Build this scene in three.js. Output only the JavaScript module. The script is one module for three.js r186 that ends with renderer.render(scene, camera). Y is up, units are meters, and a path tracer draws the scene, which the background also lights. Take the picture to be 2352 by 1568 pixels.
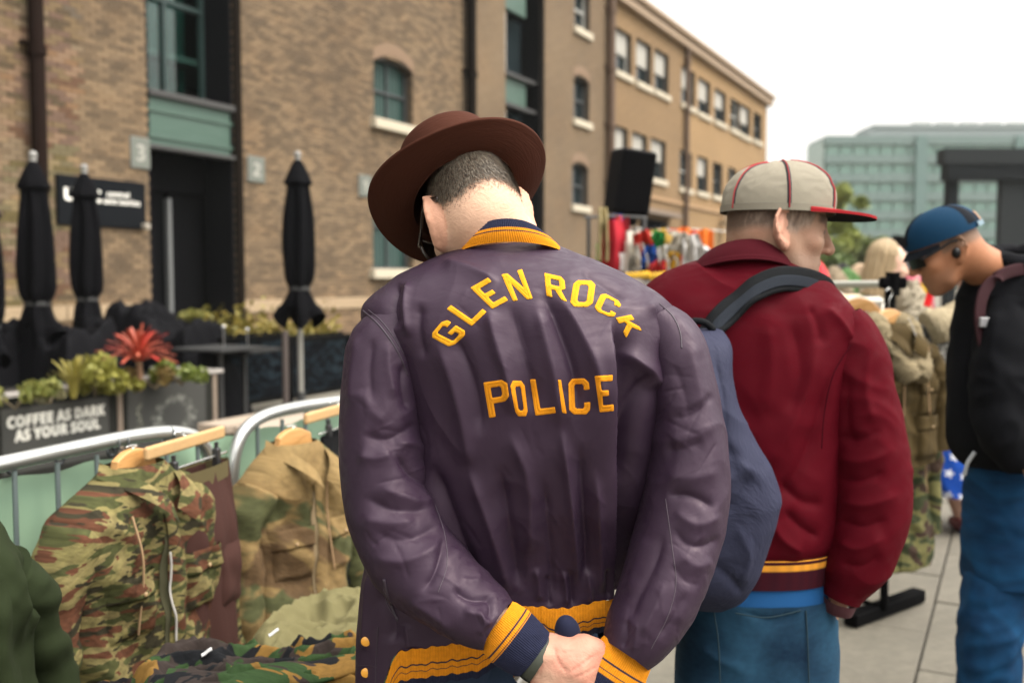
import * as THREE from 'three';
import { RoundedBoxGeometry } from 'three/addons/geometries/RoundedBoxGeometry.js';
import { ImprovedNoise } from 'three/addons/math/ImprovedNoise.js';

// ---------- camera, sky, sun, exposure ----------
const V3 = THREE.Vector3, scene = new THREE.Scene();
const EYE = 1.5, FPX = 2287, CX = 1176, CY = 784, PITCH = Math.atan(144 / FPX);
const camera = new THREE.PerspectiveCamera(2 * Math.atan(CY / FPX) * 180 / Math.PI, 1024 / 682, 0.05, 900);
camera.position.set(0, EYE, 0); camera.rotation.x = -PITCH;
camera.focus = 1.52; camera.userData.fStop = 3.4;
const renderer = new THREE.WebGLRenderer({ antialias: true });
renderer.toneMapping = THREE.LinearToneMapping; renderer.toneMappingExposure = 1.0;
renderer.shadowMap.enabled = true;
const SUN = new V3(0.55, 0.82, 0.16).normalize();
{ // overcast sky: brighter overhead and round the veiled sun
  const w = 256, h = 128, d = new Float32Array(w * h * 4), v = new V3();
  for (let j = 0; j < h; j++) for (let i = 0; i < w; i++) {
    const th = (j + .5) / h * Math.PI - Math.PI / 2, ph = (i + .5) / w * 2 * Math.PI - Math.PI;
    v.set(Math.cos(th) * Math.cos(ph), Math.sin(th), Math.cos(th) * Math.sin(ph));
    const up = Math.max(0, v.y), s = Math.max(0, v.dot(SUN));
    const L = v.y < -.02 ? .22 : 1.03 + 1.5 * up + 9 * Math.pow(s, 6), k = (j * w + i) * 4;
    d[k] = L * 1.0; d[k + 1] = L * .978; d[k + 2] = L * .935; d[k + 3] = 1;
  }
  const t = new THREE.DataTexture(d, w, h, THREE.RGBAFormat, THREE.FloatType);
  t.mapping = THREE.EquirectangularReflectionMapping; t.magFilter = t.minFilter = THREE.LinearFilter; t.needsUpdate = true;
  scene.background = t; scene.environment = t; scene.environmentIntensity = 1;
}
const sun = new THREE.DirectionalLight(0xffecd2, 1.5);
sun.position.copy(SUN).multiplyScalar(60); sun.castShadow = true; sun.shadow.radius = 34;
Object.assign(sun.shadow.camera, { left: -40, right: 40, top: 40, bottom: -40, far: 160 });
scene.add(sun, sun.target);

// ---------- helpers ----------
const rng = s => () => { s = (s + 0x6d2b79f5) | 0; let t = Math.imul(s ^ (s >>> 15), 1 | s); t = (t + Math.imul(t ^ (t >>> 7), 61 | t)) ^ t; return ((t ^ (t >>> 14)) >>> 0) / 4294967296; };
const PN = new ImprovedNoise(), N3 = (x, y, z = 0) => PN.noise(x + 31.7, y + 17.3, z + 7.1);
const fbm = (x, y, z = 0, o = 4) => { let a = .5, s = 0; for (let i = 0; i < o; i++) { s += a * N3(x, y, z); x *= 2.03; y *= 2.03; z *= 2.03; a *= .5; } return s; };
const lerp = (a, b, t) => a + (b - a) * t, clamp = (x, a = 0, b = 1) => Math.min(b, Math.max(a, x));
const sst = (a, b, x) => { const t = clamp((x - a) / (b - a)); return t * t * (3 - 2 * t); };
const CP = Math.cos(PITCH), SP = Math.sin(PITCH);
function ray(px, py) { const x = (px - CX) / FPX, y = -(py - CY) / FPX; return new V3(x, y * CP - SP, -CP - y * SP); }
const Q = (px, py, zd) => { const r = ray(px, py); return r.multiplyScalar(-zd / r.z).add(camera.position); };        // on the upright plane zd in front
function toPx(p) { const dx = p.x, dy = p.y - EYE, dz = p.z, yy = dy * CP - dz * SP, zz = dy * SP + dz * CP; return [CX + FPX * dx / -zz, CY - FPX * yy / -zz]; }
// everything along the old warehouse runs parallel to it: local x goes away along the wall, local z towards the market
const ANG = Math.atan((2335 - CX) / FPX), E = new V3(Math.sin(ANG), 0, -Math.cos(ANG)), NN = new V3(Math.cos(ANG), 0, Math.sin(ANG)), TURN = Math.PI / 2 - ANG;
function G(px, py, D) { const r = ray(px, py), t = -D / r.dot(NN), p = r.clone().multiplyScalar(t); return [p.dot(E), p.y + EYE]; }
const at = (s, D) => NN.clone().multiplyScalar(-D).addScaledVector(E, s);
const P3 = (px, py, d) => Q(px, py, d);
const counts = {};
const numbered = n => { const c = counts[n] = (counts[n] ?? -1) + 1; return c ? n + '_' + String(c).padStart(3, '0') : n; };
function tag(o, label, category, group) { o.userData.label = label; o.userData.category = category; if (group) o.userData.group = group; return o; }
function thing(name, label, category, pos = [0, 0, 0], turn = 0, group) {
  const o = new THREE.Group(); o.name = numbered(name); o.position.set(...(pos.isVector3 ? pos.toArray() : pos)); o.rotation.y = turn; scene.add(o);
  return tag(o, label, category, group);
}
function part(name, geo, mat, parent) {
  const m = new THREE.Mesh(Array.isArray(geo) ? merge(geo) : geo, mat); m.name = parent && parent !== scene ? name : numbered(name);
  m.castShadow = m.receiveShadow = true; (parent || scene).add(m); return m;
}
const struct = (name, geo, mat, parent) => { const m = part(name, geo, mat, parent); m.userData.kind = 'structure'; return m; };
function merge(list) {
  let nv = 0, ni = 0; const col = list.some(g => g.attributes.color);
  for (const g of list) { nv += g.attributes.position.count; ni += g.index ? g.index.count : g.attributes.position.count; if (!g.attributes.normal) g.computeVertexNormals(); }
  const p = new Float32Array(nv * 3), n = new Float32Array(nv * 3), u = new Float32Array(nv * 2), c = col && new Float32Array(nv * 3).fill(1), ix = new Uint32Array(ni);
  let v = 0, k = 0;
  for (const g of list) {
    const a = g.attributes, q = a.position.count; p.set(a.position.array.subarray(0, q * 3), v * 3); n.set(a.normal.array.subarray(0, q * 3), v * 3);
    if (a.uv) u.set(a.uv.array, v * 2); if (a.color) c.set(a.color.array, v * 3);
    if (g.index) for (let i = 0; i < g.index.count; i++) ix[k++] = g.index.array[i] + v; else for (let i = 0; i < q; i++) ix[k++] = i + v;
    v += q;
  }
  const r = new THREE.BufferGeometry(); r.setAttribute('position', new THREE.BufferAttribute(p, 3)); r.setAttribute('normal', new THREE.BufferAttribute(n, 3)); r.setAttribute('uv', new THREE.BufferAttribute(u, 2));
  if (col) r.setAttribute('color', new THREE.BufferAttribute(c, 3)); r.setIndex(new THREE.BufferAttribute(ix, 1)); return r;
}
const box = (w, h, d, x = 0, y = 0, z = 0, r = 0) => (r ? new RoundedBoxGeometry(w, h, d, 2, r) : new THREE.BoxGeometry(w, h, d)).translate(x, y, z);
const cyl = (r1, r2, h, x = 0, y = 0, z = 0, n = 16) => new THREE.CylinderGeometry(r1, r2, h, n).translate(x, y, z);
const ball = (r, x, y, z, sx = 1, sy = 1, sz = 1, n = 16) => new THREE.SphereGeometry(r, n, n * .75 | 0).scale(sx, sy, sz).translate(x, y, z);
// a surface of nu x nv cells from f(u, v) -> [x, y, z]; cu closes it round u
function surf(nu, nv, f, cu = false, flip = false, us = 1, vs = 1) {
  const W = nu + 1, p = new Float32Array(W * (nv + 1) * 3), uv = new Float32Array(W * (nv + 1) * 2), ix = new Uint32Array(nu * nv * 6);
  for (let j = 0; j <= nv; j++) for (let i = 0; i <= nu; i++) {
    const k = j * W + i, q = f(cu && i === nu ? 0 : i / nu, j / nv);
    if (q.isVector3) { p[k * 3] = q.x; p[k * 3 + 1] = q.y; p[k * 3 + 2] = q.z; } else { p[k * 3] = q[0]; p[k * 3 + 1] = q[1]; p[k * 3 + 2] = q[2]; }
    uv[k * 2] = i / nu * us; uv[k * 2 + 1] = j / nv * vs;
  }
  let t = 0;
  for (let j = 0; j < nv; j++) for (let i = 0; i < nu; i++) {
    const a = j * W + i, b = a + 1, c = a + W, d = c + 1;
    if (flip) { ix[t++] = a; ix[t++] = c; ix[t++] = b; ix[t++] = b; ix[t++] = c; ix[t++] = d; } else { ix[t++] = a; ix[t++] = b; ix[t++] = c; ix[t++] = b; ix[t++] = d; ix[t++] = c; }
  }
  const g = new THREE.BufferGeometry(); g.setAttribute('position', new THREE.BufferAttribute(p, 3)); g.setAttribute('uv', new THREE.BufferAttribute(uv, 2)); g.setIndex(new THREE.BufferAttribute(ix, 1));
  g.userData = { nu, nv, cu }; return normals(g);
}
function normals(g) {
  g.computeVertexNormals();
  if (g.userData.cu) { const { nu, nv } = g.userData, n = g.attributes.normal, W = nu + 1, v = new V3(), w = new V3();
    for (let j = 0; j <= nv; j++) { v.fromBufferAttribute(n, j * W).add(w.fromBufferAttribute(n, j * W + nu)).normalize(); n.setXYZ(j * W, v.x, v.y, v.z); n.setXYZ(j * W + nu, v.x, v.y, v.z); } }
  return g;
}
const spline = pts => { const c = new THREE.CatmullRomCurve3(pts.map(p => p.isVector3 ? p : new V3(...p)), false, 'centripetal'); return c; };
// values that run smoothly through rows of numbers, t in 0..1
function track(rows) { const n = rows.length - 1; return t => { const x = clamp(t) * n, i = Math.min(n - 1, Math.floor(x)), f = x - i, A = rows[Math.max(0, i - 1)], B = rows[i], C = rows[i + 1], D = rows[Math.min(n, i + 2)];
  return B.map((b, k) => { const m0 = (C[k] - A[k]) / 2, m1 = (D[k] - b) / 2, f2 = f * f, f3 = f2 * f; return (2 * f3 - 3 * f2 + 1) * b + (f3 - 2 * f2 + f) * m0 + (3 * f2 - 2 * f3) * C[k] + (f3 - f2) * m1; }); }; }
// round bar along points, r number or r(t); ends closed
function tube(pts, r, n = 24, m = 10, flat = 1) {
  const c = spline(pts), rr = typeof r === 'number' ? () => r : r, fr = c.computeFrenetFrames(n, false), P = c.getSpacedPoints(n);
  return surf(m, n + 2, (u, v) => { const j = clamp(Math.round(v * (n + 2)) - 1, 0, n), e = (v === 0 || v === 1) ? 0.001 : 1, a = u * 2 * Math.PI;
    return P[j].clone().addScaledVector(fr.normals[j], Math.cos(a) * rr(j / n) * e).addScaledVector(fr.binormals[j], Math.sin(a) * rr(j / n) * e * flat); }, true, true);
}
const ribbon = (pts, w, th, n = 24, dir = new V3(1, 0, 0)) => { // flat strap along points, width along dir
  const c = spline(pts), P = c.getSpacedPoints(n), T = i => c.getTangentAt(i / n);
  return surf(12, n + 2, (u, v) => { const j = clamp(Math.round(v * (n + 2)) - 1, 0, n), e = (v === 0 || v === 1) ? 0 : 1, a = u * 2 * Math.PI, t = T(j), d = (dir.isVector3 ? dir : dir(j / n)).clone().addScaledVector(t, -(dir.isVector3 ? dir : dir(j / n)).dot(t)).normalize(), nn = new V3().crossVectors(t, d);
    const sx = Math.sign(Math.cos(a)) * Math.pow(Math.abs(Math.cos(a)), .35), sy = Math.sign(Math.sin(a)) * Math.pow(Math.abs(Math.sin(a)), .6);
    return P[j].clone().addScaledVector(d, sx * w / 2 * e).addScaledVector(nn, sy * th / 2 * e); }, true, true);
};
function planar(g, sx = 1, sy = 1, ax = 0, ay = 1) { const p = g.attributes.position, u = new Float32Array(p.count * 2); for (let i = 0; i < p.count; i++) { u[i * 2] = p.getComponent(i, ax) * sx; u[i * 2 + 1] = p.getComponent(i, ay) * sy; } g.setAttribute('uv', new THREE.BufferAttribute(u, 2)); return g; }
function boxUV(g, k = 1) { // metres on every side of a box-like shape
  const p = g.attributes.position, n = g.attributes.normal, u = new Float32Array(p.count * 2);
  for (let i = 0; i < p.count; i++) { const a = Math.abs(n.getX(i)), b = Math.abs(n.getY(i)), c = Math.abs(n.getZ(i)), x = p.getX(i), y = p.getY(i), z = p.getZ(i); const [s, t] = b > a && b > c ? [x, z] : a > c ? [z, y] : [x, y]; u[i * 2] = s * k; u[i * 2 + 1] = t * k; }
  g.setAttribute('uv', new THREE.BufferAttribute(u, 2)); return g;
}
function bend(g, f) { const p = g.attributes.position, v = new V3(); for (let i = 0; i < p.count; i++) { v.fromBufferAttribute(p, i); f(v, i); p.setXYZ(i, v.x, v.y, v.z); } p.needsUpdate = true; return normals(g); }
function paint(g, f) { const p = g.attributes.position, n = g.attributes.normal, c = new Float32Array(p.count * 3), v = new V3(), w = new V3(); for (let i = 0; i < p.count; i++) { v.fromBufferAttribute(p, i); if (n) w.fromBufferAttribute(n, i); const q = f(v, w, i); c[i * 3] = q[0]; c[i * 3 + 1] = q[1]; c[i * 3 + 2] = q[2]; } g.setAttribute('color', new THREE.BufferAttribute(c, 3)); return g; }
const mixc = (a, b, t) => [lerp(a[0], b[0], t), lerp(a[1], b[1], t), lerp(a[2], b[2], t)];
// signed-distance solids, meshed by surface nets
function solid(lo, hi, cell, f) {
  const n = [0, 1, 2].map(k => Math.ceil((hi[k] - lo[k]) / cell) + 1), [nx, ny, nz] = n, D = new Float32Array(nx * ny * nz), id = new Int32Array(nx * ny * nz).fill(-1), pos = [], ix = [];
  let q = 0; for (let k = 0; k < nz; k++) for (let j = 0; j < ny; j++) for (let i = 0; i < nx; i++) D[q++] = f(lo[0] + i * cell, lo[1] + j * cell, lo[2] + k * cell);
  const sx = 1, sy = nx, sz = nx * ny, off = [0, sx, sy, sx + sy, sz, sx + sz, sy + sz, sx + sy + sz];
  for (let k = 0; k < nz - 1; k++) for (let j = 0; j < ny - 1; j++) for (let i = 0; i < nx - 1; i++) {
    const b = i + j * sy + k * sz; let m = 0; for (let c = 0; c < 8; c++) if (D[b + off[c]] < 0) m |= 1 << c; if (m === 0 || m === 255) continue;
    let x = 0, y = 0, z = 0, t = 0;
    for (let a = 0; a < 8; a++) for (const s of [1, 2, 4]) { const c = a | s; if (c === a) continue; const da = D[b + off[a]], db = D[b + off[c]]; if ((da < 0) === (db < 0)) continue; const w = da / (da - db); x += (a & 1) + (s === 1 ? w : 0); y += ((a >> 1) & 1) + (s === 2 ? w : 0); z += ((a >> 2) & 1) + (s === 4 ? w : 0); t++; }
    id[b] = pos.length / 3; pos.push(lo[0] + (i + x / t) * cell, lo[1] + (j + y / t) * cell, lo[2] + (k + z / t) * cell);
  }
  for (let k = 1; k < nz - 1; k++) for (let j = 1; j < ny - 1; j++) for (let i = 1; i < nx - 1; i++) {
    const b = i + j * sy + k * sz, ins = D[b] < 0;
    for (const [s, p1, p2] of [[sx, sy, sz], [sy, sz, sx], [sz, sx, sy]]) { if ((D[b + s] < 0) === ins) continue; const v0 = id[b - p1 - p2], v1 = id[b - p2], v2 = id[b], v3 = id[b - p1]; if (v0 < 0 || v1 < 0 || v2 < 0 || v3 < 0) continue; ins ? ix.push(v0, v1, v2, v0, v2, v3) : ix.push(v0, v2, v1, v0, v3, v2); }
  }
  const g = new THREE.BufferGeometry(); g.setAttribute('position', new THREE.BufferAttribute(new Float32Array(pos), 3)); g.setIndex(new THREE.BufferAttribute(new Uint32Array(ix), 1)); g.computeVertexNormals(); return g;
}
const smin = (a, b, k) => { const h = Math.max(k - Math.abs(a - b), 0) / k; return Math.min(a, b) - h * h * k * .25; }, smax = (a, b, k) => -smin(-a, -b, k);
const sdE = (x, y, z, cx, cy, cz, rx, ry, rz) => { const a = (x - cx) / rx, b = (y - cy) / ry, c = (z - cz) / rz, k0 = Math.hypot(a, b, c), k1 = Math.hypot(a / rx, b / ry, c / rz); return k1 < 1e-9 ? -Math.min(rx, ry, rz) : k0 * (k0 - 1) / k1; };
const sdC = (x, y, z, a, b, r1, r2 = r1) => { const bx = b[0] - a[0], by = b[1] - a[1], bz = b[2] - a[2], px = x - a[0], py = y - a[1], pz = z - a[2], h = clamp((px * bx + py * by + pz * bz) / (bx * bx + by * by + bz * bz + 1e-12)); return Math.hypot(px - bx * h, py - by * h, pz - bz * h) - lerp(r1, r2, h); };
// folds: strokes [height m, half-width, x0, y0, x1, y1, ...] drawn on the cloth in the units of key(p); skew > 0 makes one flank steep
function foldsAt(strokes) {
  const S = strokes.map(s => { const q = s.slice(2), pts = []; for (let i = 0; i < q.length; i += 2) pts.push(new V3(q[i], q[i + 1], 0)); const c = new THREE.CatmullRomCurve3(pts), n = Math.max(4, pts.length * 4), p = c.getPoints(n).flatMap(a => [a.x, a.y]), xs = p.filter((_, i) => i % 2 === 0), ys = p.filter((_, i) => i % 2), m = 3 * s[1]; return { h: s[0], w: s[1], p, b: [Math.min(...xs) - m, Math.max(...xs) + m, Math.min(...ys) - m, Math.max(...ys) + m] }; });
  return (x, y) => { let o = 0;
    for (const s of S) { if (x < s.b[0] || x > s.b[1] || y < s.b[2] || y > s.b[3]) continue; const p = s.p, n = p.length / 2 - 1; let best = 1e9, bt = 0, sd = 0;
      for (let i = 0; i < n; i++) { const ax = p[2 * i], ay = p[2 * i + 1], bx = p[2 * i + 2] - ax, by = p[2 * i + 3] - ay, h = clamp(((x - ax) * bx + (y - ay) * by) / (bx * bx + by * by)), dx = x - ax - bx * h, dy = y - ay - by * h, d = dx * dx + dy * dy; if (d < best) { best = d; bt = (i + h) / n; sd = bx * dy - by * dx; } }
      const w = s.w; if (best > 9 * w * w) continue; const e = Math.sqrt(best) / w; o += s.h * Math.exp(-1.5 * (Math.sqrt(e * e + .06) - .245)) * sst(0, .22, bt) * sst(1, .78, bt); }
    return o; };
}
// ---------- textures and materials ----------
function tex(w, h, f, srgb = false, rep = true) {
  const d = new Uint8Array(w * h * 4);
  for (let j = 0; j < h; j++) for (let i = 0; i < w; i++) { const c = f(i / w, j / h), k = (j * w + i) * 4; if (typeof c === 'number') d[k] = d[k + 1] = d[k + 2] = clamp(c) * 255; else for (let q = 0; q < 3; q++) d[k + q] = clamp(srgb ? Math.pow(clamp(c[q]), 1 / 2.2) : c[q]) * 255; d[k + 3] = 255; }
  const t = new THREE.DataTexture(d, w, h); t.magFilter = THREE.LinearFilter; t.minFilter = THREE.LinearFilter; if (rep) t.wrapS = t.wrapT = THREE.RepeatWrapping; if (srgb) t.colorSpace = THREE.SRGBColorSpace; t.needsUpdate = true; return t;
}
const rep = (t, x, y = x) => { const c = t.clone(); c.repeat.set(x, y); c.needsUpdate = true; return c; };
// noise that repeats without a seam over u, v in 0..1
const tn = (u, v, f, o = 3, z = 0) => { const a = u * 2 * Math.PI, b = v * 2 * Math.PI, r = f / 6.283; return fbm(Math.cos(a) * r + z, Math.sin(a) * r + Math.cos(b) * r * 1.3, Math.sin(b) * r * 1.3 + z * .7, o); };
const grain = tex(256, 256, (u, v) => .5 + tn(u, v, 9, 5)), mottle = tex(256, 256, (u, v) => .78 + .5 * tn(u, v, 6, 4, 3));
const weave = tex(256, 256, (u, v) => { const x = u * 64, y = v * 64, s = (Math.floor(x) + Math.floor(y)) & 1; return .5 + .3 * (s ? Math.sin(x % 1 * Math.PI) : Math.sin(y % 1 * Math.PI)) - .15 + .35 * tn(u, v, 30, 2); });
const crumple = tex(512, 512, (u, v) => .5 + .5 * (.5 - 2 * Math.abs(tn(u, v, 7, 2, 3))) * .7 + .25 * (.5 - 2 * Math.abs(tn(u, v, 15, 2, 9))) + .10 * tn(u, v, 90, 2, 5));
const lin = c => new THREE.Color().setRGB(...c);
const mat = (c, r = .8, o = {}) => new THREE.MeshStandardMaterial({ color: lin(c), roughness: r, ...o });
const phys = (c, r = .8, o = {}) => new THREE.MeshPhysicalMaterial({ color: lin(c), roughness: r, ...o });
const cloth = (c, r = .85, o = {}) => { const { sheen = 0, sc = [.8, .8, .8], bs = .0006, br = 14, ...q } = o; return phys(c, r, { sheen, sheenRoughness: .5, sheenColor: lin(sc), bumpMap: rep(weave, br), bumpScale: bs, specularIntensity: .22, ...q }); };
const VC = { vertexColors: true };
const inky = (c, r = .85, o = {}) => phys(c.map(x => x * .6), r, { specularIntensity: .06, ...o });
function canvasTex(w, h, draw) { const c = document.createElement('canvas'); c.width = w; c.height = h; draw(c.getContext('2d'), w, h); const t = new THREE.CanvasTexture(c); t.colorSpace = THREE.SRGBColorSpace; return t; }
// ---------- the setting ----------
// ground: one sheet to the horizon, with real slabs where they can be told apart
const pave = rep(tex(512, 512, (u, v) => { const a = tn(u, v, 5, 4), b = tn(u, v, 40, 3, 2), k = .095 + .03 * a + .03 * b; return [k * 1.2, k * 1.03, k * .74]; }, true), .45);
const groundM = mat([1, 1, 1], .85, { map: pave, bumpMap: rep(grain, 3), bumpScale: .002 });
{
  const g = new THREE.PlaneGeometry(1600, 1600, 8, 8).rotateX(-Math.PI / 2); planar(g, 1, 1, 0, 2);
  struct('ground', g.translate(0, -.06, 0), groundM);
  const p = struct('paving', planar(new THREE.PlaneGeometry(60, 70).rotateX(-Math.PI / 2), 1, 1, 0, 2).translate(0, -.02, -20), mat([.075, .068, .055], .95));
  const slabs = new THREE.Group(); // laid parallel to the warehouse
  const mats = [0, 1, 2, 3].map(i => mat([.95, .99, 1.05, 1.1].map((x, k) => x * [.96, 1.04, 1, .99][i])
    .slice(0, 3), .85, { map: pave, bumpMap: rep(grain, 3), bumpScale: .002 }));
  const R = rng(5), L = .9, Wd = .6, far = [];
  const base = boxUV(box(L - .009, .05, Wd - .009, 0, 0, 0, .006));
  const variants = [0, 1, 2, 3].map(i => { const c = base.clone(), u = c.attributes.uv; for (let k = 0; k < u.count; k++) u.setXY(k, u.getX(k) + i * .37, u.getY(k) + i * .61); return c; });
  let n = 0;
  for (let r = -20; r < 46; r++) for (let c = -6; c < 34; c++) {
    const s = c * L + (r % 2 ? L / 2 : 0), D = r * Wd - 16 + 20, q = at(s, D - 4); q.y = -.024 + (R() - .5) * .006;
    if (q.z > 1 || q.z < -26) continue; const [x, y] = toPx(q);
    const seen = q.z < -3 && x > 1850 && x < 2360 && y < 1640 && y > 1040, m = R() * 4 | 0;
    if (seen && n < 290) { n++; const t = part('paving_slab', variants[m], mats[R() * 4 | 0], p); t.position.copy(q); t.rotation.y = TURN; }
    else far.push([q, R()]);
  }
  const im = new THREE.InstancedMesh(base, mats[2], far.length), M4 = new THREE.Matrix4(), qr = new THREE.Quaternion().setFromAxisAngle(new V3(0, 1, 0), TURN), one = new V3(1, 1, 1), cc = new THREE.Color();
  far.forEach(([q, k], i) => { im.setMatrixAt(i, M4.compose(q, qr, one)); im.setColorAt(i, cc.setScalar(.9 + .2 * k)); });
  im.name = 'paving_slabs'; im.userData.kind = 'stuff'; im.castShadow = im.receiveShadow = true; p.add(im);
}
// ---------- brick warehouse ----------
const DW = 12;
const GW = (px, py, D = DW) => G(px, py, D);
const brickC = (s, y, k) => { // colour of the old stock bricks: blotches of tan, brown, soot and orange
  const a = fbm(s * .35, y * .4, 3) * 1.5, b = fbm(s * 1.3, y * 2.2, 9) * 1.4, low = sst(1.6, .3, y);
  let c = mixc([.118, .078, .043], [.155, .106, .060], clamp(.5 + a)); c = mixc(c, [.062, .046, .031], clamp(-.04 + b * .4)); c = mixc(c, [.21, .12, .054], clamp(-b * .7 - .05) * .5);
  c = mixc(c, [.25, .155, .082], low * .5); const f = .62 + .76 * k; return c.map(x => x * f);
};
{
  const wh = thing('brick_warehouse', 'long old brown brick warehouse with tall dark doorway and sash windows', 'building', at(0, DW), TURN);
  const S = px => GW(px, 600)[0], O = []; // openings [s0, s1, y0, y1, arch]
  const opening = (x0, x1, yt, yb, arch = 0, ye) => { const [a, t] = GW(x0, yt), b = S(x1), y = GW(x0, yb)[1]; const o = [a, b, y, t, arch]; O.push(o); return o; };
  const rect = (x0, x1, yt, yb) => [S(x0), S(x1), GW(x0, yb)[1], GW(x0, yt)[1]];
  const gate = (() => { const o = [S(346), S(541), 0, 7.6, 0]; O.push(o); return o; })();
  const bay = (() => { const o = [S(1161), S(1241), 2.2, 12, 0]; O.push(o); return o; })();
  const sash1 = opening(858, 950, 122, 272, 1), sash2 = opening(855, 950, 408, 618);
  const slits = [opening(1320, 1352, -40, 60, 1), opening(1318, 1352, 168, 272, 1), opening(1314, 1350, 370, 470, 1)];
  const up = [[1413, 1447, 58, 160], [1462, 1492, 84, 186], [1504, 1532, 108, 206], [1566, 1592, 148, 236], [1604, 1627, 174, 257], [1642, 1663, 200, 276], [1678, 1695, 222, 294], [1701, 1719, 236, 307], [1731, 1745, 254, 320]];
  const down = [[1406, 1440, 283, 385], [1453, 1484, 300, 398], [1496, 1527, 314, 408], [1562, 1587, 342, 430], [1602, 1624, 356, 439], [1638, 1657, 370, 448], [1673, 1689, 382, 456], [1699, 1714, 390, 462], [1726, 1739, 398, 468]];
  const small = [...up, ...down].map(a => opening(...a));
  const garage = (() => { const o = [S(1468), S(1532), 0, GW(1468, 497)[1], 0]; O.push(o); return o; })();
  const sEnd = S(1757), sJoin = S(1391), sPipe2 = S(1070), top = GW(1600, 122)[1], s0 = -14;
  // the two lengths of wall, with real openings
  const wallShape = (a, b, h) => { const sh = new THREE.Shape([[a, -.3], [b, -.3], [b, h], [a, h]].map(p => new THREE.Vector2(...p)));
    for (const o of O) { if (o[0] < a || o[1] > b) continue; const y1 = Math.min(o[3], h - .1), y0 = Math.max(o[2], -.25), k = o[4] ? (o[1] - o[0]) * .10 : 0, hl = new THREE.Path(); hl.moveTo(o[0], y0); hl.lineTo(o[1], y0); hl.lineTo(o[1], y1 - k); if (k) hl.quadraticCurveTo((o[0] + o[1]) / 2, y1 + k, o[0], y1 - k); else hl.lineTo(o[0], y1); hl.lineTo(o[0], y0); sh.holes.push(hl); } return sh; };
  const brickTex = tex(512, 512, (u, v) => { const r = v * 13, row = Math.floor(r), x = (u * 4.4444 * 1 + (row & 1 ? .5 : 0)), fx = (u * 4 + (row & 1 ? .5 : 0)) % 1, fy = r % 1, j = fx < .045 || fy < .13, h = N3(Math.floor(u * 4 + (row & 1 ? .5 : 0)) % 4 * 7.3, row * 3.1) * .5 + .5; const k = j ? .8 : .72 + .5 * h; return [k, k * .99, k * .97]; }, true);
  const brickBump = tex(512, 512, (u, v) => { const r = v * 13, row = Math.floor(r), fx = (u * 4 + (row & 1 ? .5 : 0)) % 1, fy = r % 1; return fx < .045 || fy < .13 ? .2 : .75 + .2 * N3(u * 90, v * 90); });
  const bm = { map: rep(brickTex, 1 / .9, 1 / .975), bumpMap: rep(brickBump, 1 / .9, 1 / .975), bumpScale: .012, ...VC };
  const mortarM = mat([.055, .042, .03], .95, { bumpMap: rep(grain, 2), bumpScale: .01 }), farM = mat([1, 1, 1], .95, bm);
  const wallPiece = (a, b, h, z, m, deep, cf) => { const g = new THREE.ExtrudeGeometry(wallShape(a, b, h), { depth: deep, bevelEnabled: false, curveSegments: 6 }).translate(0, 0, z - deep); return g; };
  struct('wall', wallPiece(s0, sPipe2, 14, -.012, mortarM, .55), mortarM, wh);
  // tinted grids for the farther wall: the face is cut fine enough to carry blotches of soot
  const faceGrid = (a, b, h, cf) => { // quads that miss the openings
    const xs = new Set([a, b]), ys = new Set([0, h]); for (let x = a; x < b; x += .5) xs.add(x); for (let y = 0; y < h; y += .5) ys.add(y);
    for (const o of O) if (o[1] > a && o[0] < b) { xs.add(o[0]); xs.add(o[1]); ys.add(clamp(o[2], 0, h)); ys.add(clamp(o[3], 0, h)); }
    const X = [...xs].sort((p, q) => p - q), Y = [...ys].sort((p, q) => p - q), P = [], U = [], C = [], I = [];
    for (let i = 0; i < X.length - 1; i++) for (let j = 0; j < Y.length - 1; j++) { const mx = (X[i] + X[i + 1]) / 2, my = (Y[j] + Y[j + 1]) / 2; if (O.some(o => mx > o[0] && mx < o[1] && my > o[2] && my < o[3])) continue; const n = P.length / 3; for (const [x, y] of [[X[i], Y[j]], [X[i + 1], Y[j]], [X[i + 1], Y[j + 1]], [X[i], Y[j + 1]]]) { P.push(x, y, 0); U.push(x, y); C.push(...cf(x, y)); } I.push(n, n + 1, n + 2, n, n + 2, n + 3); }
    const g = new THREE.BufferGeometry(); g.setAttribute('position', new THREE.BufferAttribute(new Float32Array(P), 3)); g.setAttribute('uv', new THREE.BufferAttribute(new Float32Array(U), 2)); g.setAttribute('color', new THREE.BufferAttribute(new Float32Array(C), 3)); g.setIndex(I); g.computeVertexNormals(); return g;
  };
  const cA = (x, y) => brickC(x, y, .5), cB = (x, y) => { const a = fbm(x * .2, y * .5, 4) * 1.3, l = S(1572); let c = x < l ? mixc([.215, .134, .062], [.17, .106, .05], clamp(.5 + a)) : mixc([.285, .178, .080], [.235, .145, .064], clamp(.5 + a)); return c; };
  struct('wall', wallPiece(sPipe2, sJoin, 14, -.012, farM, .55), mortarM, wh); struct('wall', faceGrid(sPipe2, sJoin, 14, cA), farM, wh);
  struct('wall', wallPiece(sJoin, sEnd, top, -.012, farM, .55), mortarM, wh); struct('wall', faceGrid(sJoin, sEnd, top, cB), farM, wh);
  const far = at(0, 0); struct('wall', [box(.5, top, 12, sEnd - .26, top / 2, -6.6)], mat([.4, .25, .12], .95), wh); // end wall
  struct('wall', box(sEnd - s0, 14, .3, (sEnd + s0) / 2, 7, -12), mortarM, wh); // back wall
  struct('roof', [box(sEnd - sJoin + .6, .22, 12.6, (sEnd + sJoin) / 2 + .1, top + .3, -6)], mat([.16, .15, .14], .8), wh);
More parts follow.
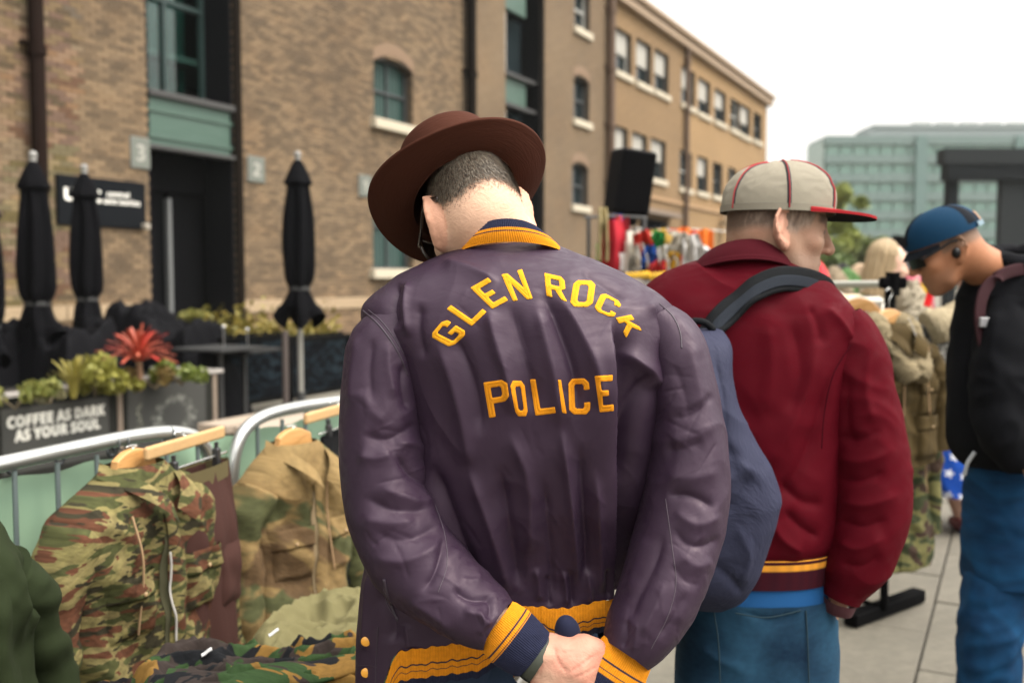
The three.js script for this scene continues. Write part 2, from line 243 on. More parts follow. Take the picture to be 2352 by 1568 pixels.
  part('cornice', [box(sEnd - sJoin + .3, .34, .3, (sEnd + sJoin) / 2 + .15, top + .02, .1), box(sEnd - sJoin + .3, .14, .46, (sEnd + sJoin) / 2 + .15, top + .26, .16)], mat([.30, .22, .15], .9), wh);
  part('floor', box(sEnd - s0, .1, 11, (sEnd + s0) / 2, 5.2, -6.2), mat([.05, .05, .05], .9), wh);
  // ---- bricks one by one on the near length
  {
    const bg = box(1, 1, 1), list = [], R = rng(11), bw = .225, bh = .075;
    for (let row = -1; row < 150; row++) { const y = row * bh + bh / 2; if (y > 8.2) break; if (y < .02 || (y > .9 && y < 1.13)) continue;
      for (let c = 0; ; c++) { let x = S(-25) + c * bw + (row & 1 ? bw / 2 : 0); if (x > sPipe2 - .12) break; let w = bw - .011;
        const header = (row % 4 === 0); let l = x - w / 2, r = x + w / 2, skip = false;
        for (const o of O) if (y > o[2] - .02 && y < o[3] + .02) { if (l > o[0] - .01 && r < o[1] + .01) skip = true; else if (l < o[0] && r > o[0]) r = o[0]; else if (l < o[1] && r > o[1]) l = o[1]; }
        if (skip || r - l < .03) continue; const p = at(0, DW).addScaledVector(E, (l + r) / 2); p.y = y; const [px, py] = toPx(p); if (py < -40) continue;
        list.push([l, r, y, (R() - .5) * .012, R(), px, py]); }
    }
    const tones = [.1, .3, .5, .7, .9], bmats = {}, rough = { bumpMap: rep(grain, 1), bumpScale: .004 };
    const near = list.filter(b => b[5] > 5 && b[5] < 900 && b[6] > 0 && b[6] < 720).sort((a, b) => (b[5] < 350 ? 1 : 0) - (a[5] < 350 ? 1 : 0) || b[1] - b[0] - a[1] + a[0] || a[5] - b[5]).slice(0, 298), set = new Set(near);
    near.forEach(([l, r, y, z, k]) => { const c = brickC((l + r) / 2, y, Math.round(k * 3) / 3).map(x => Math.round(x * 40) / 40), key = c.join(); const m = bmats[key] ??= mat(c, .92, rough), b = part('brick', bg, m, wh); b.scale.set(r - l, bh - .011, .1); b.position.set((l + r) / 2, y, -.05 + z * .5 + .004); });
    const rest = list.filter(b => !set.has(b)), im = new THREE.InstancedMesh(bg, mat([1, 1, 1], .92, rough), rest.length), M4 = new THREE.Matrix4(), c = new THREE.Color();
    rest.forEach(([l, r, y, z, k], i) => { M4.makeScale(r - l, bh - .011, .1).setPosition((l + r) / 2, y, -.05 + z * .5 + .004); im.setMatrixAt(i, M4); im.setColorAt(i, c.setRGB(...brickC((l + r) / 2, y, k))); });
    im.name = 'bricks'; im.userData.kind = 'stuff'; im.castShadow = im.receiveShadow = true; wh.add(im);
  }
  // stone band along the foot of the wall
  const stone = mat([.30, .22, .135], .9, { bumpMap: rep(grain, 1), bumpScale: .012 });
  for (const [a, b] of [[s0, gate[0] - .02], [gate[1] + .12, S(1066)], [S(1078), garage[0] - .3]]) { let x = a; const R = rng(8); while (x < b - .05) { const w = Math.min(1.1 + R() * .5, b - x); part('stone_block', box(w - .012, .22, .14, x + w / 2, 1.015, -.04 + R() * .01, .012), stone, wh); x += w; } }
  // pipes
  const iron = inky([.012, .009, .007], .7, { bumpMap: rep(grain, 3), bumpScale: .003 }), rust = mat([.085, .05, .03], .8, { bumpMap: rep(grain, 3), bumpScale: .004 });
  const pipe = (px, r, h, m) => { const s = S(px), g = [cyl(r, r, h, s, h / 2, r + .04, 14)]; for (let y = .9; y < h; y += 1.83) g.push(cyl(r * 1.25, r * 1.25, .12, s, y, r + .04, 14), box(r * 3.4, .05, .07, s, y + .1, .035)); return part('drainpipe', g, m, wh); };
  pipe(82, .1, 14, inky([.022, .013, .010], .7)); pipe(1071, .12, 14, iron); pipe(1391, .13, top + .2, rust); pipe(1568, .1, top, rust);
  // weathered iron edge down the right side of the doorway
  part('corner_guard', [box(.17, 7.6, .06, gate[1] + .085, 3.8, .02, .01)], inky([.012, .0085, .006], .8, { bumpMap: rep(grain, 1), bumpScale: .01 }), wh);
  part('corner_guard', [box(.16, 11, .06, bay[1] + .08, 6.5, .02, .01)], inky([.010, .008, .007], .8), wh);
  // ---- tall gateway: dark reveal, glazed upper part, green panel, dark entrance
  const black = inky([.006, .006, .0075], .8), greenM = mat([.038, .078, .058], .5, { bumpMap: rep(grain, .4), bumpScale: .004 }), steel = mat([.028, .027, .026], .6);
  const glassM = phys([.10, .16, .15], .04, { metalness: 0, transmission: 0, specularIntensity: 1, clearcoat: 1, clearcoatRoughness: .03 });
  const clear = phys([.72, .9, .86], .02, { transmission: 1, thickness: 0 });
  const gw = gate[1] - gate[0], gc = (gate[0] + gate[1]) / 2, yP0 = GW(346, 330, DW)[1], yP1 = GW(346, 218, DW)[1], dep = .62;
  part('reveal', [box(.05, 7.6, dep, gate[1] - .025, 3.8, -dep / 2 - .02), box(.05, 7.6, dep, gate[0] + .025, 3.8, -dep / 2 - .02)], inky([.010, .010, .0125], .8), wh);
  part('lintel_panel', [box(gw - .02, yP1 - yP0, .1, gc, (yP0 + yP1) / 2, -.08), ...[.18, .72].map(f => box(gw - .02, .05, .04, gc, lerp(yP0, yP1, f), -.02))], greenM, wh);
  part('ledge', [box(gw, .1, .3, gc, yP1 + .05, -.1, .01), box(gw, .07, .2, gc, yP0 - .03, -.06, .01)], steel, wh);
  { const w = part('window', [...[0, .5, 1].map(f => box(.07, 7.5 - yP1, .09, lerp(gate[0] + .08, gate[1] - .08, f), (7.5 + yP1) / 2 + .05, -dep)), ...[0, .52, 1].map(f => box(gw, .07, .09, gc, lerp(yP1 + .12, 7.5, f), -dep + .001))], mat([.012, .03, .028], .6), wh);
    for (const f of [.25, .75]) for (const h of [.26, .76]) part('pane', box(gw / 2 - .1, (7.4 - yP1) * .46, .012, lerp(gate[0] + .08, gate[1] - .08, f), lerp(yP1 + .12, 7.5, h), -dep - .01), clear, w);
    part('curtain', surf(60, 2, (u, v) => [gate[0] + u * gw, lerp(yP1, 7.5, v), -dep - .5 + .05 * Math.sin(u * 34)], false, false), mat([.010, .042, .037], .9), w); }
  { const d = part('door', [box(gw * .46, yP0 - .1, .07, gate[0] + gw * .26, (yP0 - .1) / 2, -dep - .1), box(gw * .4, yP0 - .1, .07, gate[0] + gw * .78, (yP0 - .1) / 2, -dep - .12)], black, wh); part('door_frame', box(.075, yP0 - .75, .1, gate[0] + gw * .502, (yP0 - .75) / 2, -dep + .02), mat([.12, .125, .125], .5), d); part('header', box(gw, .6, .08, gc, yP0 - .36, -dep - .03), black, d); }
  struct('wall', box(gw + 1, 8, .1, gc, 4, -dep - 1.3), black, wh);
  // ---- the far loading bay with green panel
  { const bw = bay[1] - bay[0], bc = (bay[0] + bay[1]) / 2, y0 = GW(1161, 232)[1], y1 = GW(1161, 160)[1], y2 = GW(1161, 4)[1];
    part('lintel_panel', [box(bw * .8, y1 - y0, .1, bc - bw * .1, (y0 + y1) / 2, -.3), box(bw * .8, .7, .1, bc - bw * .1, y2 + .35, -.3)], greenM, wh);
    part('ledge', [box(bw, .09, .2, bc, y1, -.2), box(bw, .09, .2, bc, y0, -.2)], steel, wh);
    for (const [a, b] of [[1.8, y0 - .05], [y1 + .05, y2 - .05], [y2 + .8, 12]]) { const w = part('window', box(bw, .08, .1, bc, a + .04, -.55), mat([.02, .04, .04], .5), wh); part('pane', box(bw, b - a, .02, bc, (a + b) / 2, -.6), phys([.015, .022, .025], .08), w); part('window_frame', box(.5, b - a - .1, .1, bay[0] + .3, (a + b) / 2, -.32), mat([.52, .5, .46], .5), w); }
    part('reveal', box(.05, 10, .56, bay[1] - .03, 7, -.3), black, wh); }
  // ---- sash windows with sills, frames and panes
  const sillM = mat([.42, .37, .28], .85, { bumpMap: rep(grain, 1), bumpScale: .006 }), white = mat([.31, .295, .26], .6), dark = mat([.035, .04, .042], .6), paneD = phys([.012, .018, .02], .06), paneG = phys([.02, .045, .04], .1);
  const sash = (o, big, blind, i) => { const [a, b, y0, y1, arch] = o, w = b - a, h = y1 - y0, c = (a + b) / 2, z = -.22, fr = big ? dark : i % 3 ? dark : mat([.3, .3, .28], .6);
    const t = big ? .06 : .09, win = part('window', [box(t, h, .08, a + t / 2, (y0 + y1) / 2, z), box(t, h, .08, b - t / 2, (y0 + y1) / 2, z), box(w, t, .08, c, y0 + t / 2, z), box(w, t, .08, c, y1 - t / 2, z), box(w, t * .8, .1, c, y0 + h * .48, z)], fr, wh);
    for (const k of [0, 1]) part('pane', box(w - t, h * .48, .02, c, y0 + h * (.26 + .48 * k), z - .03), big ? paneG : paneD, win);
    if (big) { part('curtain', surf(40, 1, (u, v) => [a + .1 + u * w * .8, lerp(y0 + .08, y1 - .08, v), z - .0 + .015 * Math.sin(u * 60) - .008], false, false), mat([.018, .042, .037], .9), win); part('glazing_bar', [box(.035, h, .09, c, (y0 + y1) / 2, z)], dark, win); }
    if (blind) part('blind', box(w * .86, h * blind, .02, c, y1 - h * blind / 2 - .03, z + .06), white, win);
    if (arch) part('arch_head', surf(10, 1, (u, v) => { const x = lerp(a - .03, b + .03, u), q = 1 - (2 * u - 1) ** 2; return [x, y1 - w * .10 + w * .15 * q + (v ? .26 : -.0), .012]; }, false, false), mat([.17, .11, .068], .95), wh);
    part('sill', box(w + (big ? .3 : .16), .2, big ? .3 : .2, c, y0 - .09, .0, .012), sillM, wh); };
  sash(sash1, 1, 0, 0); sash(sash2, 1, 0, 0); slits.forEach((o, i) => sash(o, 0, 0, i)); small.forEach((o, i) => sash(o, 0, [.5, .55, .52, .5, .55, .5, .0, .55, 0, .6, .55, .5, .0, .5, 0, 0, .4, 0][i], i));
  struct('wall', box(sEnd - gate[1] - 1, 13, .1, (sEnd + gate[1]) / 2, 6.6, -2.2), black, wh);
  part('garage_door', [box(garage[1] - garage[0], garage[3], .1, (garage[0] + garage[1]) / 2, garage[3] / 2, -.25)], black, wh); part('canopy', box(garage[1] - garage[0] + .8, .16, .5, (garage[0] + garage[1]) / 2, garage[3] + .2, .2), mat([.16, .12, .09], .8), wh);
  part('string_course', box(sEnd - sJoin - .3, .12, .1, (sEnd + sJoin) / 2, GW(1600, 476)[1], .03), mat([.3, .19, .1], .9), wh);
  // warehouse front spares: soot stains are in the bricks; pale number plates and the school sign hang on it
  const plate = (x0, x1, yt, yb, n, label) => { const [a, t] = GW(x0, yt), b = S(x1), y = GW(x0, yb)[1], w = b - a, h = t - y; const p = thing('number_plate', label, 'sign', at((a + b) / 2, DW).setY((t + y) / 2), TURN); part('plate', box(w, h, .03, 0, 0, .02, .006), mat([.2, .21, .195], .6), p);
    part('print', new THREE.PlaneGeometry(w * .96, h * .96).translate(0, 0, .039), mat([1, 1, 1], .5, { map: canvasTex(128, 160, (g, W, H) => { g.fillStyle = '#5d6159'; g.fillRect(0, 0, W, H); g.fillStyle = '#94928a'; g.font = 'bold 120px sans-serif'; g.textAlign = 'center'; g.fillText(n, W / 2, H * .77); }) }), p); };
  plate(296, 346, 312, 384, '3', 'pale plate with a white 3 left of the tall doorway'); plate(566, 608, 357, 416, '2', 'pale plate right of the tall doorway'); plate(822, 852, 400, 450, '1', 'pale plate beside the lower sash window');
  { const [a, t] = GW(124, 399), b = S(331), y = GW(124, 515)[1], w = b - a, h = t - y, p = thing('wall_sign', 'dark board with white school lettering on the brick wall', 'sign', at((a + b) / 2, DW).setY((t + y) / 2), TURN);
    part('board', box(w, h, .05, 0, 0, .03, .008), inky([.014, .016, .019], .7), p);
    part('print', new THREE.PlaneGeometry(w * .98, h * .96).translate(0, 0, .06), inky([1.6, 1.6, 1.6], .8, { map: canvasTex(1024, 512, (g, W, H) => { g.fillStyle = '#15171a'; g.fillRect(0, 0, W, H); g.fillStyle = '#f2efe6'; g.font = 'bold 250px sans-serif'; g.fillText('ual:', 40, 260); g.font = 'bold 82px sans-serif'; g.fillText('central', 545, 180); g.fillText('saint martins', 500, 262, 460); }) }), p);
    part('lamp_bracket', box(.09, .09, .12, w / 2 - .05, -h / 2 + .04, .1, .02), mat([.3, .27, .22], .5), p); }
}
scene.fog = new THREE.FogExp2(0xe9ece8, .0003);
// ---------- glass office block, dark portal, trees far off ----------
{
  const z = 150, X = px => Q(px, 640, z).x, Y = py => Q(2000, py, z).y, x0 = X(1893), x1 = X(2700), top = Y(312);
  const b = thing('office_block', 'pale green glass office block standing far behind the market', 'building', [0, 0, -z]);
  const core = mat([.12, .17, .16], .5), band = mat([.115, .165, .155], .4), paneM = [[.135, .225, .19], [.125, .21, .18], [.145, .235, .2]].map(c => phys(c, .12)), fin = mat([.09, .15, .14], .5);
  struct('wall', box(x1 - x0, top, 8, (x0 + x1) / 2, top / 2, -4.6), core, b);
  const n = 8, fh = (top - Y(655)) / n, base = Y(655), cols = 26, cw = (x1 - x0) / cols, R = rng(3);
  for (let i = 0; i < n; i++) { part('spandrel', box(x1 - x0 + .3, fh * .45, .5, (x0 + x1) / 2, base + fh * (i + .78), -.2), band, b); for (let c = 0; c < cols; c++) part('pane', box(cw - .25, fh * .5, .1, x0 + cw * (c + .5), base + fh * (i + .28), -.35), paneM[R() * 3 | 0], b); }
  part('fin', [box(1.6, top, .8, X(2108), top / 2, .1), box(.9, top, .6, X(2330), top / 2, .1)], fin, b);
  struct('wall', box(.4, top - 1, 7.6, x0 - .25, top / 2, -4.4), mat([.26, .33, .3], .5), b);
  struct('roof', [box(X(2700) - X(2000), Y(288) - top, 6, (X(2700) + X(2000)) / 2, (Y(288) + top) / 2, -5), box(X(2700) - X(2010), .5, 6.4, (X(2700) + X(2010)) / 2, Y(286), -5)], mat([.2, .23, .23], .7), b);
  part('roof_louvre', Array.from({ length: 9 }, (_, i) => box(2.6, .9, 4, X(2130) + i * 3.6, Y(281), -5)), mat([.25, .27, .26], .7), b);
  const p = thing('portal_canopy', 'dark steel portal frame standing before the glass office block', 'canopy', [0, 0, -42]), PX = px => Q(px, 640, 42).x, PY = py => Q(2250, py, 42).y, dm = inky([.022, .025, .028], .8), lm = inky([.045, .05, .053], .8);
  part('beam', [box(PX(2600) - PX(2163), PY(340) - PY(376), .8, (PX(2600) + PX(2163)) / 2, (PY(340) + PY(376)) / 2, -.4)], lm, p); part('soffit', box(PX(2600) - PX(2172), PY(376) - PY(412), .7, (PX(2600) + PX(2172)) / 2, (PY(376) + PY(412)) / 2, -.4), dm, p);
  part('column', box(PX(2206) - PX(2183), PY(412), .5, (PX(2206) + PX(2183)) / 2, PY(412) / 2, -.6), dm, p); part('wall', box(PX(2600) - PX(2303), PY(412), .4, (PX(2600) + PX(2303)) / 2, PY(412) / 2, -.5), lm, p);
}
const leafGeo = (() => { const g = new THREE.PlaneGeometry(1, .55, 2, 1); bend(g, v => { v.z -= v.x * v.x * .35; v.y *= 1 - Math.abs(v.x) * .9; }); return g; })();
function leaves(name, parent, n, place, size, cols, seed, m = mat([1, 1, 1], .6)) {
  const R = rng(seed), im = new THREE.InstancedMesh(leafGeo, m, n), d = new THREE.Object3D(), c = new THREE.Color();
  for (let i = 0; i < n; i++) { const [p, k] = place(R); d.position.set(...p); d.rotation.set(R() * 6.3, R() * 6.3, R() * 6.3); d.scale.setScalar(size * (.6 + R() * .8)); d.updateMatrix(); im.setMatrixAt(i, d.matrix); const q = mixc(cols[0], cols[1], clamp(k ?? R())); im.setColorAt(i, c.setRGB(...q)); }
  im.name = name; im.userData.kind = 'stuff'; im.castShadow = im.receiveShadow = true; parent.add(im); return im;
}
function tree(px, py0, py1, z, rad, cols, label, seed, n = 9000) {
  const top = Q(px, py0, z), r0 = Q(px, py1, z), t = thing('tree', label, 'tree', [top.x, 0, -z], 0, 'trees beyond the market'), R = rng(seed), cl = [];
  for (let i = 0; i < 26; i++) { const a = R() * 6.3, h = R(); cl.push([Math.cos(a) * rad * (1 - h * .6) * R(), lerp(r0.y, top.y - .6, h), Math.sin(a) * rad * R(), rad * (.14 + .26 * R() * (1.1 - h))]); }
  const bark = mat([.09, .07, .05], .9), pts = [[0, 0, 0], [.1, top.y * .3, .1], [-.1, top.y * .6, 0], [.05, top.y * .92, 0]];
  const tr = part('trunk', tube(pts, u => .16 * (1 - u * .85), 12, 8), bark, t); for (let i = 0; i < 7; i++) part('limb', tube([[0, top.y * (.25 + i * .07), 0], [cl[i][0] * .5, cl[i][1] * .9, cl[i][2] * .5], cl[i].slice(0, 3)], u => .06 * (1 - u * .8), 8, 6), bark, tr);
  const cr = new THREE.Group(); leaves('crown', t, n, R => { const c = cl[R() * cl.length | 0], a = R() * 6.3, b = Math.acos(2 * R() - 1), r = c[3] * Math.cbrt(R() * .9 + .1); return [[c[0] + r * Math.sin(b) * Math.cos(a), c[1] + r * Math.cos(b) * .8, c[2] + r * Math.sin(b) * Math.sin(a)], .5 + .4 * N3(c[0] * 3, c[1] * 3, c[2]) + (R() - .5) * .5]; }, .3, cols, seed);
}
tree(1935, 400, 600, 52, 2.0, [[.15, .20, .05], [.32, .34, .08]], 'young yellow-green tree just right of the pale cap', 21);
tree(1880, 520, 640, 46, 2.0, [[.06, .10, .03], [.16, .21, .06]], 'low dark green tree behind the face of the capped man', 22);
tree(2000, 530, 640, 58, 2.1, [[.10, .14, .045], [.22, .25, .08]], 'mid green tree behind the fair-haired person', 23, 7000);
// ---------- terrace in front of the warehouse ----------
const WOODG = [.22, .17, .13];
{ // planter with lettering
  const D = 6.0, yT = .72, sA = G(-260, 700, D)[0], sM = G(268, 700, D)[0], sB = G(488, 700, D)[0];
  const pl = thing('planter', 'long dark planter with white coffee slogan full of yellow-green plants', 'planter', at(0, D), TURN);
  const board = inky([.035, .035, .031], .7, { bumpMap: rep(grain, 1), bumpScale: .001 }), wood = mat(WOODG, .85, { bumpMap: rep(grain, 2), bumpScale: .003 });
  part('panel', box(sM - sA - .04, yT - .03, .03, (sA + sM) / 2, yT / 2, -.015), board, pl); part('panel', box(sB - sM - .06, yT - .03, .03, (sM + sB) / 2 + .01, yT / 2, -.015), board, pl);
  for (const s of [sA, sM, sB]) part('post', box(.045, yT, .06, s, yT / 2, -.02, .004), wood, pl);
  part('end_panel', box(.03, yT - .02, .6, sB + .005, yT / 2, -.35), wood, pl); part('rim', [box(sB - sA + .1, .03, .09, (sA + sB) / 2, yT, -.02, .006), box(.16, .03, .7, sB + .03, yT, -.34, .006)], mat([.26, .24, .22], .7), pl); part('back_panel', box(sB - sA, yT - .05, .03, (sA + sB) / 2, yT / 2, -.66), board, pl);
  part('soil', box(sB - sA - .06, .04, .58, (sA + sB) / 2, yT - .06, -.34), mat([.03, .022, .016], 1), pl);
  const [a0, t0] = G(-2, 985, D), [a1] = G(246, 985, D), w = a1 - a0, h = .44;
  part('slogan', new THREE.PlaneGeometry(w, h).translate((a0 + a1) / 2 + .01, t0 - .095, .006), mat([1, 1, 1], .7, { map: canvasTex(1024, 512, (g, W, H) => { g.fillStyle = '#333330'; g.fillRect(0, 0, W, H); g.fillStyle = '#cfcdc4'; g.font = 'bold 118px sans-serif'; g.textAlign = 'center'; g.lineWidth = 8; g.strokeStyle = '#cfcdc4'; g.strokeText('COFFEE AS DARK', W / 2, 150, 960); g.fillText('COFFEE AS DARK', W / 2, 150, 960); g.strokeText('AS YOUR SOUL', W / 2 + 10, 262, 830); g.fillText('AS YOUR SOUL', W / 2 + 10, 262, 830); }) }), pl);
  const [b0] = G(290, 900, D), [b1] = G(470, 900, D);
  part('chalk_drawing', new THREE.PlaneGeometry(b1 - b0, .5).translate((b0 + b1) / 2, yT - .3, .006), mat([1, 1, 1], .8, { map: canvasTex(256, 200, (g, W, H) => { g.fillStyle = '#333330'; g.fillRect(0, 0, W, H); const R = rng(12); for (let i = 0; i < 150; i++) { const t = R() * 6.3, r = 40 + R() * 26, x = W * .58 + Math.cos(t) * r * 1.1, y = H * .52 + Math.sin(t) * r, a = .05 + R() * .16; g.fillStyle = 'rgba(205,208,196,' + a + ')'; g.beginPath(); g.ellipse(x, y, 2 + R() * 8, 2 + R() * 6, R() * 3, 0, 7); g.fill(); } for (let i = 0; i < 30; i++) { g.fillStyle = 'rgba(200,200,170,' + (.1 + R() * .25) + ')'; g.fillRect(24 + R() * 14, 50 + R() * 110, 3 + R() * 7, 3 + R() * 6); } }) }), pl);
  // plants, each its own thing
  const bush = (px, D2, w, h, cols, n, seed, label, size = .05, grp = 'plants in the coffee planter') => { h *= .52; size *= .72; cols = cols.map(c => c.map(x => x * .45)); const [s] = G(px, 800, D2), p = at(s, D2), t = thing('shrub', label, 'plant', p.setY(yT - .05), TURN, grp), R0 = rng(seed), cl = Array.from({ length: 7 }, () => [(R0() - .5) * w, h * (.25 + R0() * .6), (R0() - .5) * .35, h * (.22 + .2 * R0())]);
    part('stem', cl.slice(0, 4).map(c => tube([[0, 0, 0], [c[0] * .4, c[1] * .5, c[2] * .4], c.slice(0, 3)], .006, 6, 5)), mat([.08, .06, .03], .9), t);
    leaves('foliage', t, n, R => { const c = cl[R() * 7 | 0], a = R() * 6.3, b = Math.acos(2 * R() - 1), r = c[3] * Math.cbrt(R()); return [[c[0] + r * Math.sin(b) * Math.cos(a) * 1.2, Math.max(.0, c[1] + r * Math.cos(b)), c[2] + r * Math.sin(b) * Math.sin(a)], R()]; }, size, cols, seed); };
  const tall = (px, D2, h, cols, n, seed, label, sp = .12) => { const [s] = G(px, 800, D2), t = thing('grass_tuft', label, 'plant', at(s, D2).setY(yT - .05), TURN, 'plants in the coffee planter'), R = rng(seed), gs = []; for (let i = 0; i < n; i++) { const a = R() * 6.3, l = h * (.6 + R() * .5), b = sp * (.3 + R()); gs.push(ribbon([[Math.cos(a) * .02, 0, Math.sin(a) * .02], [Math.cos(a) * b * .4, l * .6, Math.sin(a) * b * .4], [Math.cos(a) * b * 1.2, l, Math.sin(a) * b * 1.2]], .008, .001, 5, new V3(-Math.sin(a), 0, Math.cos(a)))); } part('blades', gs, mat(cols, .6, { side: THREE.DoubleSide }), t).userData.kind = 'stuff'; };
  const Y1 = [[.30, .30, .03], [.50, .46, .07]], Y2 = [[.20, .24, .03], [.42, .40, .08]], OC = [[.34, .20, .05], [.45, .34, .1]], PK = [[.38, .34, .16], [.5, .46, .25]];
  bush(30, 5.7, .5, .32, Y2, 900, 31, 'olive-green shrub at the left end of the coffee planter'); bush(110, 5.75, .4, .2, PK, 700, 32, 'pale cream-green low plant above the coffee slogan', .04); bush(215, 5.8, .35, .5, Y1, 500, 33, 'lime-yellow leafy plant left of the red cordyline', .07);
  tall(165, 5.85, .27, [.26, .22, .04], 80, 34, 'golden grass tuft in the coffee planter'); bush(265, 5.9, .4, .22, Y1, 700, 35, 'bright yellow low shrub under the red cordyline'); bush(355, 5.8, .3, .26, OC, 500, 36, 'orange-tan shrub right of the red cordyline'); bush(415, 5.8, .35, .32, [[.17, .25, .03], [.34, .40, .06]], 900, 37, 'round green shrub at the right end of the coffee planter');
  { const [s] = G(318, 860, 5.85), t = thing('cordyline', 'spiky red cordyline rising from the coffee planter', 'plant', at(s, 5.85).setY(yT - .06), TURN), R = rng(40); part('stem', tube([[0, 0, 0], [.01, .12, 0], [0, .24, 0]], .022, 8, 8), mat([.2, .11, .06], .9), t);
    for (let i = 0; i < 46; i++) { const a = i * 2.4, e = .15 + 1.25 * Math.pow(i / 46, .8), l = .27 + .07 * R(), ca = Math.cos(a), sa = Math.sin(a), c = Math.cos(e - .0), q = Math.sin(e), hot = R(); part('leaf', ribbon([[0, .22, 0], [ca * l * .5 * q, .23 + l * .55 * c, sa * l * .5 * q], [ca * l * q, .22 + l * c * .95 - .06 * q, sa * l * q]], .024, .003, 8, new V3(-sa, 0, ca)), mat(mixc([.33, .016, .007], [.33, .08, .042], hot), .5), t); } }
}
// closed parasols
function parasol(px, yTop, D, label, yFoot = 0, lean = 0) {
  const [s, y1] = G(px, yTop, D), t = thing('closed_parasol', label, 'parasol', at(s, D), TURN, 'closed black parasols on the terrace'), H = y1, fab = inky([.007, .007, .0085], .85, { bumpMap: rep(grain, 1), bumpScale: .006, side: THREE.DoubleSide }), R = rng(px + 3);
  part('pole', cyl(.028, .028, H - .1, 0, (H - .1) / 2, 0), mat([.30, .29, .26], .4, { metalness: .4 }), t); part('finial', [ball(.035, 0, H - .02, 0), cyl(.03, .03, .05, 0, H - .07, 0)], mat([.22, .215, .2], .6), t); part('base', [cyl(.28, .3, .08, 0, .04, 0, 28), cyl(.045, .05, .3, 0, .2, 0)], mat([.03, .03, .03], .7), t);
  const k = H / 2.75, T = track([[0, .02], [.03, .06], [.10, .12], [.155, .155], [.17, .125], [.24, .13], [.40, .155], [.60, .165], [.74, .15], [.80, .105], [.83, .12], [.9, .165], [1.0, .20]]), len = 1.62 * k;
  part('canopy', surf(96, 70, (u, v) => { const [f, r] = T(v), a = u * 6.2832, pl = 1 + .16 * sst(.12, .3, f) * Math.sin(a * 6 + Math.sin(f * 5) * .6) + .08 * N3(Math.cos(a) * 2, Math.sin(a) * 2, f * 6 + px), fl = f > .83 ? 1 + .5 * (f - .83) / .17 * Math.sin(a * 2 + px) : 1; return [Math.cos(a) * r * .92 * pl * fl * k + lean * f, H - .06 - f * len * (1 + (f > .95 ? .05 * Math.sin(a * 4 + px) : 0)), Math.sin(a) * r * .92 * pl * fl * k]; }, true, true), fab, t);
  part('strap', surf(40, 3, (u, v) => { const a = u * 6.2832; return [Math.cos(a) * .112 * k + lean * .8, H - .06 - len * .80 + (v - .5) * .04, Math.sin(a) * .112 * k]; }, true, false), mat([.02, .02, .02], .6), t);
}
parasol(74, 350, 7.4, 'closed black parasol on the left, in front of the drainpipe', 0, 0); parasol(192, 380, 8.0, 'closed black parasol in front of the dark school sign'); parasol(683, 350, 6.5, 'closed black parasol standing alone right of the tall doorway'); parasol(-40, 420, 7.2, 'closed black parasol cut off by the left edge', 0);
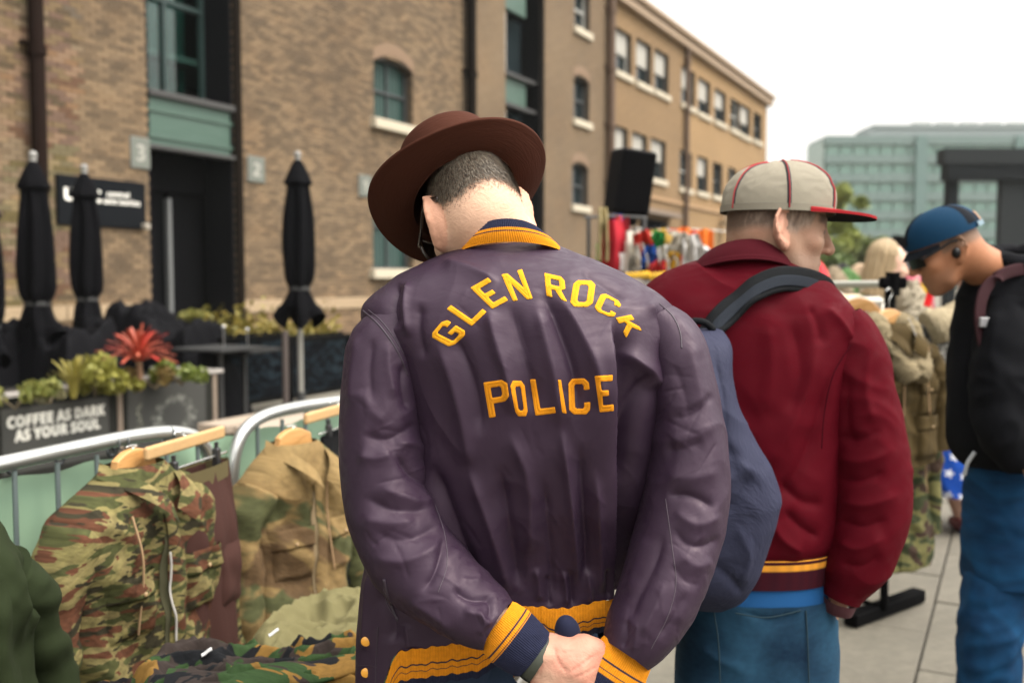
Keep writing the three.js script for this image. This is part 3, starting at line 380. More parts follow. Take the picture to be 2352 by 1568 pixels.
// black covers over stacked furniture, a pot plant, tables, patterned screens
{
  const tarp = inky([.009, .009, .011], .6, { bumpMap: rep(grain, 1), bumpScale: .012 });
  const cover = (x0, x1, yt, D, dep, label, seed) => { const [a, t] = G(x0, yt, D), [b] = G(x1, yt, D), w = b - a; const o = thing('furniture_cover', label, 'cover', at((a + b) / 2, D), TURN); part('cover', surf(70, 50, (u, v) => { const x = (u - .5) * 2, z = (v - .5) * 2, m = Math.max(Math.abs(x), Math.abs(z)), e = sst(1.0, .55, m), top = t * (1.0 + .12 * N3(x * 1.7 + seed, z * 1.5, seed) * 1.6 + .06 * N3(x * 5, z * 5, seed)); return [x * w / 2 * (1 + .05 * (1 - e)), e * top + (1 - e) * .02, z * dep / 2 * (1 + .05 * (1 - e))]; }, false, true), tarp, o); };
  cover(330, 495, 752, 7.6, 1.1, 'black tarpaulin over furniture below the doorway', 2); cover(245, 400, 712, 8.6, .9, 'humped black tarpaulin in front of the brick wall', 5); cover(-140, 60, 745, 7.9, 1.2, 'black covered furniture at the far left behind the parasols', 8); cover(60, 250, 770, 7.2, .9, 'low black covered furniture between the two left parasols', 11);
  { const [s, y] = G(447, 745, 7.9), t = thing('potted_plant', 'yellow-green plant in a dark pot before the doorway', 'plant', at(s, 7.9), TURN); part('pot', new THREE.LatheGeometry([[0, 0], [.16, 0], [.2, .5], [.22, y - .06], [.19, y - .06], [.17, y - .1], [0, y - .1]].map(p => new THREE.Vector2(...p)), 24), mat([.02, .02, .022], .6), t); leaves('foliage', t, 900, R => { const a = R() * 6.3, r = Math.sqrt(R()) * .16; return [[Math.cos(a) * r, y - .02 + R() * .17 * (1 - r), Math.sin(a) * r], R()]; }, .06, [[.10, .11, .015], [.24, .21, .05]], 51); }
  // low screens printed with a blue-grey leaf pattern
  const print = tex(256, 128, (u, v) => { const a = tn(u, v, 9, 4, 3), b = tn(u, v, 22, 3, 9), m = sst(.02, .22, a + b * .5); return mixc([.006, .007, .010], [.05, .085, .11], m * (.5 + b)); }, true);
  const scrM = inky([.6, .6, .6], .7, { map: print }), edge = inky([.008, .008, .008], .7);
  for (const [x0, x1, D, lab] of [[508, 655, 7.2, 'dark blue-leaf printed screen left of the lone parasol'], [665, 800, 7.15, 'dark blue-leaf printed screen right of the lone parasol']]) { const [a, t] = G(x0, 782, D), [b] = G(x1, 782, D), y = .2, o = thing('printed_screen', lab, 'screen', at((a + b) / 2, D), TURN); part('panel', box(b - a, t - y, .03, 0, (t + y) / 2, 0), scrM, o); part('frame', [box(b - a + .06, .05, .06, 0, t, 0), box(b - a + .06, .05, .06, 0, y, 0), box(.05, t, .06, -(b - a) / 2, t / 2, .0), box(.05, t, .06, (b - a) / 2, t / 2, 0)], edge, o);
    const trough = part('trough', box(b - a, .1, .25, 0, t + .0, -.2), edge, o); leaves('foliage', o, 600, R => [[(R() - .5) * (b - a), t + .02 + R() * R() * .28 * (1 + N3(R() * 4, 1)), -.2 + (R() - .5) * .25], R()], .06, [[.12, .11, .016], [.27, .20, .035]], x0); }
  for (const [px, py, D, lab] of [[505, 800, 6.7, 'grey slatted cafe table beyond the planter end'], [560, 803, 6.9, 'grey cafe table beside the printed screen']]) { const [s, y] = G(px, py, D), o = thing('cafe_table', lab, 'table', at(s, D), TURN); part('table_top', box(.62, .03, .6, 0, y, 0, .008), inky([.06, .06, .06], .8), o); part('pedestal', [cyl(.025, .025, y, 0, y / 2, 0), cyl(.2, .22, .02, 0, .01, 0, 24)], mat([.03, .03, .03], .5), o); part('menu_stand', [cyl(.006, .006, .18, .05, y + .1, 0, 8), ball(.02, .05, y + .2, 0)], mat([.5, .5, .5], .3, { metalness: 1 }), o); }
  { const [s] = G(655, 850, 6.3), o = thing('post', 'thin dark brown post beside the lone parasol pole', 'post', at(s, 6.3), TURN); part('shaft', cyl(.03, .03, 1.0, 0, .5, 0), mat([.06, .045, .04], .7), o); part('foot', box(.2, .02, .2, 0, .01, 0), mat([.06, .045, .04], .7), o); }
  { const D = 5.0, [a, t] = G(512, 905, D), [b] = G(760, 905, D), o = thing('timber_pallet', 'low pile of pale timber boards beyond the barrier', 'pallet', at((a + b) / 2, D), TURN), R = rng(6); for (let r = 0; r < 5; r++) for (let k = 0; k < 2; k++) part('board', box(b - a - .1 * R(), .06, .28, (R() - .5) * .1, .05 + r * .09, -.2 + k * .34, .004), mat(mixc([.25, .18, .12], [.30, .25, .2], R()), .85), o); }
}
// ---------- crowd barriers with a green banner ----------
{
  const D = 2.1, TOP = 1.068, zinc = phys([.46, .47, .46], .42, { metalness: .85, bumpMap: rep(grain, 2), bumpScale: .0006, roughnessMap: rep(mottle, 2) }), barM = mat([.16, .2, .2], .5, { metalness: .6 }), clampM = mat([.10, .11, .11], .5, { metalness: .5 });
  const S = (px, py) => G(px, py, D)[0];
  const barrier = (a, b, label) => { const o = thing('crowd_barrier', label, 'barrier', at(a, D), TURN, null), L = b - a, r = .14; delete o.userData.group; const pts = [[0, .25, 0], [0, .6, 0], [0, TOP - r * 1.4, 0], [.012, TOP - r * .75, 0], [r * .35, TOP - r * .28, 0], [r, TOP, 0], [L * .35, TOP, 0], [L * .65, TOP, 0], [L - r, TOP, 0], [L - r * .35, TOP - r * .28, 0], [L - .012, TOP - r * .75, 0], [L, TOP - r * 1.4, 0], [L, .6, 0], [L, .25, 0]];
    part('frame', tube(pts, .0195, 160, 14), zinc, o); part('lower_rail', tube([[0, .25, 0], [L / 2, .25, 0], [L, .25, 0]], .019, 8, 10), zinc, o);
    for (let x = .115; x < L - .05; x += .118) part('bar', cyl(.0065, .0065, TOP - .27, x, (TOP + .25) / 2 - .01, 0, 8), barM, o);
    for (const x of [L * .12, L * .88]) part('foot', [tube([[x, .25, 0], [x, .08, .0], [x, .03, .16]], .015, 10, 8), tube([[x, .12, 0], [x, .05, -.1], [x, .03, -.24]], .015, 10, 8)], zinc, o); for (const x of [L - .36, L - .33, L - .17]) if (x > .2) part('weld_ring', new THREE.TorusGeometry(.0222, .0026, 6, 20).rotateY(Math.PI / 2).translate(x, TOP, 0), clampM, o);
    for (const y of [.5, .75]) part('hook', new THREE.TorusGeometry(.03, .008, 8, 18, 4).translate(L + .03, y, 0), zinc, o); return o; };
  const a2 = S(532, 1060), b1 = S(488, 1000);
  barrier(b1 - 2.3, b1, 'galvanised crowd barrier at the left with camouflage jacket before it'); barrier(a2, a2 + 2.3, 'galvanised crowd barrier with tan jacket, passing behind the purple jacket');
  const ban = thing('banner', 'pale green vinyl banner tied behind the crowd barriers', 'banner', at(0, 2.17), TURN), s0 = b1 - 2.3, s1 = a2 + 2.3, L = s1 - s0, txt = canvasTex(2048, 512, (g, W, H) => { g.fillStyle = '#7f9a82'; g.fillRect(0, 0, W, H); g.fillStyle = '#b4b3b8'; g.fillRect(0, H * .72, W * .43, H); const X = px => (G(px, 1000, 2.17)[0] - s0) / L * W; g.fillStyle = '#3c4a44'; g.font = '74px sans-serif'; g.textAlign = 'left'; g.fillText('re', X(540), 132); });
  part('sheet', surf(240, 30, (u, v) => [lerp(s0, s1, u), 1.015 - .005 * Math.cos(u * 130) - .93 * v, .008 * Math.sin(u * 70) + .006 * N3(u * 40, v * 6)], false, true), mat([1, 1, 1], .6, { map: txt, side: THREE.DoubleSide }), ban);
  { const u = ban.children[0].geometry.attributes.uv; for (let i = 0; i < u.count; i++) u.setY(i, 1 - u.getY(i)); }
  for (const [px, py] of [[132, 1056], [372, 1018], [700, 952], [20, 1075], [250, 1037]]) { const [s] = G(px, py, 2.165); part('eyelet', [new THREE.TorusGeometry(.011, .004, 8, 20).translate(s, G(px, py, 2.165)[1], .012)], mat([.03, .035, .04], .5), ban); }
}
// ---------- people: shared pieces ----------
// head in its own axes: y up, z towards the nose, origin between the ears
function earD(x, y, z, s, k) { // s = side, k = size
  let a = (z + .010) / k, b = (y + .002) / k, c = (s * x - .073) / k; const t = .22, b2 = b * Math.cos(t) + a * Math.sin(t) * -1, a2 = a * Math.cos(t) + b * Math.sin(t); a = a2; b = b2; c += a * .5;
  if (Math.abs(a) > .06 || Math.abs(b) > .06 || c < -.03 || c > .06) return .03;
  const p = [[.013, -.004, .001], [.016, .016, .003], [.006, .031, .006], [-.009, .032, .009], [-.0185, .018, .010], [-.0195, .000, .010], [-.013, -.017, .007], [-.003, -.028, .004]]; let d = 1;
  for (let i = 0; i < 7; i++) d = Math.min(d, sdC(a, b, c, p[i], p[i + 1], i === 6 ? .005 : .0036, i === 6 ? .008 : .0036));
  d = smin(d, sdC(a, b, c, [-.002, .022, .004], [-.010, -.004, .006], .0034), .004); d = smin(d, sdC(a, b, c, [-.010, -.004, .006], [-.002, -.016, .003], .0034), .004);
  d = smin(d, sdE(a, b, c, -.003, .003, .001, .0195, .0305, .0046), .005); d = smin(d, sdC(a, b, c, [-.002, .0, -.004], [.004, .002, -.016], .012), .010);
  d = smin(d, sdE(a, b, c, .0155, -.006, .003, .004, .007, .004), .004); d = smax(d, -sdE(a, b, c, .003, -.003, .012, .009, .014, .0085), .003);
  return d * k * .8;
}
function headD(x, y, z, ek = 1.12) {
  let d = sdE(x, y, z, 0, .045, -.014, .0745, .086, .096); d = smin(d, sdE(x, y, z, 0, -.012, -.04, .060, .058, .052), .03); d = smin(d, sdE(x, y, z, 0, -.015, .036, .062, .088, .058), .03);
  d = smin(d, sdE(x, y, z, 0, -.072, .042, .050, .040, .046), .03); d = smin(d, sdE(x, y, z, 0, -.098, .070, .022, .018, .018), .025);
  const ax = Math.abs(x);
  d = smin(d, sdE(ax, y, z, .045, -.018, .062, .018, .016, .020), .02); d = smin(d, sdC(ax, y, z, [0, .030, .087], [.036, .032, .072], .011), .015);
  d = smax(d, -sdE(ax, y, z, .031, .010, .098, .017, .012, .014), .012); d = smin(d, sdE(ax, y, z, .031, .008, .076, .0125, .0125, .0125), .003);
  d = smin(d, sdC(x, y, z, [0, .022, .090], [0, -.022, .113], .008, .0125), .010); d = smin(d, sdE(ax, y, z, .011, -.027, .101, .008, .007, .010), .006); d = smax(d, -sdE(ax, y, z, .007, -.034, .106, .004, .004, .006), .003);
  d = smin(d, sdE(x, y, z, 0, -.056, .086, .022, .007, .013), .008); d = smin(d, sdE(x, y, z, 0, -.068, .084, .019, .007, .013), .008); d = smax(d, -sdE(x, y, z, 0, -.0618, .102, .022, .0016, .012), .003);
  d = smin(d, sdC(ax, y, z, [.058, -.02, .0], [.045, -.075, .035], .016), .02);
  d = smin(d, earD(x, y, z, 1, ek), .004); d = smin(d, earD(x, y, z, -1, ek), .004); return d;
}
// frame of a head from where it faces and its up direction
function frame(f, up, o) { const z = new V3(...f).normalize(), x = new V3().crossVectors(new V3(...up), z).normalize(), y = new V3().crossVectors(z, x); return new THREE.Matrix4().makeBasis(x, y, z).setPosition(o); }
const inv = m => { const e = m.clone().invert().elements; return (x, y, z) => [e[0] * x + e[4] * y + e[8] * z + e[12], e[1] * x + e[5] * y + e[9] * z + e[13], e[2] * x + e[6] * y + e[10] * z + e[14]]; };
const arr = v => [v.x, v.y, v.z];
// clothes as lofts through rows [py, left px, right px, distance, half depth] seen from the front of the stall
function trunk(rows, nu, nv, { n = 2.4, bottom, from, dsp } = {}) {
  const T = track(rows), f = (u, v) => { let [py, xl, xr, zc, b] = T(v); const a = u * 2 * Math.PI, c = Math.cos(a), s = Math.sin(a), L = Q(xl, py, zc), Rr = Q(xr, py, zc), cx = (L.x + Rr.x) / 2, hw = (Rr.x - L.x) / 2, e = 2 / n;
    const X = cx + hw * Math.sign(c) * Math.pow(Math.abs(c), e), Z = -zc + b * Math.sign(s) * Math.pow(Math.abs(s), e); let Y = Q(xl, py, zc - b * .92).y;
    if (bottom && py > from) { const [bx] = toPx(new V3(X, Y, Z)), w = (py - from) / (rows[rows.length - 1][0] - from); Y = Q(bx, from + (bottom(bx) - from) * w, zc - b * .92).y; }
    return [X, Y, Z]; };
  return surf(nu, nv, f, true, false);
}
// limb through rows [px, py, distance, half width px, half depth m]
function limb(rows, nu, nv, n = 2.2) {
  const T = track(rows), P = t => { const r = T(t); return Q(r[0], r[1], r[2]); };
  return surf(nu, nv, (u, v) => { const r = T(v), p = P(v), t = P(Math.min(1, v + .01)).sub(P(Math.max(0, v - .01))).normalize(), s = new V3().crossVectors(t, new V3(0, 0, 1)).normalize(), d = new V3().crossVectors(s, t).normalize(), a = u * 2 * Math.PI, c = Math.cos(a), q = Math.sin(a), e = 2 / n;
    return p.addScaledVector(s, Math.sign(c) * Math.pow(Math.abs(c), e) * r[3] * r[2] / FPX).addScaledVector(d, Math.sign(q) * Math.pow(Math.abs(q), e) * r[4]); }, true, true);
}
// pushes folds and small creases into a cloth; key: where a point lies on the folds' plan
function crease(g, fold, o = {}) {
  const { na = .0016, ns = 9, extra, soft = .3, key = v => toPx(v), stretch = [1, 1, 1] } = o, p = g.attributes.position, n = g.attributes.normal, v = new V3(), w = new V3(), out = new Float32Array(p.count * 3);
  for (let i = 0; i < p.count; i++) { v.fromBufferAttribute(p, i); w.fromBufferAttribute(n, i); const f = clamp((w.z + soft) / (.6 + soft)); let h = 0;
    if (fold && f > 0) { const [x, y] = key(v); h += fold(x, y) * f; if (extra) h += extra(x, y, v) * f; }
    const a = v.x * ns * stretch[0], b = v.y * ns * stretch[1], c = v.z * ns * stretch[2], q = N3(a * .6, b * .6, c * .6 + 4); h += na * 2.2 * (1 - Math.abs(N3(a + q, b + q * 1.5, c)) * 2.2) + na * .6 * N3(a * 3.1, b * 3.1, c * 3.1) - na;
    v.addScaledVector(w, h); out[i * 3] = v.x; out[i * 3 + 1] = v.y; out[i * 3 + 2] = v.z; }
  p.array.set(out); return normals(g);
}
const shift = (g, o) => g.translate(-o.x, -o.y, -o.z);
// ---------- the man in the purple jacket ----------
const SKIN = [.58, .375, .265];
{
  const base = new V3(Q(1172, 900, 1.6).x, 0, -1.6);
  const man = thing('person', 'man seen from behind in a purple jacket with yellow letters and brown felt hat', 'person', base);
  const put = (name, g, m, parent = man) => part(name, shift(Array.isArray(g) ? merge(g) : g, base), m, parent);
  const satin = phys([.0245, .0132, .0265], .70, { bumpMap: rep(crumple, 5, 2.2), bumpScale: .0005, specularIntensity: .65, specularColor: lin([1, .84, .92]), roughnessMap: rep(mottle, 5) });
  const bottomX = x => x < 868 ? 1640 : x < 900 ? lerp(1640, 1500, (x - 868) / 32) : x < 1110 ? lerp(1500, 1474, (x - 900) / 210) : x < 1200 ? lerp(1474, 1392, (x - 1110) / 90) : x < 1290 ? lerp(1392, 1402, (x - 1200) / 90) : x < 1420 ? lerp(1402, 1374, (x - 1290) / 130) : 1374;
  const bottom = x => { let s = 0; for (let k = -3; k <= 3; k++) s += bottomX(x + k * 7); return s / 7 + 1.6 * Math.sin(x * .15) + 1.2 * Math.sin(x * .27 + 1); };
  const rows = [[556, 1090, 1262, 1.655, .068], [563, 1062, 1288, 1.655, .082], [577, 1024, 1322, 1.65, .095], [602, 972, 1384, 1.642, .114], [636, 908, 1446, 1.634, .131], [676, 858, 1508, 1.626, .142], [715, 832, 1548, 1.62, .148], [770, 842, 1562, 1.612, .151], [850, 895, 1556, 1.606, .152], [950, 925, 1540, 1.606, .150], [1060, 930, 1520, 1.612, .143], [1180, 880, 1500, 1.624, .135], [1270, 846, 1485, 1.636, .129], [1350, 830, 1475, 1.645, .124], [1430, 820, 1468, 1.65, .121], [1500, 816, 1462, 1.65, .12]];
  const mm = .0017, RC = rng(91), fine = (n, x0, x1, y0, y1, a, sp) => Array.from({ length: n }, () => { const x = lerp(x0, x1, RC()), y = lerp(y0, y1, RC()), t = a + (RC() - .5) * sp, l = 40 + 90 * RC(), c = (RC() - .5) * 24; return [(RC() - .5) * .0030, 4.2 + 3 * RC(), x, y, x + Math.cos(t) * l * .5 + c, y + Math.sin(t) * l * .5, x + Math.cos(t) * l, y + Math.sin(t) * l]; }), F = foldsAt([...fine(46, 940, 1480, 640, 1280, 1.5, 1.5), ...fine(16, 1180, 1410, 1240, 1330, 1.55, .4),
    [7 * mm, 20, 1118, 700, 1134, 770, 1168, 880, 1176, 960], [-6 * mm, 20, 1170, 690, 1196, 780, 1216, 870, 1222, 960], [6 * mm, 22, 1228, 690, 1252, 780, 1276, 880, 1290, 1000], [-7 * mm, 17, 1242, 655, 1282, 750, 1316, 850, 1330, 960], [7 * mm, 22, 1270, 665, 1330, 760, 1368, 860, 1376, 940],
    [-9 * mm, 26, 1505, 840, 1462, 920, 1440, 1010, 1430, 1130], [8 * mm, 22, 1425, 800, 1470, 835, 1500, 860, 1520, 900], [-6 * mm, 20, 1040, 760, 1070, 830, 1096, 920, 1105, 1010], [6 * mm, 24, 1000, 770, 1040, 880, 1068, 990, 1085, 1090],
    [6 * mm, 20, 1165, 985, 1210, 1090, 1218, 1190, 1216, 1290], [-7 * mm, 18, 1145, 1060, 1166, 1180, 1182, 1280, 1195, 1360], [8 * mm, 16, 1285, 960, 1304, 1100, 1318, 1230, 1324, 1365], [-6 * mm, 16, 1330, 1010, 1338, 1130, 1345, 1250, 1346, 1350], [6 * mm, 14, 1360, 1060, 1368, 1180, 1372, 1290, 1372, 1365],
    [-9 * mm, 24, 985, 1050, 1030, 1170, 1075, 1280, 1115, 1390], [7 * mm, 20, 1070, 1060, 1115, 1180, 1150, 1290, 1172, 1370], [-5 * mm, 15, 1245, 1080, 1258, 1200, 1268, 1310, 1272, 1385], [4 * mm, 9, 1230, 1300, 1238, 1340, 1240, 1385], [4 * mm, 8, 1292, 1310, 1300, 1350, 1302, 1395], [-4 * mm, 7, 1310, 1300, 1312, 1350, 1316, 1395], [4 * mm, 8, 1345, 1300, 1350, 1345, 1352, 1388], [-4 * mm, 7, 1385, 1290, 1388, 1330, 1390, 1376], [-4 * mm, 7, 1256, 1320, 1260, 1360, 1262, 1396],
    [-6 * mm, 15, 915, 640, 903, 700, 906, 760], [5 * mm, 13, 938, 640, 930, 700, 940, 780], [-4 * mm, 14, 965, 690, 962, 760, 975, 830], [5 * mm, 20, 1010, 600, 1080, 620, 1150, 650], [-4 * mm, 16, 1330, 620, 1380, 650, 1440, 690], [5 * mm, 16, 1480, 690, 1520, 740, 1535, 800], [-6 * mm, 12, 1500, 700, 1530, 770, 1528, 850],
    [-6 * mm, 18, 870, 1350, 900, 1420, 905, 1480], [5 * mm, 14, 850, 1300, 842, 1400, 836, 1500], [-4 * mm, 12, 990, 1420, 1030, 1450, 1060, 1470], [4 * mm, 10, 930, 1430, 940, 1470, 940, 1490]]);
  const pleat = (x, y) => { const xm = 1404 + 6 * Math.sin(y * .008) + (y > 1150 ? (y - 1150) * .02 : 0), e = sst(725, 830, y) * (1 - .35 * sst(1150, 1380, y)), d = x - xm; // a deep fold that overhangs to the right
    return e * (d < 0 ? .017 * Math.exp(-((d / 55) ** 2)) : d < 9 ? lerp(.017, -.022, sst(0, 9, d)) : -.022 * Math.exp(-(((d - 9) / 40) ** 2))); };
  const torso = crease(trunk(rows, 520, 330, { bottom, from: 1180 }), F, { na: .0008, ns: 8, extra: pleat, stretch: [1.6, .8, 1] });
  // height of the cloth over the picture plan, so that letters, seams and buttons lie on it
  const HM = { x0: 780, y0: 500, w: 460, h: 560, c: 2 }; HM.z = new Float32Array(HM.w * HM.h).fill(9);
  const raster = g => { const p = g.attributes.position, ix = g.index.array, P = new Float32Array(p.count * 3), v = new V3(); for (let i = 0; i < p.count; i++) { v.fromBufferAttribute(p, i); const [x, y] = toPx(v); P[i * 3] = (x - HM.x0) / HM.c; P[i * 3 + 1] = (y - HM.y0) / HM.c; P[i * 3 + 2] = -v.z; }
    for (let t = 0; t < ix.length; t += 3) { const a = ix[t] * 3, b = ix[t + 1] * 3, c = ix[t + 2] * 3, x0 = P[a], y0 = P[a + 1], x1 = P[b], y1 = P[b + 1], x2 = P[c], y2 = P[c + 1], den = (y1 - y2) * (x0 - x2) + (x2 - x1) * (y0 - y2); if (Math.abs(den) < 1e-9) continue;
      for (let y = Math.max(0, Math.ceil(Math.min(y0, y1, y2))); y <= Math.min(HM.h - 1, Math.max(y0, y1, y2)); y++) for (let x = Math.max(0, Math.ceil(Math.min(x0, x1, x2))); x <= Math.min(HM.w - 1, Math.max(x0, x1, x2)); x++) { const l0 = ((y1 - y2) * (x - x2) + (x2 - x1) * (y - y2)) / den, l1 = ((y2 - y0) * (x - x2) + (x0 - x2) * (y - y2)) / den; if (l0 < -1e-4 || l1 < -1e-4 || l0 + l1 > 1.0001) continue; const z = l0 * P[a + 2] + l1 * P[b + 2] + (1 - l0 - l1) * P[c + 2], k = y * HM.w + x; if (z < HM.z[k]) HM.z[k] = z; } } };
  raster(torso);
  const zAt = (px, py) => { const x = clamp((px - HM.x0) / HM.c, 0, HM.w - 1.01), y = clamp((py - HM.y0) / HM.c, 0, HM.h - 1.01), i = Math.floor(x), j = Math.floor(y), f = x - i, g = y - j, k = j * HM.w + i; return lerp(lerp(HM.z[k], HM.z[k + 1], f), lerp(HM.z[k + HM.w], HM.z[k + HM.w + 1], f), g); };
  const on = (px, py, h = 0) => Q(px, py, zAt(px, py) - h);
  const jacket = put('jacket', torso, satin);
  const zBv = Array.from({ length: 70 }, (_, i) => { const x = 840 + i * 10; let y = Math.min(bottom(x) - 14, 1560), z = zAt(x, y); while (z > 3 && y > 1200) z = zAt(x, y -= 6); return z; }).map((z, i, a) => { let s = 0, n = 0; for (let k = -2; k <= 2; k++) { const q = a[clamp(i + k, 0, 69)]; s += q; n++; } return s / n; });
  const zB = x => { const t = clamp((x - 840) / 10, 0, 68.99), i = Math.floor(t); return lerp(zBv[i], zBv[i + 1], t - i); };
  // sleeves
  const Lrows = [[935, 730, 1.60, 62, .08], [897, 792, 1.59, 90, .095], [884, 880, 1.575, 96, .098], [879, 980, 1.56, 97, .096], [884, 1080, 1.545, 101, .094], [902, 1175, 1.528, 103, .092], [942, 1265, 1.508, 106, .09], [1008, 1340, 1.485, 98, .086], [1070, 1388, 1.466, 84, .076], [1118, 1420, 1.452, 74, .064], [1146, 1437, 1.446, 60, .052]];
  const Rrows = [[1500, 738, 1.60, 58, .08], [1540, 800, 1.59, 80, .092], [1560, 890, 1.575, 84, .095], [1574, 985, 1.56, 88, .095], [1578, 1085, 1.545, 95, .094], [1570, 1180, 1.528, 100, .092], [1548, 1265, 1.51, 98, .09], [1520, 1345, 1.488, 92, .086], [1492, 1410, 1.468, 86, .078], [1460, 1466, 1.454, 76, .066], [1436, 1504, 1.446, 60, .052]];
  const FS = (m => foldsAt([...m.map(s => [s[0] * .001, ...s.slice(1)]), ...fine(26, 805, 990, 780, 1300, .4, 2.4), ...fine(14, 930, 1100, 1270, 1440, .7, 1.6), ...fine(26, 1500, 1650, 800, 1320, 2.6, 2.4), ...fine(12, 1440, 1560, 1300, 1480, 2.0, 1.4)]))([
    // left sleeve
    [-7, 18, 826, 996, 880, 1010, 930, 992, 958, 965], [6, 22, 815, 1044, 862, 1052, 905, 1040], [7, 16, 905, 1018, 950, 1020, 985, 1045], [-10, 13, 905, 1040, 945, 1086, 985, 1116, 1010, 1135], [6, 22, 860, 1112, 920, 1140, 975, 1150, 1005, 1142], [-7, 20, 825, 1135, 890, 1168, 950, 1172, 995, 1165], [6, 24, 825, 1188, 890, 1200, 960, 1195], [-6, 20, 845, 1215, 914, 1240, 975, 1225, 1010, 1200], [7, 24, 842, 1270, 914, 1290, 985, 1266, 1025, 1225],
    [-8, 14, 965, 1365, 998, 1318, 1014, 1270, 1018, 1225], [7, 18, 1030, 1255, 1080, 1296, 1110, 1345], [-7, 15, 1035, 1350, 1085, 1376, 1140, 1366], [6, 16, 1060, 1400, 1105, 1415, 1130, 1440], [-5, 11, 1120, 1360, 1128, 1395, 1118, 1430], [5, 16, 935, 1375, 990, 1410, 1045, 1450], [-5, 14, 905, 1372, 950, 1425, 1010, 1465], [4, 9, 1098, 1395, 1110, 1430, 1102, 1462],
    [5, 18, 822, 760, 810, 850, 806, 940], [-5, 16, 856, 770, 848, 850, 856, 935], [5, 16, 890, 780, 893, 850, 910, 920], [-6, 14, 925, 830, 925, 890, 940, 950], [4, 22, 830, 890, 850, 940, 890, 975],
    // right sleeve
    [3.4, 25, 1535, 1016, 1590, 1006, 1650, 972], [-4.1, 21, 1520, 1034, 1570, 1030, 1620, 1010], [4.1, 28, 1525, 1090, 1590, 1100, 1660, 1078], [-6.8, 14, 1528, 1138, 1572, 1136, 1615, 1150, 1645, 1172], [4.8, 21, 1545, 1170, 1600, 1205, 1665, 1180], [-5.4, 17, 1540, 1205, 1580, 1250, 1625, 1252, 1660, 1228], [4.1, 23, 1555, 1270, 1600, 1300, 1640, 1285], [-4.1, 18, 1540, 1290, 1575, 1335, 1610, 1345], [4.8, 21, 1490, 1225, 1462, 1295, 1440, 1370], [-5.4, 17, 1528, 1215, 1500, 1300, 1462, 1375, 1445, 1430], [4.1, 18, 1530, 1330, 1505, 1400, 1470, 1465], [-3.4, 15, 1580, 1355, 1548, 1415, 1510, 1475], [-2.7, 10, 1440, 1420, 1440, 1455, 1430, 1490], [2.7, 10, 1462, 1425, 1462, 1462, 1452, 1500], [3.4, 21, 1590, 1320, 1575, 1380, 1550, 1440],
    [3.4, 21, 1578, 780, 1600, 860, 1618, 950], [-3.4, 18, 1545, 830, 1572, 900, 1582, 970], [-4.1, 18, 1535, 955, 1575, 958, 1620, 930, 1640, 900], [-2.7, 16, 1604, 800, 1625, 870, 1638, 930]]);
  const satinS = satin.clone(); satinS.bumpMap = rep(crumple, 2, 2.6);
  const sl = {}; for (const [k, r] of [['L', Lrows], ['R', Rrows]]) { const g = crease(limb(r, 200, 330, 2.2), FS, { na: .0009, ns: 9, soft: .6 }); raster(g); sl[k] = put('sleeve', g, satinS, jacket); }
  // raised double-stitched seams
  const seamM = phys([.027, .016, .028], .55, {}), thread = mat([.06, .046, .06], .8);
  const seam = (pts, w = .0028, m = seamM, lift = .0004) => { const c = new THREE.CatmullRomCurve3(pts.map(p => new V3(p[0], p[1], 0))), P = c.getSpacedPoints(40).map(p => on(p.x, p.y, lift)); return tube(P, () => w, 60, 6); };
  put('seam', [seam([[834, 714], [866, 742], [896, 780], [918, 818], [936, 862]], .0017, seamM, -.0006), seam([[846, 712], [876, 738], [905, 776], [928, 815]], .0012, seamM, -.0004)], seamM, jacket);
  put('seam', [seam([[1514, 697], [1545, 726], [1562, 762], [1566, 800]], .0016, seamM, -.0006)], seamM, jacket);
  for (const g of [seam([[1000, 1160], [1022, 1230], [1026, 1300], [1006, 1360]], .0006, thread, .0002), seam([[1529, 1145], [1545, 1261], [1553, 1339], [1537, 1408], [1496, 1490]], .0006, thread, .0002), seam([[880, 1350], [890, 1390], [910, 1420]], .0007, thread, .0002)]) put('stitching', g, thread, jacket);
  put('pocket_welt', seam([[882, 1330], [892, 1372], [908, 1412], [914, 1424]], .0028, seamM, .0006), seamM, jacket);
  // knitted rib: colours and ribs by how far along the band
  const OR = [.56, .205, .009], NV = [.014, .016, .036], knit = phys([1, 1, 1], .9, { ...VC, sheen: .25, sheenRoughness: .6, sheenColor: lin([.9, .8, .6]), specularIntensity: .25 });
  const rib = (nu, nv, f, stripes, ribs, amp = .00045, closed = true, worn = .14) => { const g = surf(nu, nv, f, closed, true), uv = g.attributes.uv, n = g.attributes.normal, p = g.attributes.position, c = new Float32Array(p.count * 3);
    for (let i = 0; i < p.count; i++) { const u = uv.getX(i), v = uv.getY(i), h = amp * Math.cos(u * ribs * 2 * Math.PI) + .0004 * N3(u * 90, v * 30); p.setXYZ(i, p.getX(i) + n.getX(i) * h, p.getY(i) + n.getY(i) * h, p.getZ(i) + n.getZ(i) * h);
      let o = OR; for (const [a, b] of stripes) if (v > a && v < b) o = NV; const k = 1 + worn * N3(u * 30, v * 8) + .10 * N3(u * ribs * 1.7, v * 60) + .12 * Math.cos(u * ribs * 2 * Math.PI); c.set(o.map(x => x * k), i * 3); }
    g.setAttribute('color', new THREE.BufferAttribute(c, 3)); return normals(g); };
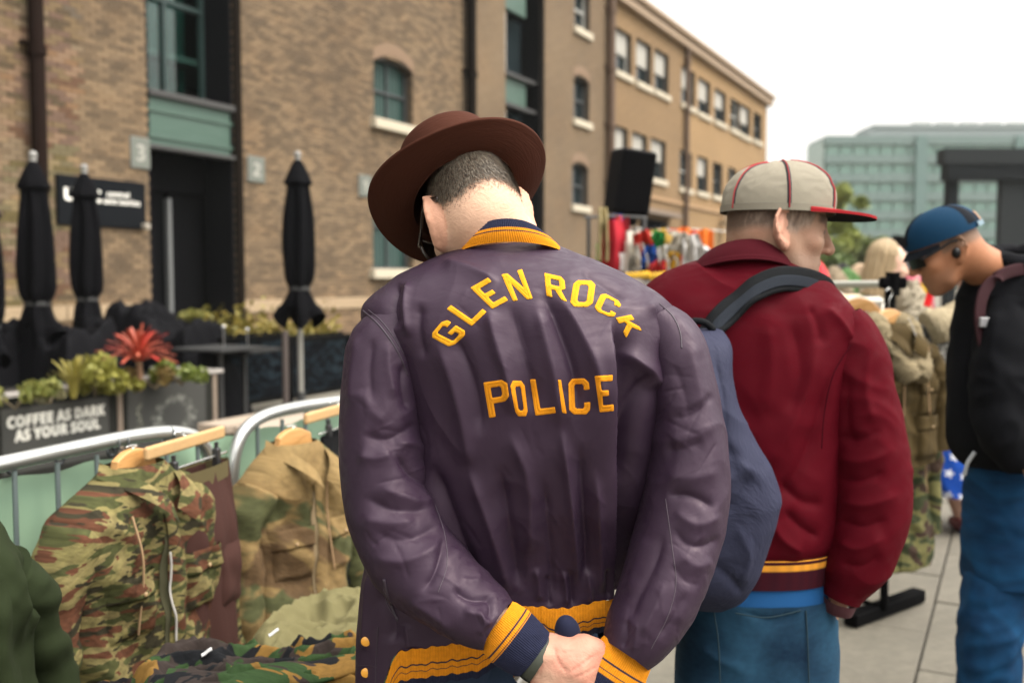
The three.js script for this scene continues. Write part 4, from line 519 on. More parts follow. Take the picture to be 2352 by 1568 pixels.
  // collar
  put('ribbed_collar', rib(900, 40, (u, v) => { const a = u * 2 * Math.PI, k = v, bul = .006 * Math.sin(v * 3.1), rx = lerp(132, 82, Math.pow(k, .8)) * 1.64 / FPX + bul, rz = lerp(.090, .080, k) + bul, cx = lerp(1174, 1165, k), cy = lerp(597, 548, k), c = Q(cx, cy, 1.638); return [c.x + rx * Math.cos(a), c.y + (.0262 + .002 * k) * Math.sin(a) * 1.0, c.z + rz * Math.sin(a)]; }, [[.47, .51], [.64, 1.01]], 150, .0005), knit, jacket);
  // hem band, wider at the left, buckled over the clasped hands
  { const band = (x0, x1, wf, stripes, z) => rib(Math.round((x1 - x0) * 1.6), 44, (u, v) => { const x = lerp(x0, x1, u), yb = bottom(x) - 3, w = wf(x), y = yb + w * v; let zz = zB(x); return Q(x, y, zz - .002 + z(x, v)); }, stripes, (x1 - x0) / 3.6, .0004, false, .2);
    put('hem_band', band(872, 1185, x => 84 + 10 * sst(900, 872, x), [[.42, .455], [.60, .635], [.80, 1.01]], (x, v) => -.004 * Math.sin(v * 3) + .012 * v), knit, jacket);
    put('hem_band', band(1188, 1420, x => 74 + 26 * Math.exp(-(((x - 1288) / 30) ** 2)), [[.52, .555], [.66, .695], [.80, 1.01]], (x, v) => -.006 * Math.sin(v * 3) - .02 * v * Math.exp(-(((x - 1300) / 34) ** 2)) + .006 * v), knit, jacket);
    const kn = ball(1, 0, 0, 0, 1, 1, 1, 28); bend(kn, p => { const q = Q(1304 + p.x * 30, 1452 - p.y * 40 + p.x * 6, 1.452 - p.z * .02); p.copy(q); }); put('hem_roll', paint(kn, () => NV), knit, jacket); }
  // cuffs
  const cuff = (c0, c1, c2, r0, r1, r2, z0, z1, stripes, ax) => { const T = track([[c0[0], c0[1], z0, r0], [c1[0], c1[1], (z0 + z1) / 2, r1], [c2[0], c2[1], z1, r2]]); const P = t => { const r = T(t); return Q(r[0], r[1], r[2]); };
    return rib(420, 60, (u, v) => { const r = T(v), p = P(v), t = P(1).sub(P(0)).normalize(), s = new V3().crossVectors(t, new V3(0, 0, 1)).normalize(), d = new V3().crossVectors(s, t), a = u * 2 * Math.PI, k = r[3] * r[2] / FPX + .0035 * Math.sin(v * 3.2) + .0012 * N3(u * 6.3 * 2, v * 4, ax); return p.addScaledVector(s, Math.cos(a) * k).addScaledVector(d, Math.sin(a) * k * .84); }, stripes, 88, .0004); };
  put('cuff', cuff([1138, 1431], [1178, 1466], [1228, 1506], 64, 67, 62, 1.446, 1.435, [[.34, .375], [.44, .46], [.47, 1.01]], 1), knit, jacket);
  put('cuff', cuff([1442, 1494], [1412, 1545], [1376, 1606], 64, 68, 64, 1.446, 1.43, [[.36, .39], [.50, .53], [.60, 1.01]], 5), knit, jacket);
  // snap buttons on the front edge
  { const snapM = phys([.80, .36, .03], .3, { clearcoat: .6, clearcoatRoughness: .15 }); for (const y of [1473, 1545]) { const s = new THREE.SphereGeometry(.0082, 24, 12).scale(1, 1, .42); const q = on(840, y, .001); put('snap_button', s.translate(q.x, q.y, q.z), snapM, jacket); } }
  put('front_placket', [seam([[868, 1440], [864, 1500], [862, 1590]], .0012), seam([[820, 1530], [842, 1528], [866, 1532]], .0006, thread)], seamM, jacket);
  // felt letters sewn on the back
  const GL = {
    L: [[0, 1, .28, 1, .28, .17, 1, .17, 1, 0, 0, 0]], E: [[0, 0, 1, 0, 1, .17, .3, .17, .3, .42, .74, .42, .74, .58, .3, .58, .3, .83, 1, .83, 1, 1, 0, 1]], N: [[0, 0, .25, 0, .25, .62, .72, 0, 1, 0, 1, 1, .75, 1, .75, .4, .3, 1, 0, 1]],
    R: [[0, 0, .27, 0, .27, .36, .44, .36, .72, 0, 1, 0, .72, .4, .95, .52, .95, .86, .78, 1, 0, 1], [.27, .55, .27, .82, .63, .82, .68, .78, .68, .59, .62, .55]], O: [[.2, 0, .8, 0, 1, .14, 1, .86, .8, 1, .2, 1, 0, .86, 0, .14], [.3, .23, .3, .77, .37, .83, .63, .83, .7, .77, .7, .23, .63, .17, .37, .17]],
    C: [[.2, 0, .8, 0, 1, .13, 1, .33, .72, .33, .72, .21, .65, .16, .35, .16, .28, .21, .28, .79, .35, .84, .65, .84, .72, .79, .72, .68, 1, .68, 1, .87, .8, 1, .2, 1, 0, .87, 0, .13]], G: [[.2, 0, .8, 0, 1, .13, 1, .53, .5, .53, .5, .37, .72, .37, .72, .21, .65, .16, .35, .16, .28, .21, .28, .79, .35, .84, .65, .84, .72, .79, .72, .7, 1, .7, 1, .87, .8, 1, .2, 1, 0, .87, 0, .13]],
    K: [[0, 0, .3, 0, .3, .33, .42, .45, .72, 0, 1, .02, .64, .6, 1, .96, .74, 1, .3, .64, .3, 1, 0, 1]], P: [[0, 0, .28, 0, .28, .38, .8, .38, 1, .5, 1, .87, .8, 1, 0, 1], [.28, .54, .28, .83, .66, .83, .72, .78, .72, .6, .66, .54]], I: [[0, 0, 1, 0, 1, 1, 0, 1]] };
  const words = [['G', 162, 752, 288, 604, 350, 848, 488, 718], ['L', 310, 522, 436, 405, 515, 668, 642, 548], ['E', 508, 348, 655, 265, 688, 524, 822, 450], ['N', 765, 240, 935, 193, 862, 460, 1024, 438], ['R', 1122, 226, 1298, 262, 1140, 418, 1314, 462], ['O', 1365, 282, 1550, 290, 1336, 500, 1520, 510], ['C', 1600, 382, 1772, 472, 1532, 532, 1698, 602], ['K', 1845, 570, 1940, 705, 1718, 600, 1800, 765],
    ['P', 612, 1136, 806, 1108, 662, 1430, 856, 1400], ['O', 833, 1122, 952, 1122, 884, 1422, 990, 1416], ['L', 1002, 1112, 1172, 1096, 1045, 1414, 1218, 1392], ['I', 1232, 1112, 1262, 1118, 1270, 1390, 1306, 1396], ['C', 1318, 1105, 1492, 1098, 1330, 1404, 1508, 1400], ['E', 1540, 1080, 1690, 1076, 1580, 1384, 1702, 1370]];
  const felt = phys([1, 1, 1], .95, { ...VC, sheen: .35, sheenRoughness: .7, sheenColor: lin([1, .85, .5]), bumpMap: rep(grain, .6), bumpScale: .0003, specularIntensity: .2 }), RL = rng(77);
  words.forEach(([ch, ...q], wi) => { const X = i => 940.8 + .276 * q[i], Y = i => 564.5 + .276 * q[i], wob = () => (RL() - .5) * 1.6;
    const loops = GL[ch].map(l => { const P = []; for (let i = 0; i < l.length; i += 2) { const u = l[i], v = l[i + 1]; P.push([lerp(lerp(X(4), X(6), u), lerp(X(0), X(2), u), v) + wob(), lerp(lerp(Y(5), Y(7), u), lerp(Y(1), Y(3), u), v) + wob()]); }
      const o = []; for (let i = 0; i < P.length; i++) { const a = P[(i + P.length - 1) % P.length], b = P[i], c = P[(i + 1) % P.length], la = Math.hypot(a[0] - b[0], a[1] - b[1]), lc = Math.hypot(c[0] - b[0], c[1] - b[1]), r = Math.min(3, la * .3, lc * .3); o.push([lerp(b[0], a[0], r / la), lerp(b[1], a[1], r / la)], [lerp(b[0], (a[0] + c[0]) / 2, r / (la + lc) * .6), lerp(b[1], (a[1] + c[1]) / 2, r / (la + lc) * .6)], [lerp(b[0], c[0], r / lc), lerp(b[1], c[1], r / lc)]); }
      const d = []; for (let i = 0; i < o.length; i++) { const a = o[i], b = o[(i + 1) % o.length], n = Math.max(1, Math.round(Math.hypot(a[0] - b[0], a[1] - b[1]) / 3)); for (let k = 0; k < n; k++) d.push([lerp(a[0], b[0], k / n), lerp(a[1], b[1], k / n)]); } return d; });
    const v2 = loops.map(l => l.map(p => new THREE.Vector2(p[0], -p[1]))); if (THREE.ShapeUtils.area(v2[0]) < 0) { v2[0].reverse(); loops[0].reverse(); } for (let i = 1; i < v2.length; i++) if (THREE.ShapeUtils.area(v2[i]) > 0) { v2[i].reverse(); loops[i].reverse(); }
    let T = THREE.ShapeUtils.triangulateShape(v2[0], v2.slice(1)), V = loops.flat().map(p => [...p]); const edge = V.length;
    for (let it = 0; it < 6; it++) { const mid = new Map(), M = (a, b) => { const A = V[a], B = V[b]; if (Math.hypot(A[0] - B[0], A[1] - B[1]) < 4) return -1; const k = a < b ? a * 1e5 + b : b * 1e5 + a; if (!mid.has(k)) { mid.set(k, V.length); V.push([(A[0] + B[0]) / 2, (A[1] + B[1]) / 2]); } return mid.get(k); }, N = [];
      for (const [a, b, c] of T) { const x = M(a, b), y = M(b, c), z = M(c, a), n = (x >= 0) + (y >= 0) + (z >= 0);
        if (!n) N.push([a, b, c]); else if (n === 3) N.push([a, x, z], [x, b, y], [z, y, c], [x, y, z]); else if (n === 1) { if (x >= 0) N.push([a, x, c], [x, b, c]); else if (y >= 0) N.push([a, b, y], [a, y, c]); else N.push([a, b, z], [z, b, c]); } else { if (x < 0) N.push([z, y, c], [a, b, y], [a, y, z]); else if (y < 0) N.push([a, x, z], [x, b, c], [x, c, z]); else N.push([x, b, y], [a, x, y], [a, y, c]); } }
      const same = N.length === T.length; T = N; if (same) break; }
    const dist = (x, y) => { let m = 1e9; for (const l of loops) for (let i = 0; i < l.length; i++) { const a = l[i], b = l[(i + 1) % l.length], bx = b[0] - a[0], by = b[1] - a[1], h = clamp(((x - a[0]) * bx + (y - a[1]) * by) / (bx * bx + by * by + 1e-9)); m = Math.min(m, Math.hypot(x - a[0] - bx * h, y - a[1] - by * h)); } return m; };
    const pos = [], col = [], idx = [], tone = wi > 7 ? [.60, .225, .010] : [.60, .275, .013], th = .0017;
    V.forEach(([x, y], i) => { const d = i < edge ? 0 : dist(x, y), h = th * (.45 + .55 * sst(0, 4.5, d)) - .0007 * Math.exp(-(((d - 7) / 1.2) ** 2)), p = on(x, y, h), st = 1 - .22 * Math.exp(-(((d - 7) / 1.3) ** 2)) * (Math.sin((x + y) * 1.3) > -.4 ? 1 : .3), k = st * (1 + .1 * N3(x * .06, y * .06, wi)); pos.push(p.x, p.y, p.z); col.push(tone[0] * k, tone[1] * k, tone[2] * k); });
    for (const t of T) idx.push(t[0], t[1], t[2]); const nb = V.length; let o = 0;
    for (const l of loops) { l.forEach(([x, y]) => { const p = on(x, y, -.0012); pos.push(p.x, p.y, p.z); col.push(tone[0] * .7, tone[1] * .62, tone[2] * .6); }); for (let i = 0; i < l.length; i++) { const a = o + i, b = o + (i + 1) % l.length; idx.push(a, nb + a, b, b, nb + a, nb + b); } o += l.length; }
    const g = new THREE.BufferGeometry(); g.setAttribute('position', new THREE.BufferAttribute(new Float32Array(pos), 3)); g.setAttribute('color', new THREE.BufferAttribute(new Float32Array(col), 3)); g.setIndex(idx); planar(g, 30, 30); g.computeVertexNormals(); put('felt_letter', g, felt, jacket); });
  // ---- head, neck, hands: one body
  const HO = Q(1087, 506, 1.665), up = [-.32, .84, -.44], fw = [-.30, -.48, -.83], HS = .93, HM4 = frame(fw, up, HO).scale(new V3(HS * .97, HS, HS)), toH = inv(HM4), ek = 1.36;
  const nk = arr(Q(1166, 600, 1.648)), nk1 = arr(new V3(0, -.015, -.028).applyMatrix4(HM4)), ch = arr(Q(1172, 720, 1.66));
  const hd = (x, y, z) => { const q = toH(x, y, z); let d = Math.abs(q[0]) > .16 || Math.abs(q[1]) > .2 || Math.abs(q[2]) > .2 ? .08 : headD(q[0], q[1], q[2], ek) * HS; d = smin(d, sdC(x, y, z, nk1, nk, .068, .062), .035); return d; };
  const hg = solid([HO.x - .16, HO.y - .2, HO.z - .18], [HO.x + .2, HO.y + .17, HO.z + .17], .0042, hd);
  const hairline = (q) => { const [x, y, z] = q; return z < .03 ? .006 + .012 * Math.cos(x * 34) + .008 * sst(.05, .075, Math.abs(x)) + .03 * sst(-.03, .03, z) : .03 + (z - .03) * .8; };
  const speck = (x, y, z) => 1 + .07 * N3(x * 60, y * 60, z * 60) + .05 * N3(x * 170, y * 170, z * 170);
  const skinC = (v) => { const q = toH(v.x, v.y, v.z), k = speck(v.x, v.y, v.z), s = SKIN.map(a => a * k); if (Math.abs(q[0]) > .076 && Math.hypot(q[1], q[2] + .01) < .06) return [s[0], s[1] * .82, s[2] * .78];
    let c = s; const red = .5 + .5 * N3(v.x * 22, v.y * 22, v.z * 22); c = mixc(c, [c[0], c[1] * .86, c[2] * .8], red * .5);
    const bd = sst(-.015, -.05, q[1]) * sst(-.02, .02, q[2]) * (.45 + .3 * N3(q[0] * 300, q[1] * 300, q[2] * 300)); c = mixc(c, [.26, .19, .15], clamp(bd));
    const h = q[1] - hairline(q), m = sst(-.02, .022, h) * (.75 + .25 * N3(q[0] * 200, q[1] * 90, q[2] * 200)); return mixc(c, [.13, .095, .075], clamp(m) * .7); };
  paint(hg, skinC);
  const skinM = phys([1, 1, 1], .52, { ...VC, sheen: .2, sheenColor: lin([1, .6, .45]), specularIntensity: .45, bumpMap: rep(grain, 1), bumpScale: .0004 });
  planar(hg, 22, 22);
  // right forearm and hand below the cuffs: palm outwards, fingers curled away under the other hand
  const W = (px, py, z) => arr(Q(px, py, z));
  const hb = [[W(1205, 1490, 1.44), W(1262, 1512, 1.436), .031, .030], [W(1262, 1512, 1.436), W(1320, 1535, 1.428), .033, .036], [W(1290, 1500, 1.434), W(1345, 1500, 1.43), .022, .020], [W(1270, 1575, 1.43), W(1325, 1590, 1.424), .034, .030], [W(1350, 1490, 1.432), W(1372, 1520, 1.43), .014, .012]];
  const fing = [[[1330, 1560, 1.422], [1378, 1622, 1.416], [1372, 1672, 1.43], [1340, 1690, 1.45]], [[1312, 1585, 1.42], [1352, 1650, 1.412], [1345, 1702, 1.425], [1315, 1718, 1.446]], [[1290, 1600, 1.42], [1322, 1668, 1.412], [1316, 1714, 1.425], [1290, 1728, 1.445]], [[1264, 1600, 1.424], [1290, 1660, 1.416], [1286, 1702, 1.428], [1264, 1714, 1.446]]];
  const thumb = [[1335, 1478, 1.436], [1372, 1492, 1.432], [1396, 1522, 1.436]];
  const handD = (x, y, z) => { let d = 1; for (const [a, b, r, s] of hb) d = smin(d, sdC(x, y, z, a, b, r, s), .016); const creaseD = sdC(x, y, z, W(1276, 1486, 1.395), W(1300, 1545, 1.385), .0014), c2 = sdC(x, y, z, W(1300, 1545, 1.388), W(1362, 1512, 1.393), .0012), c3 = sdC(x, y, z, W(1316, 1562, 1.386), W(1368, 1540, 1.393), .001), c4 = sdC(x, y, z, W(1262, 1510, 1.402), W(1240, 1560, 1.40), .001);
    for (const f of fing) for (let i = 0; i < 3; i++) d = smin(d, sdC(x, y, z, W(...f[i]), W(...f[i + 1]), .0098 - i * .0007, .0092 - i * .0007), .006); for (let i = 0; i < 2; i++) d = smin(d, sdC(x, y, z, W(...thumb[i]), W(...thumb[i + 1]), .0125 - i * .001, .0115), .012);
    d += .0012 * N3(x * 70, y * 70, z * 70); return d; };
  const hc = Q(1300, 1560, 1.43), hand = solid([hc.x - .085, hc.y - .12, hc.z - .05], [hc.x + .085, hc.y + .075, hc.z + .055], .0026, handD); planar(hand, 22, 22);
  const line = foldsAt([[1, 3.2, 1272, 1478, 1284, 1520, 1312, 1552], [.8, 2.6, 1302, 1548, 1340, 1522, 1372, 1500], [.8, 2.4, 1312, 1560, 1345, 1545, 1376, 1528], [.7, 2.2, 1318, 1578, 1350, 1566], [.6, 2.5, 1286, 1500, 1320, 1492], [.6, 2.4, 1246, 1520, 1240, 1556]]);
  bend(hand, (v) => { const [x, y] = toPx(v); const n = line(x, y); v.z -= .0022 * n; });
  paint(hand, v => { const [x, y] = toPx(v), k = speck(v.x, v.y, v.z), l = clamp(line(x, y)), r = clamp(.5 + .9 * N3(v.x * 38, v.y * 38, v.z * 20)); return mixc(mixc([.46 * k, .275 * k, .195 * k], [.45 * k, .19 * k, .135 * k], r), [.30, .10, .07], l * .55); });
  const rA = (a, b, r, s) => [arr(a), arr(b), r, s], sk = [rA(Q(1172, 590, 1.65), Q(1172, 720, 1.64), .06, .085), rA(Q(1172, 720, 1.64), Q(1172, 1050, 1.635), .095, .09), rA(Q(1172, 1050, 1.635), Q(1172, 1330, 1.67), .09, .075), rA(Q(930, 770, 1.61), Q(1450, 770, 1.61), .045, .045), rA(Q(925, 775, 1.61), Q(895, 1190, 1.545), .045, .042), rA(Q(895, 1190, 1.545), Q(1150, 1440, 1.446), .042, .03), rA(Q(1490, 780, 1.61), Q(1565, 1190, 1.545), .042, .042), rA(Q(1565, 1190, 1.545), Q(1440, 1500, 1.446), .042, .03)];
  const bod = solid([base.x - .34, .98, -1.78], [base.x + .36, 1.52, -1.36], .014, (x, y, z) => { let d = 1; for (const [a, b, r, s] of sk) d = smin(d, sdC(x, y, z, a, b, r, s), .03); return d; });
  planar(bod, 22, 22); paint(bod, () => SKIN); put('body', [hg, hand, bod], skinM);
  // short hair, strand by strand, thinning to the clipped nape
  { const R = rng(4), p = hg.attributes.position, n = hg.attributes.normal, ix = hg.index.array, pos = [], col = [], nor = [], idx = [], v = new V3(), w = new V3(), dn = new V3(0, -1, -.15).transformDirection(HM4), a = new V3(), b = new V3(), c = new V3();
    let cnt = 0; for (let t = 0; t < ix.length && cnt < 26000; t += 3) { a.fromBufferAttribute(p, ix[t]); b.fromBufferAttribute(p, ix[t + 1]); c.fromBufferAttribute(p, ix[t + 2]); const q = toH(a.x, a.y, a.z), h = q[1] - hairline(q); if (h < -.024 || h > .085 || q[2] > .05 || (Math.abs(q[0]) > .077 && q[1] < .05)) continue; const dens = h < 0 ? .5 * sst(-.024, 0, h) + .15 : 2.4;
      for (let k = 0; k < 4; k++) { if (R() > dens * .55) continue; const u = R(), s = R() * (1 - u); v.copy(a).multiplyScalar(1 - u - s).addScaledVector(b, u).addScaledVector(c, s); w.fromBufferAttribute(n, ix[t]);
        const len = lerp(.0025, .014, sst(-.022, .03, h)) * (.7 + .6 * R()), tilt = new V3((R() - .5) * .5, (R() - .5) * .5, (R() - .5) * .5), dir = w.clone().multiplyScalar(.42).addScaledVector(dn, .85).add(tilt.multiplyScalar(.5)).normalize(), side = new V3().crossVectors(dir, w).normalize().multiplyScalar(.00017 + .00013 * R());
        const i0 = pos.length / 3, m = v.clone().addScaledVector(dir, len * .55).addScaledVector(w, .0004), e = v.clone().addScaledVector(dir, len).addScaledVector(w, -.0006); for (const r of [v.clone().sub(side), v.clone().add(side), m.clone().sub(side), m.clone().add(side), e]) { pos.push(r.x, r.y, r.z); nor.push(w.x, w.y, w.z); }
        const g = R(), o = g > .55 ? [.26, .22, .17] : g > .4 ? [.09, .066, .048] : [.035, .025, .02], z = lerp(1.5, 1, sst(-.02, .02, h)); for (let j = 0; j < 5; j++) col.push(o[0] * z, o[1] * z, o[2] * z); idx.push(i0, i0 + 1, i0 + 2, i0 + 1, i0 + 3, i0 + 2, i0 + 2, i0 + 3, i0 + 4); cnt++; } }
    const g = new THREE.BufferGeometry(); for (const [k, d] of [['position', pos], ['normal', nor], ['color', col]]) g.setAttribute(k, new THREE.BufferAttribute(new Float32Array(d), 3)); g.setIndex(idx); planar(g); put('hair', g, phys([1, 1, 1], .45, { ...VC, specularIntensity: .6 })); }
  // ---- hat: felt crown and curled brim about the head's upright axis
  { const M = frame([-.16, -.62, -.77], [-.33, .755, -.565], new V3(.0, .05, .006).applyMatrix4(HM4)), feltM = phys([.048, .0155, .009], .9, { sheen: .12, sheenRoughness: .45, sheenColor: lin([.5, .25, .16]), bumpMap: rep(grain, 5), bumpScale: .0004, specularIntensity: .2 }), hat = new THREE.Group(); hat.name = 'hat'; man.add(hat);
    const ra = .089, rb = .103; // head oval: across, along
    const brim = (u, w, off) => { const a = u * 2 * Math.PI, c = Math.cos(a), s = Math.sin(a), ex = 1 + .0 * c, R0x = ra + (.060 + .006 * Math.abs(c)) * w, R0z = rb + (.062) * w; return new V3(c * R0x, .004 + off + .030 * w * w * (.35 + .65 * c * c) - .014 * w * (s > 0 ? s * s : .3 * s * s) + .004 * Math.sin(3 * a + 1) * w * w, s * R0z).applyMatrix4(M); };
    const prof = []; for (let i = 0; i <= 16; i++) prof.push([i / 16, .0016]); for (let i = 0; i <= 5; i++) { const t = i / 5 * Math.PI; prof.push([1 + .022 * Math.sin(t), .0016 * Math.cos(t) + (i > 0 && i < 5 ? 0 : 0)]); } for (let i = 16; i >= 0; i--) prof.push([i / 16, -.0016]);
    put('brim', surf(160, prof.length - 1, (u, v) => { const q = prof[Math.round(v * (prof.length - 1))]; return brim(u, q[0], q[1] + (q[0] > .93 ? (q[1] > 0 ? .0008 : -.0008) : 0)); }, true, false), feltM, hat);
    const cp = [[1.0, 0], [1.0, .012], [.99, .045], [.975, .08], [.955, .103], [.91, .118], [.80, .125], [.62, .126], [.45, .12], [.2, .116], [.001, .115]], CT = track(cp);
    put('crown', surf(140, 60, (u, v) => { const a = u * 2 * Math.PI, [k, h] = CT(v), c = Math.cos(a), s = Math.sin(a), pinch = s > .5 ? (s - .5) * .03 * sst(.06, .1, h) : 0; return new V3(c * ra * (k - pinch * 3 * Math.abs(c)), h + .006 * s * sst(.08, .1, h) + .0015 * N3(c * 2, s * 2, h * 20), s * rb * k).applyMatrix4(M); }, true, false), feltM, hat);
    put('ribbon', surf(120, 4, (u, v) => { const a = u * 2 * Math.PI, k = 1.006 + .006 * Math.sin(v * 3.14); return new V3(Math.cos(a) * ra * k, .004 + .03 * v, Math.sin(a) * rb * k).applyMatrix4(M); }, true, false), phys([.05, .022, .016], .6), hat); }
  // ---- sunglasses: temple tips behind the ears, frame and dark lens beside the cheek
  { const gl = new THREE.Group(); gl.name = 'sunglasses'; man.add(gl); const pl = phys([.022, .012, .009], .22, { clearcoat: .6, clearcoatRoughness: .1 }), h = (x, y, z) => new V3(x, y, z).applyMatrix4(HM4);
    for (const s of [1, -1]) { put('temple', ribbon([h(s * .082, .012, .09), h(s * .086, .022, .04), h(s * .090, .033, .0), h(s * .088, .034, -.02), h(s * .0835, .027, -.04), h(s * .079, .018, -.056)], .0095, .0045, 30, h(0, 1, 0).sub(h(0, 0, 0))), pl, gl);
      put('lens', surf(16, 10, (u, v) => h(s * (.012 + .062 * u), .022 - .04 * v * (1 - .25 * (1 - u)), .118 - .028 * u * u), false, false), phys([.02, .014, .012], .08), gl); put('frame_rim', tube([h(s * .01, .022, .119), h(s * .045, .026, .112), h(s * .076, .022, .09), h(s * .07, -.014, .094), h(s * .03, -.02, .112), h(s * .01, .0, .118), h(s * .01, .022, .119)], .0028, 40, 6), pl, gl); } }
  // ---- watch on the wrist
  { const wt = new THREE.Group(); wt.name = 'watch'; man.add(wt); const c0 = Q(1238, 1508, 1.437), t = Q(1275, 1535, 1.432).sub(Q(1205, 1485, 1.443)).normalize(), s = new V3().crossVectors(t, new V3(0, 0, 1)).normalize(), d = new V3().crossVectors(s, t), ring = (r, a) => c0.clone().addScaledVector(s, Math.cos(a) * r).addScaledVector(d, Math.sin(a) * r * .92);
    put('strap', surf(80, 8, (u, v) => ring(.0372 + .0014 * Math.sin(v * 3.14), u * 6.2832).addScaledVector(t, (v - .5) * .017), true, true), mat([.035, .04, .028], .7), wt);
    const f = ring(.039, .25), cs = new THREE.CylinderGeometry(.0165, .0165, .009, 28).applyQuaternion(new THREE.Quaternion().setFromUnitVectors(new V3(0, 1, 0), s)).translate(f.x, f.y, f.z); put('case', cs, mat([.55, .53, .5], .25, { metalness: 1 }), wt); }
  // ---- jeans below the hem, down to the ground
  { const den = cloth([.022, .036, .065], .85), X = px => Q(px, 1568, 1.6).x; const g = []; for (const s of [-1, 1]) g.push(surf(40, 40, (u, v) => { const a = u * 6.2832, y = lerp(.9, .04, v), r = lerp(.095, .075, sst(0, .9, v)), top = sst(.12, 0, v); return [base.x + s * lerp(.11, .085, top) + Math.cos(a) * r * lerp(1, 1.1, top), y, -1.67 + Math.sin(a) * r * 1.05]; }, true, true)); g.push(surf(60, 20, (u, v) => { const a = u * 6.2832; return [base.x + Math.cos(a) * .15, lerp(.98, .80, v), -1.675 + Math.sin(a) * .085]; }, true, true)); put('jeans', g, den);
    for (const s of [-1, 1]) put('shoe', box(.1, .09, .28, base.x + s * .1, .045, -1.66, .03), mat([.03, .025, .02], .6)); }
}
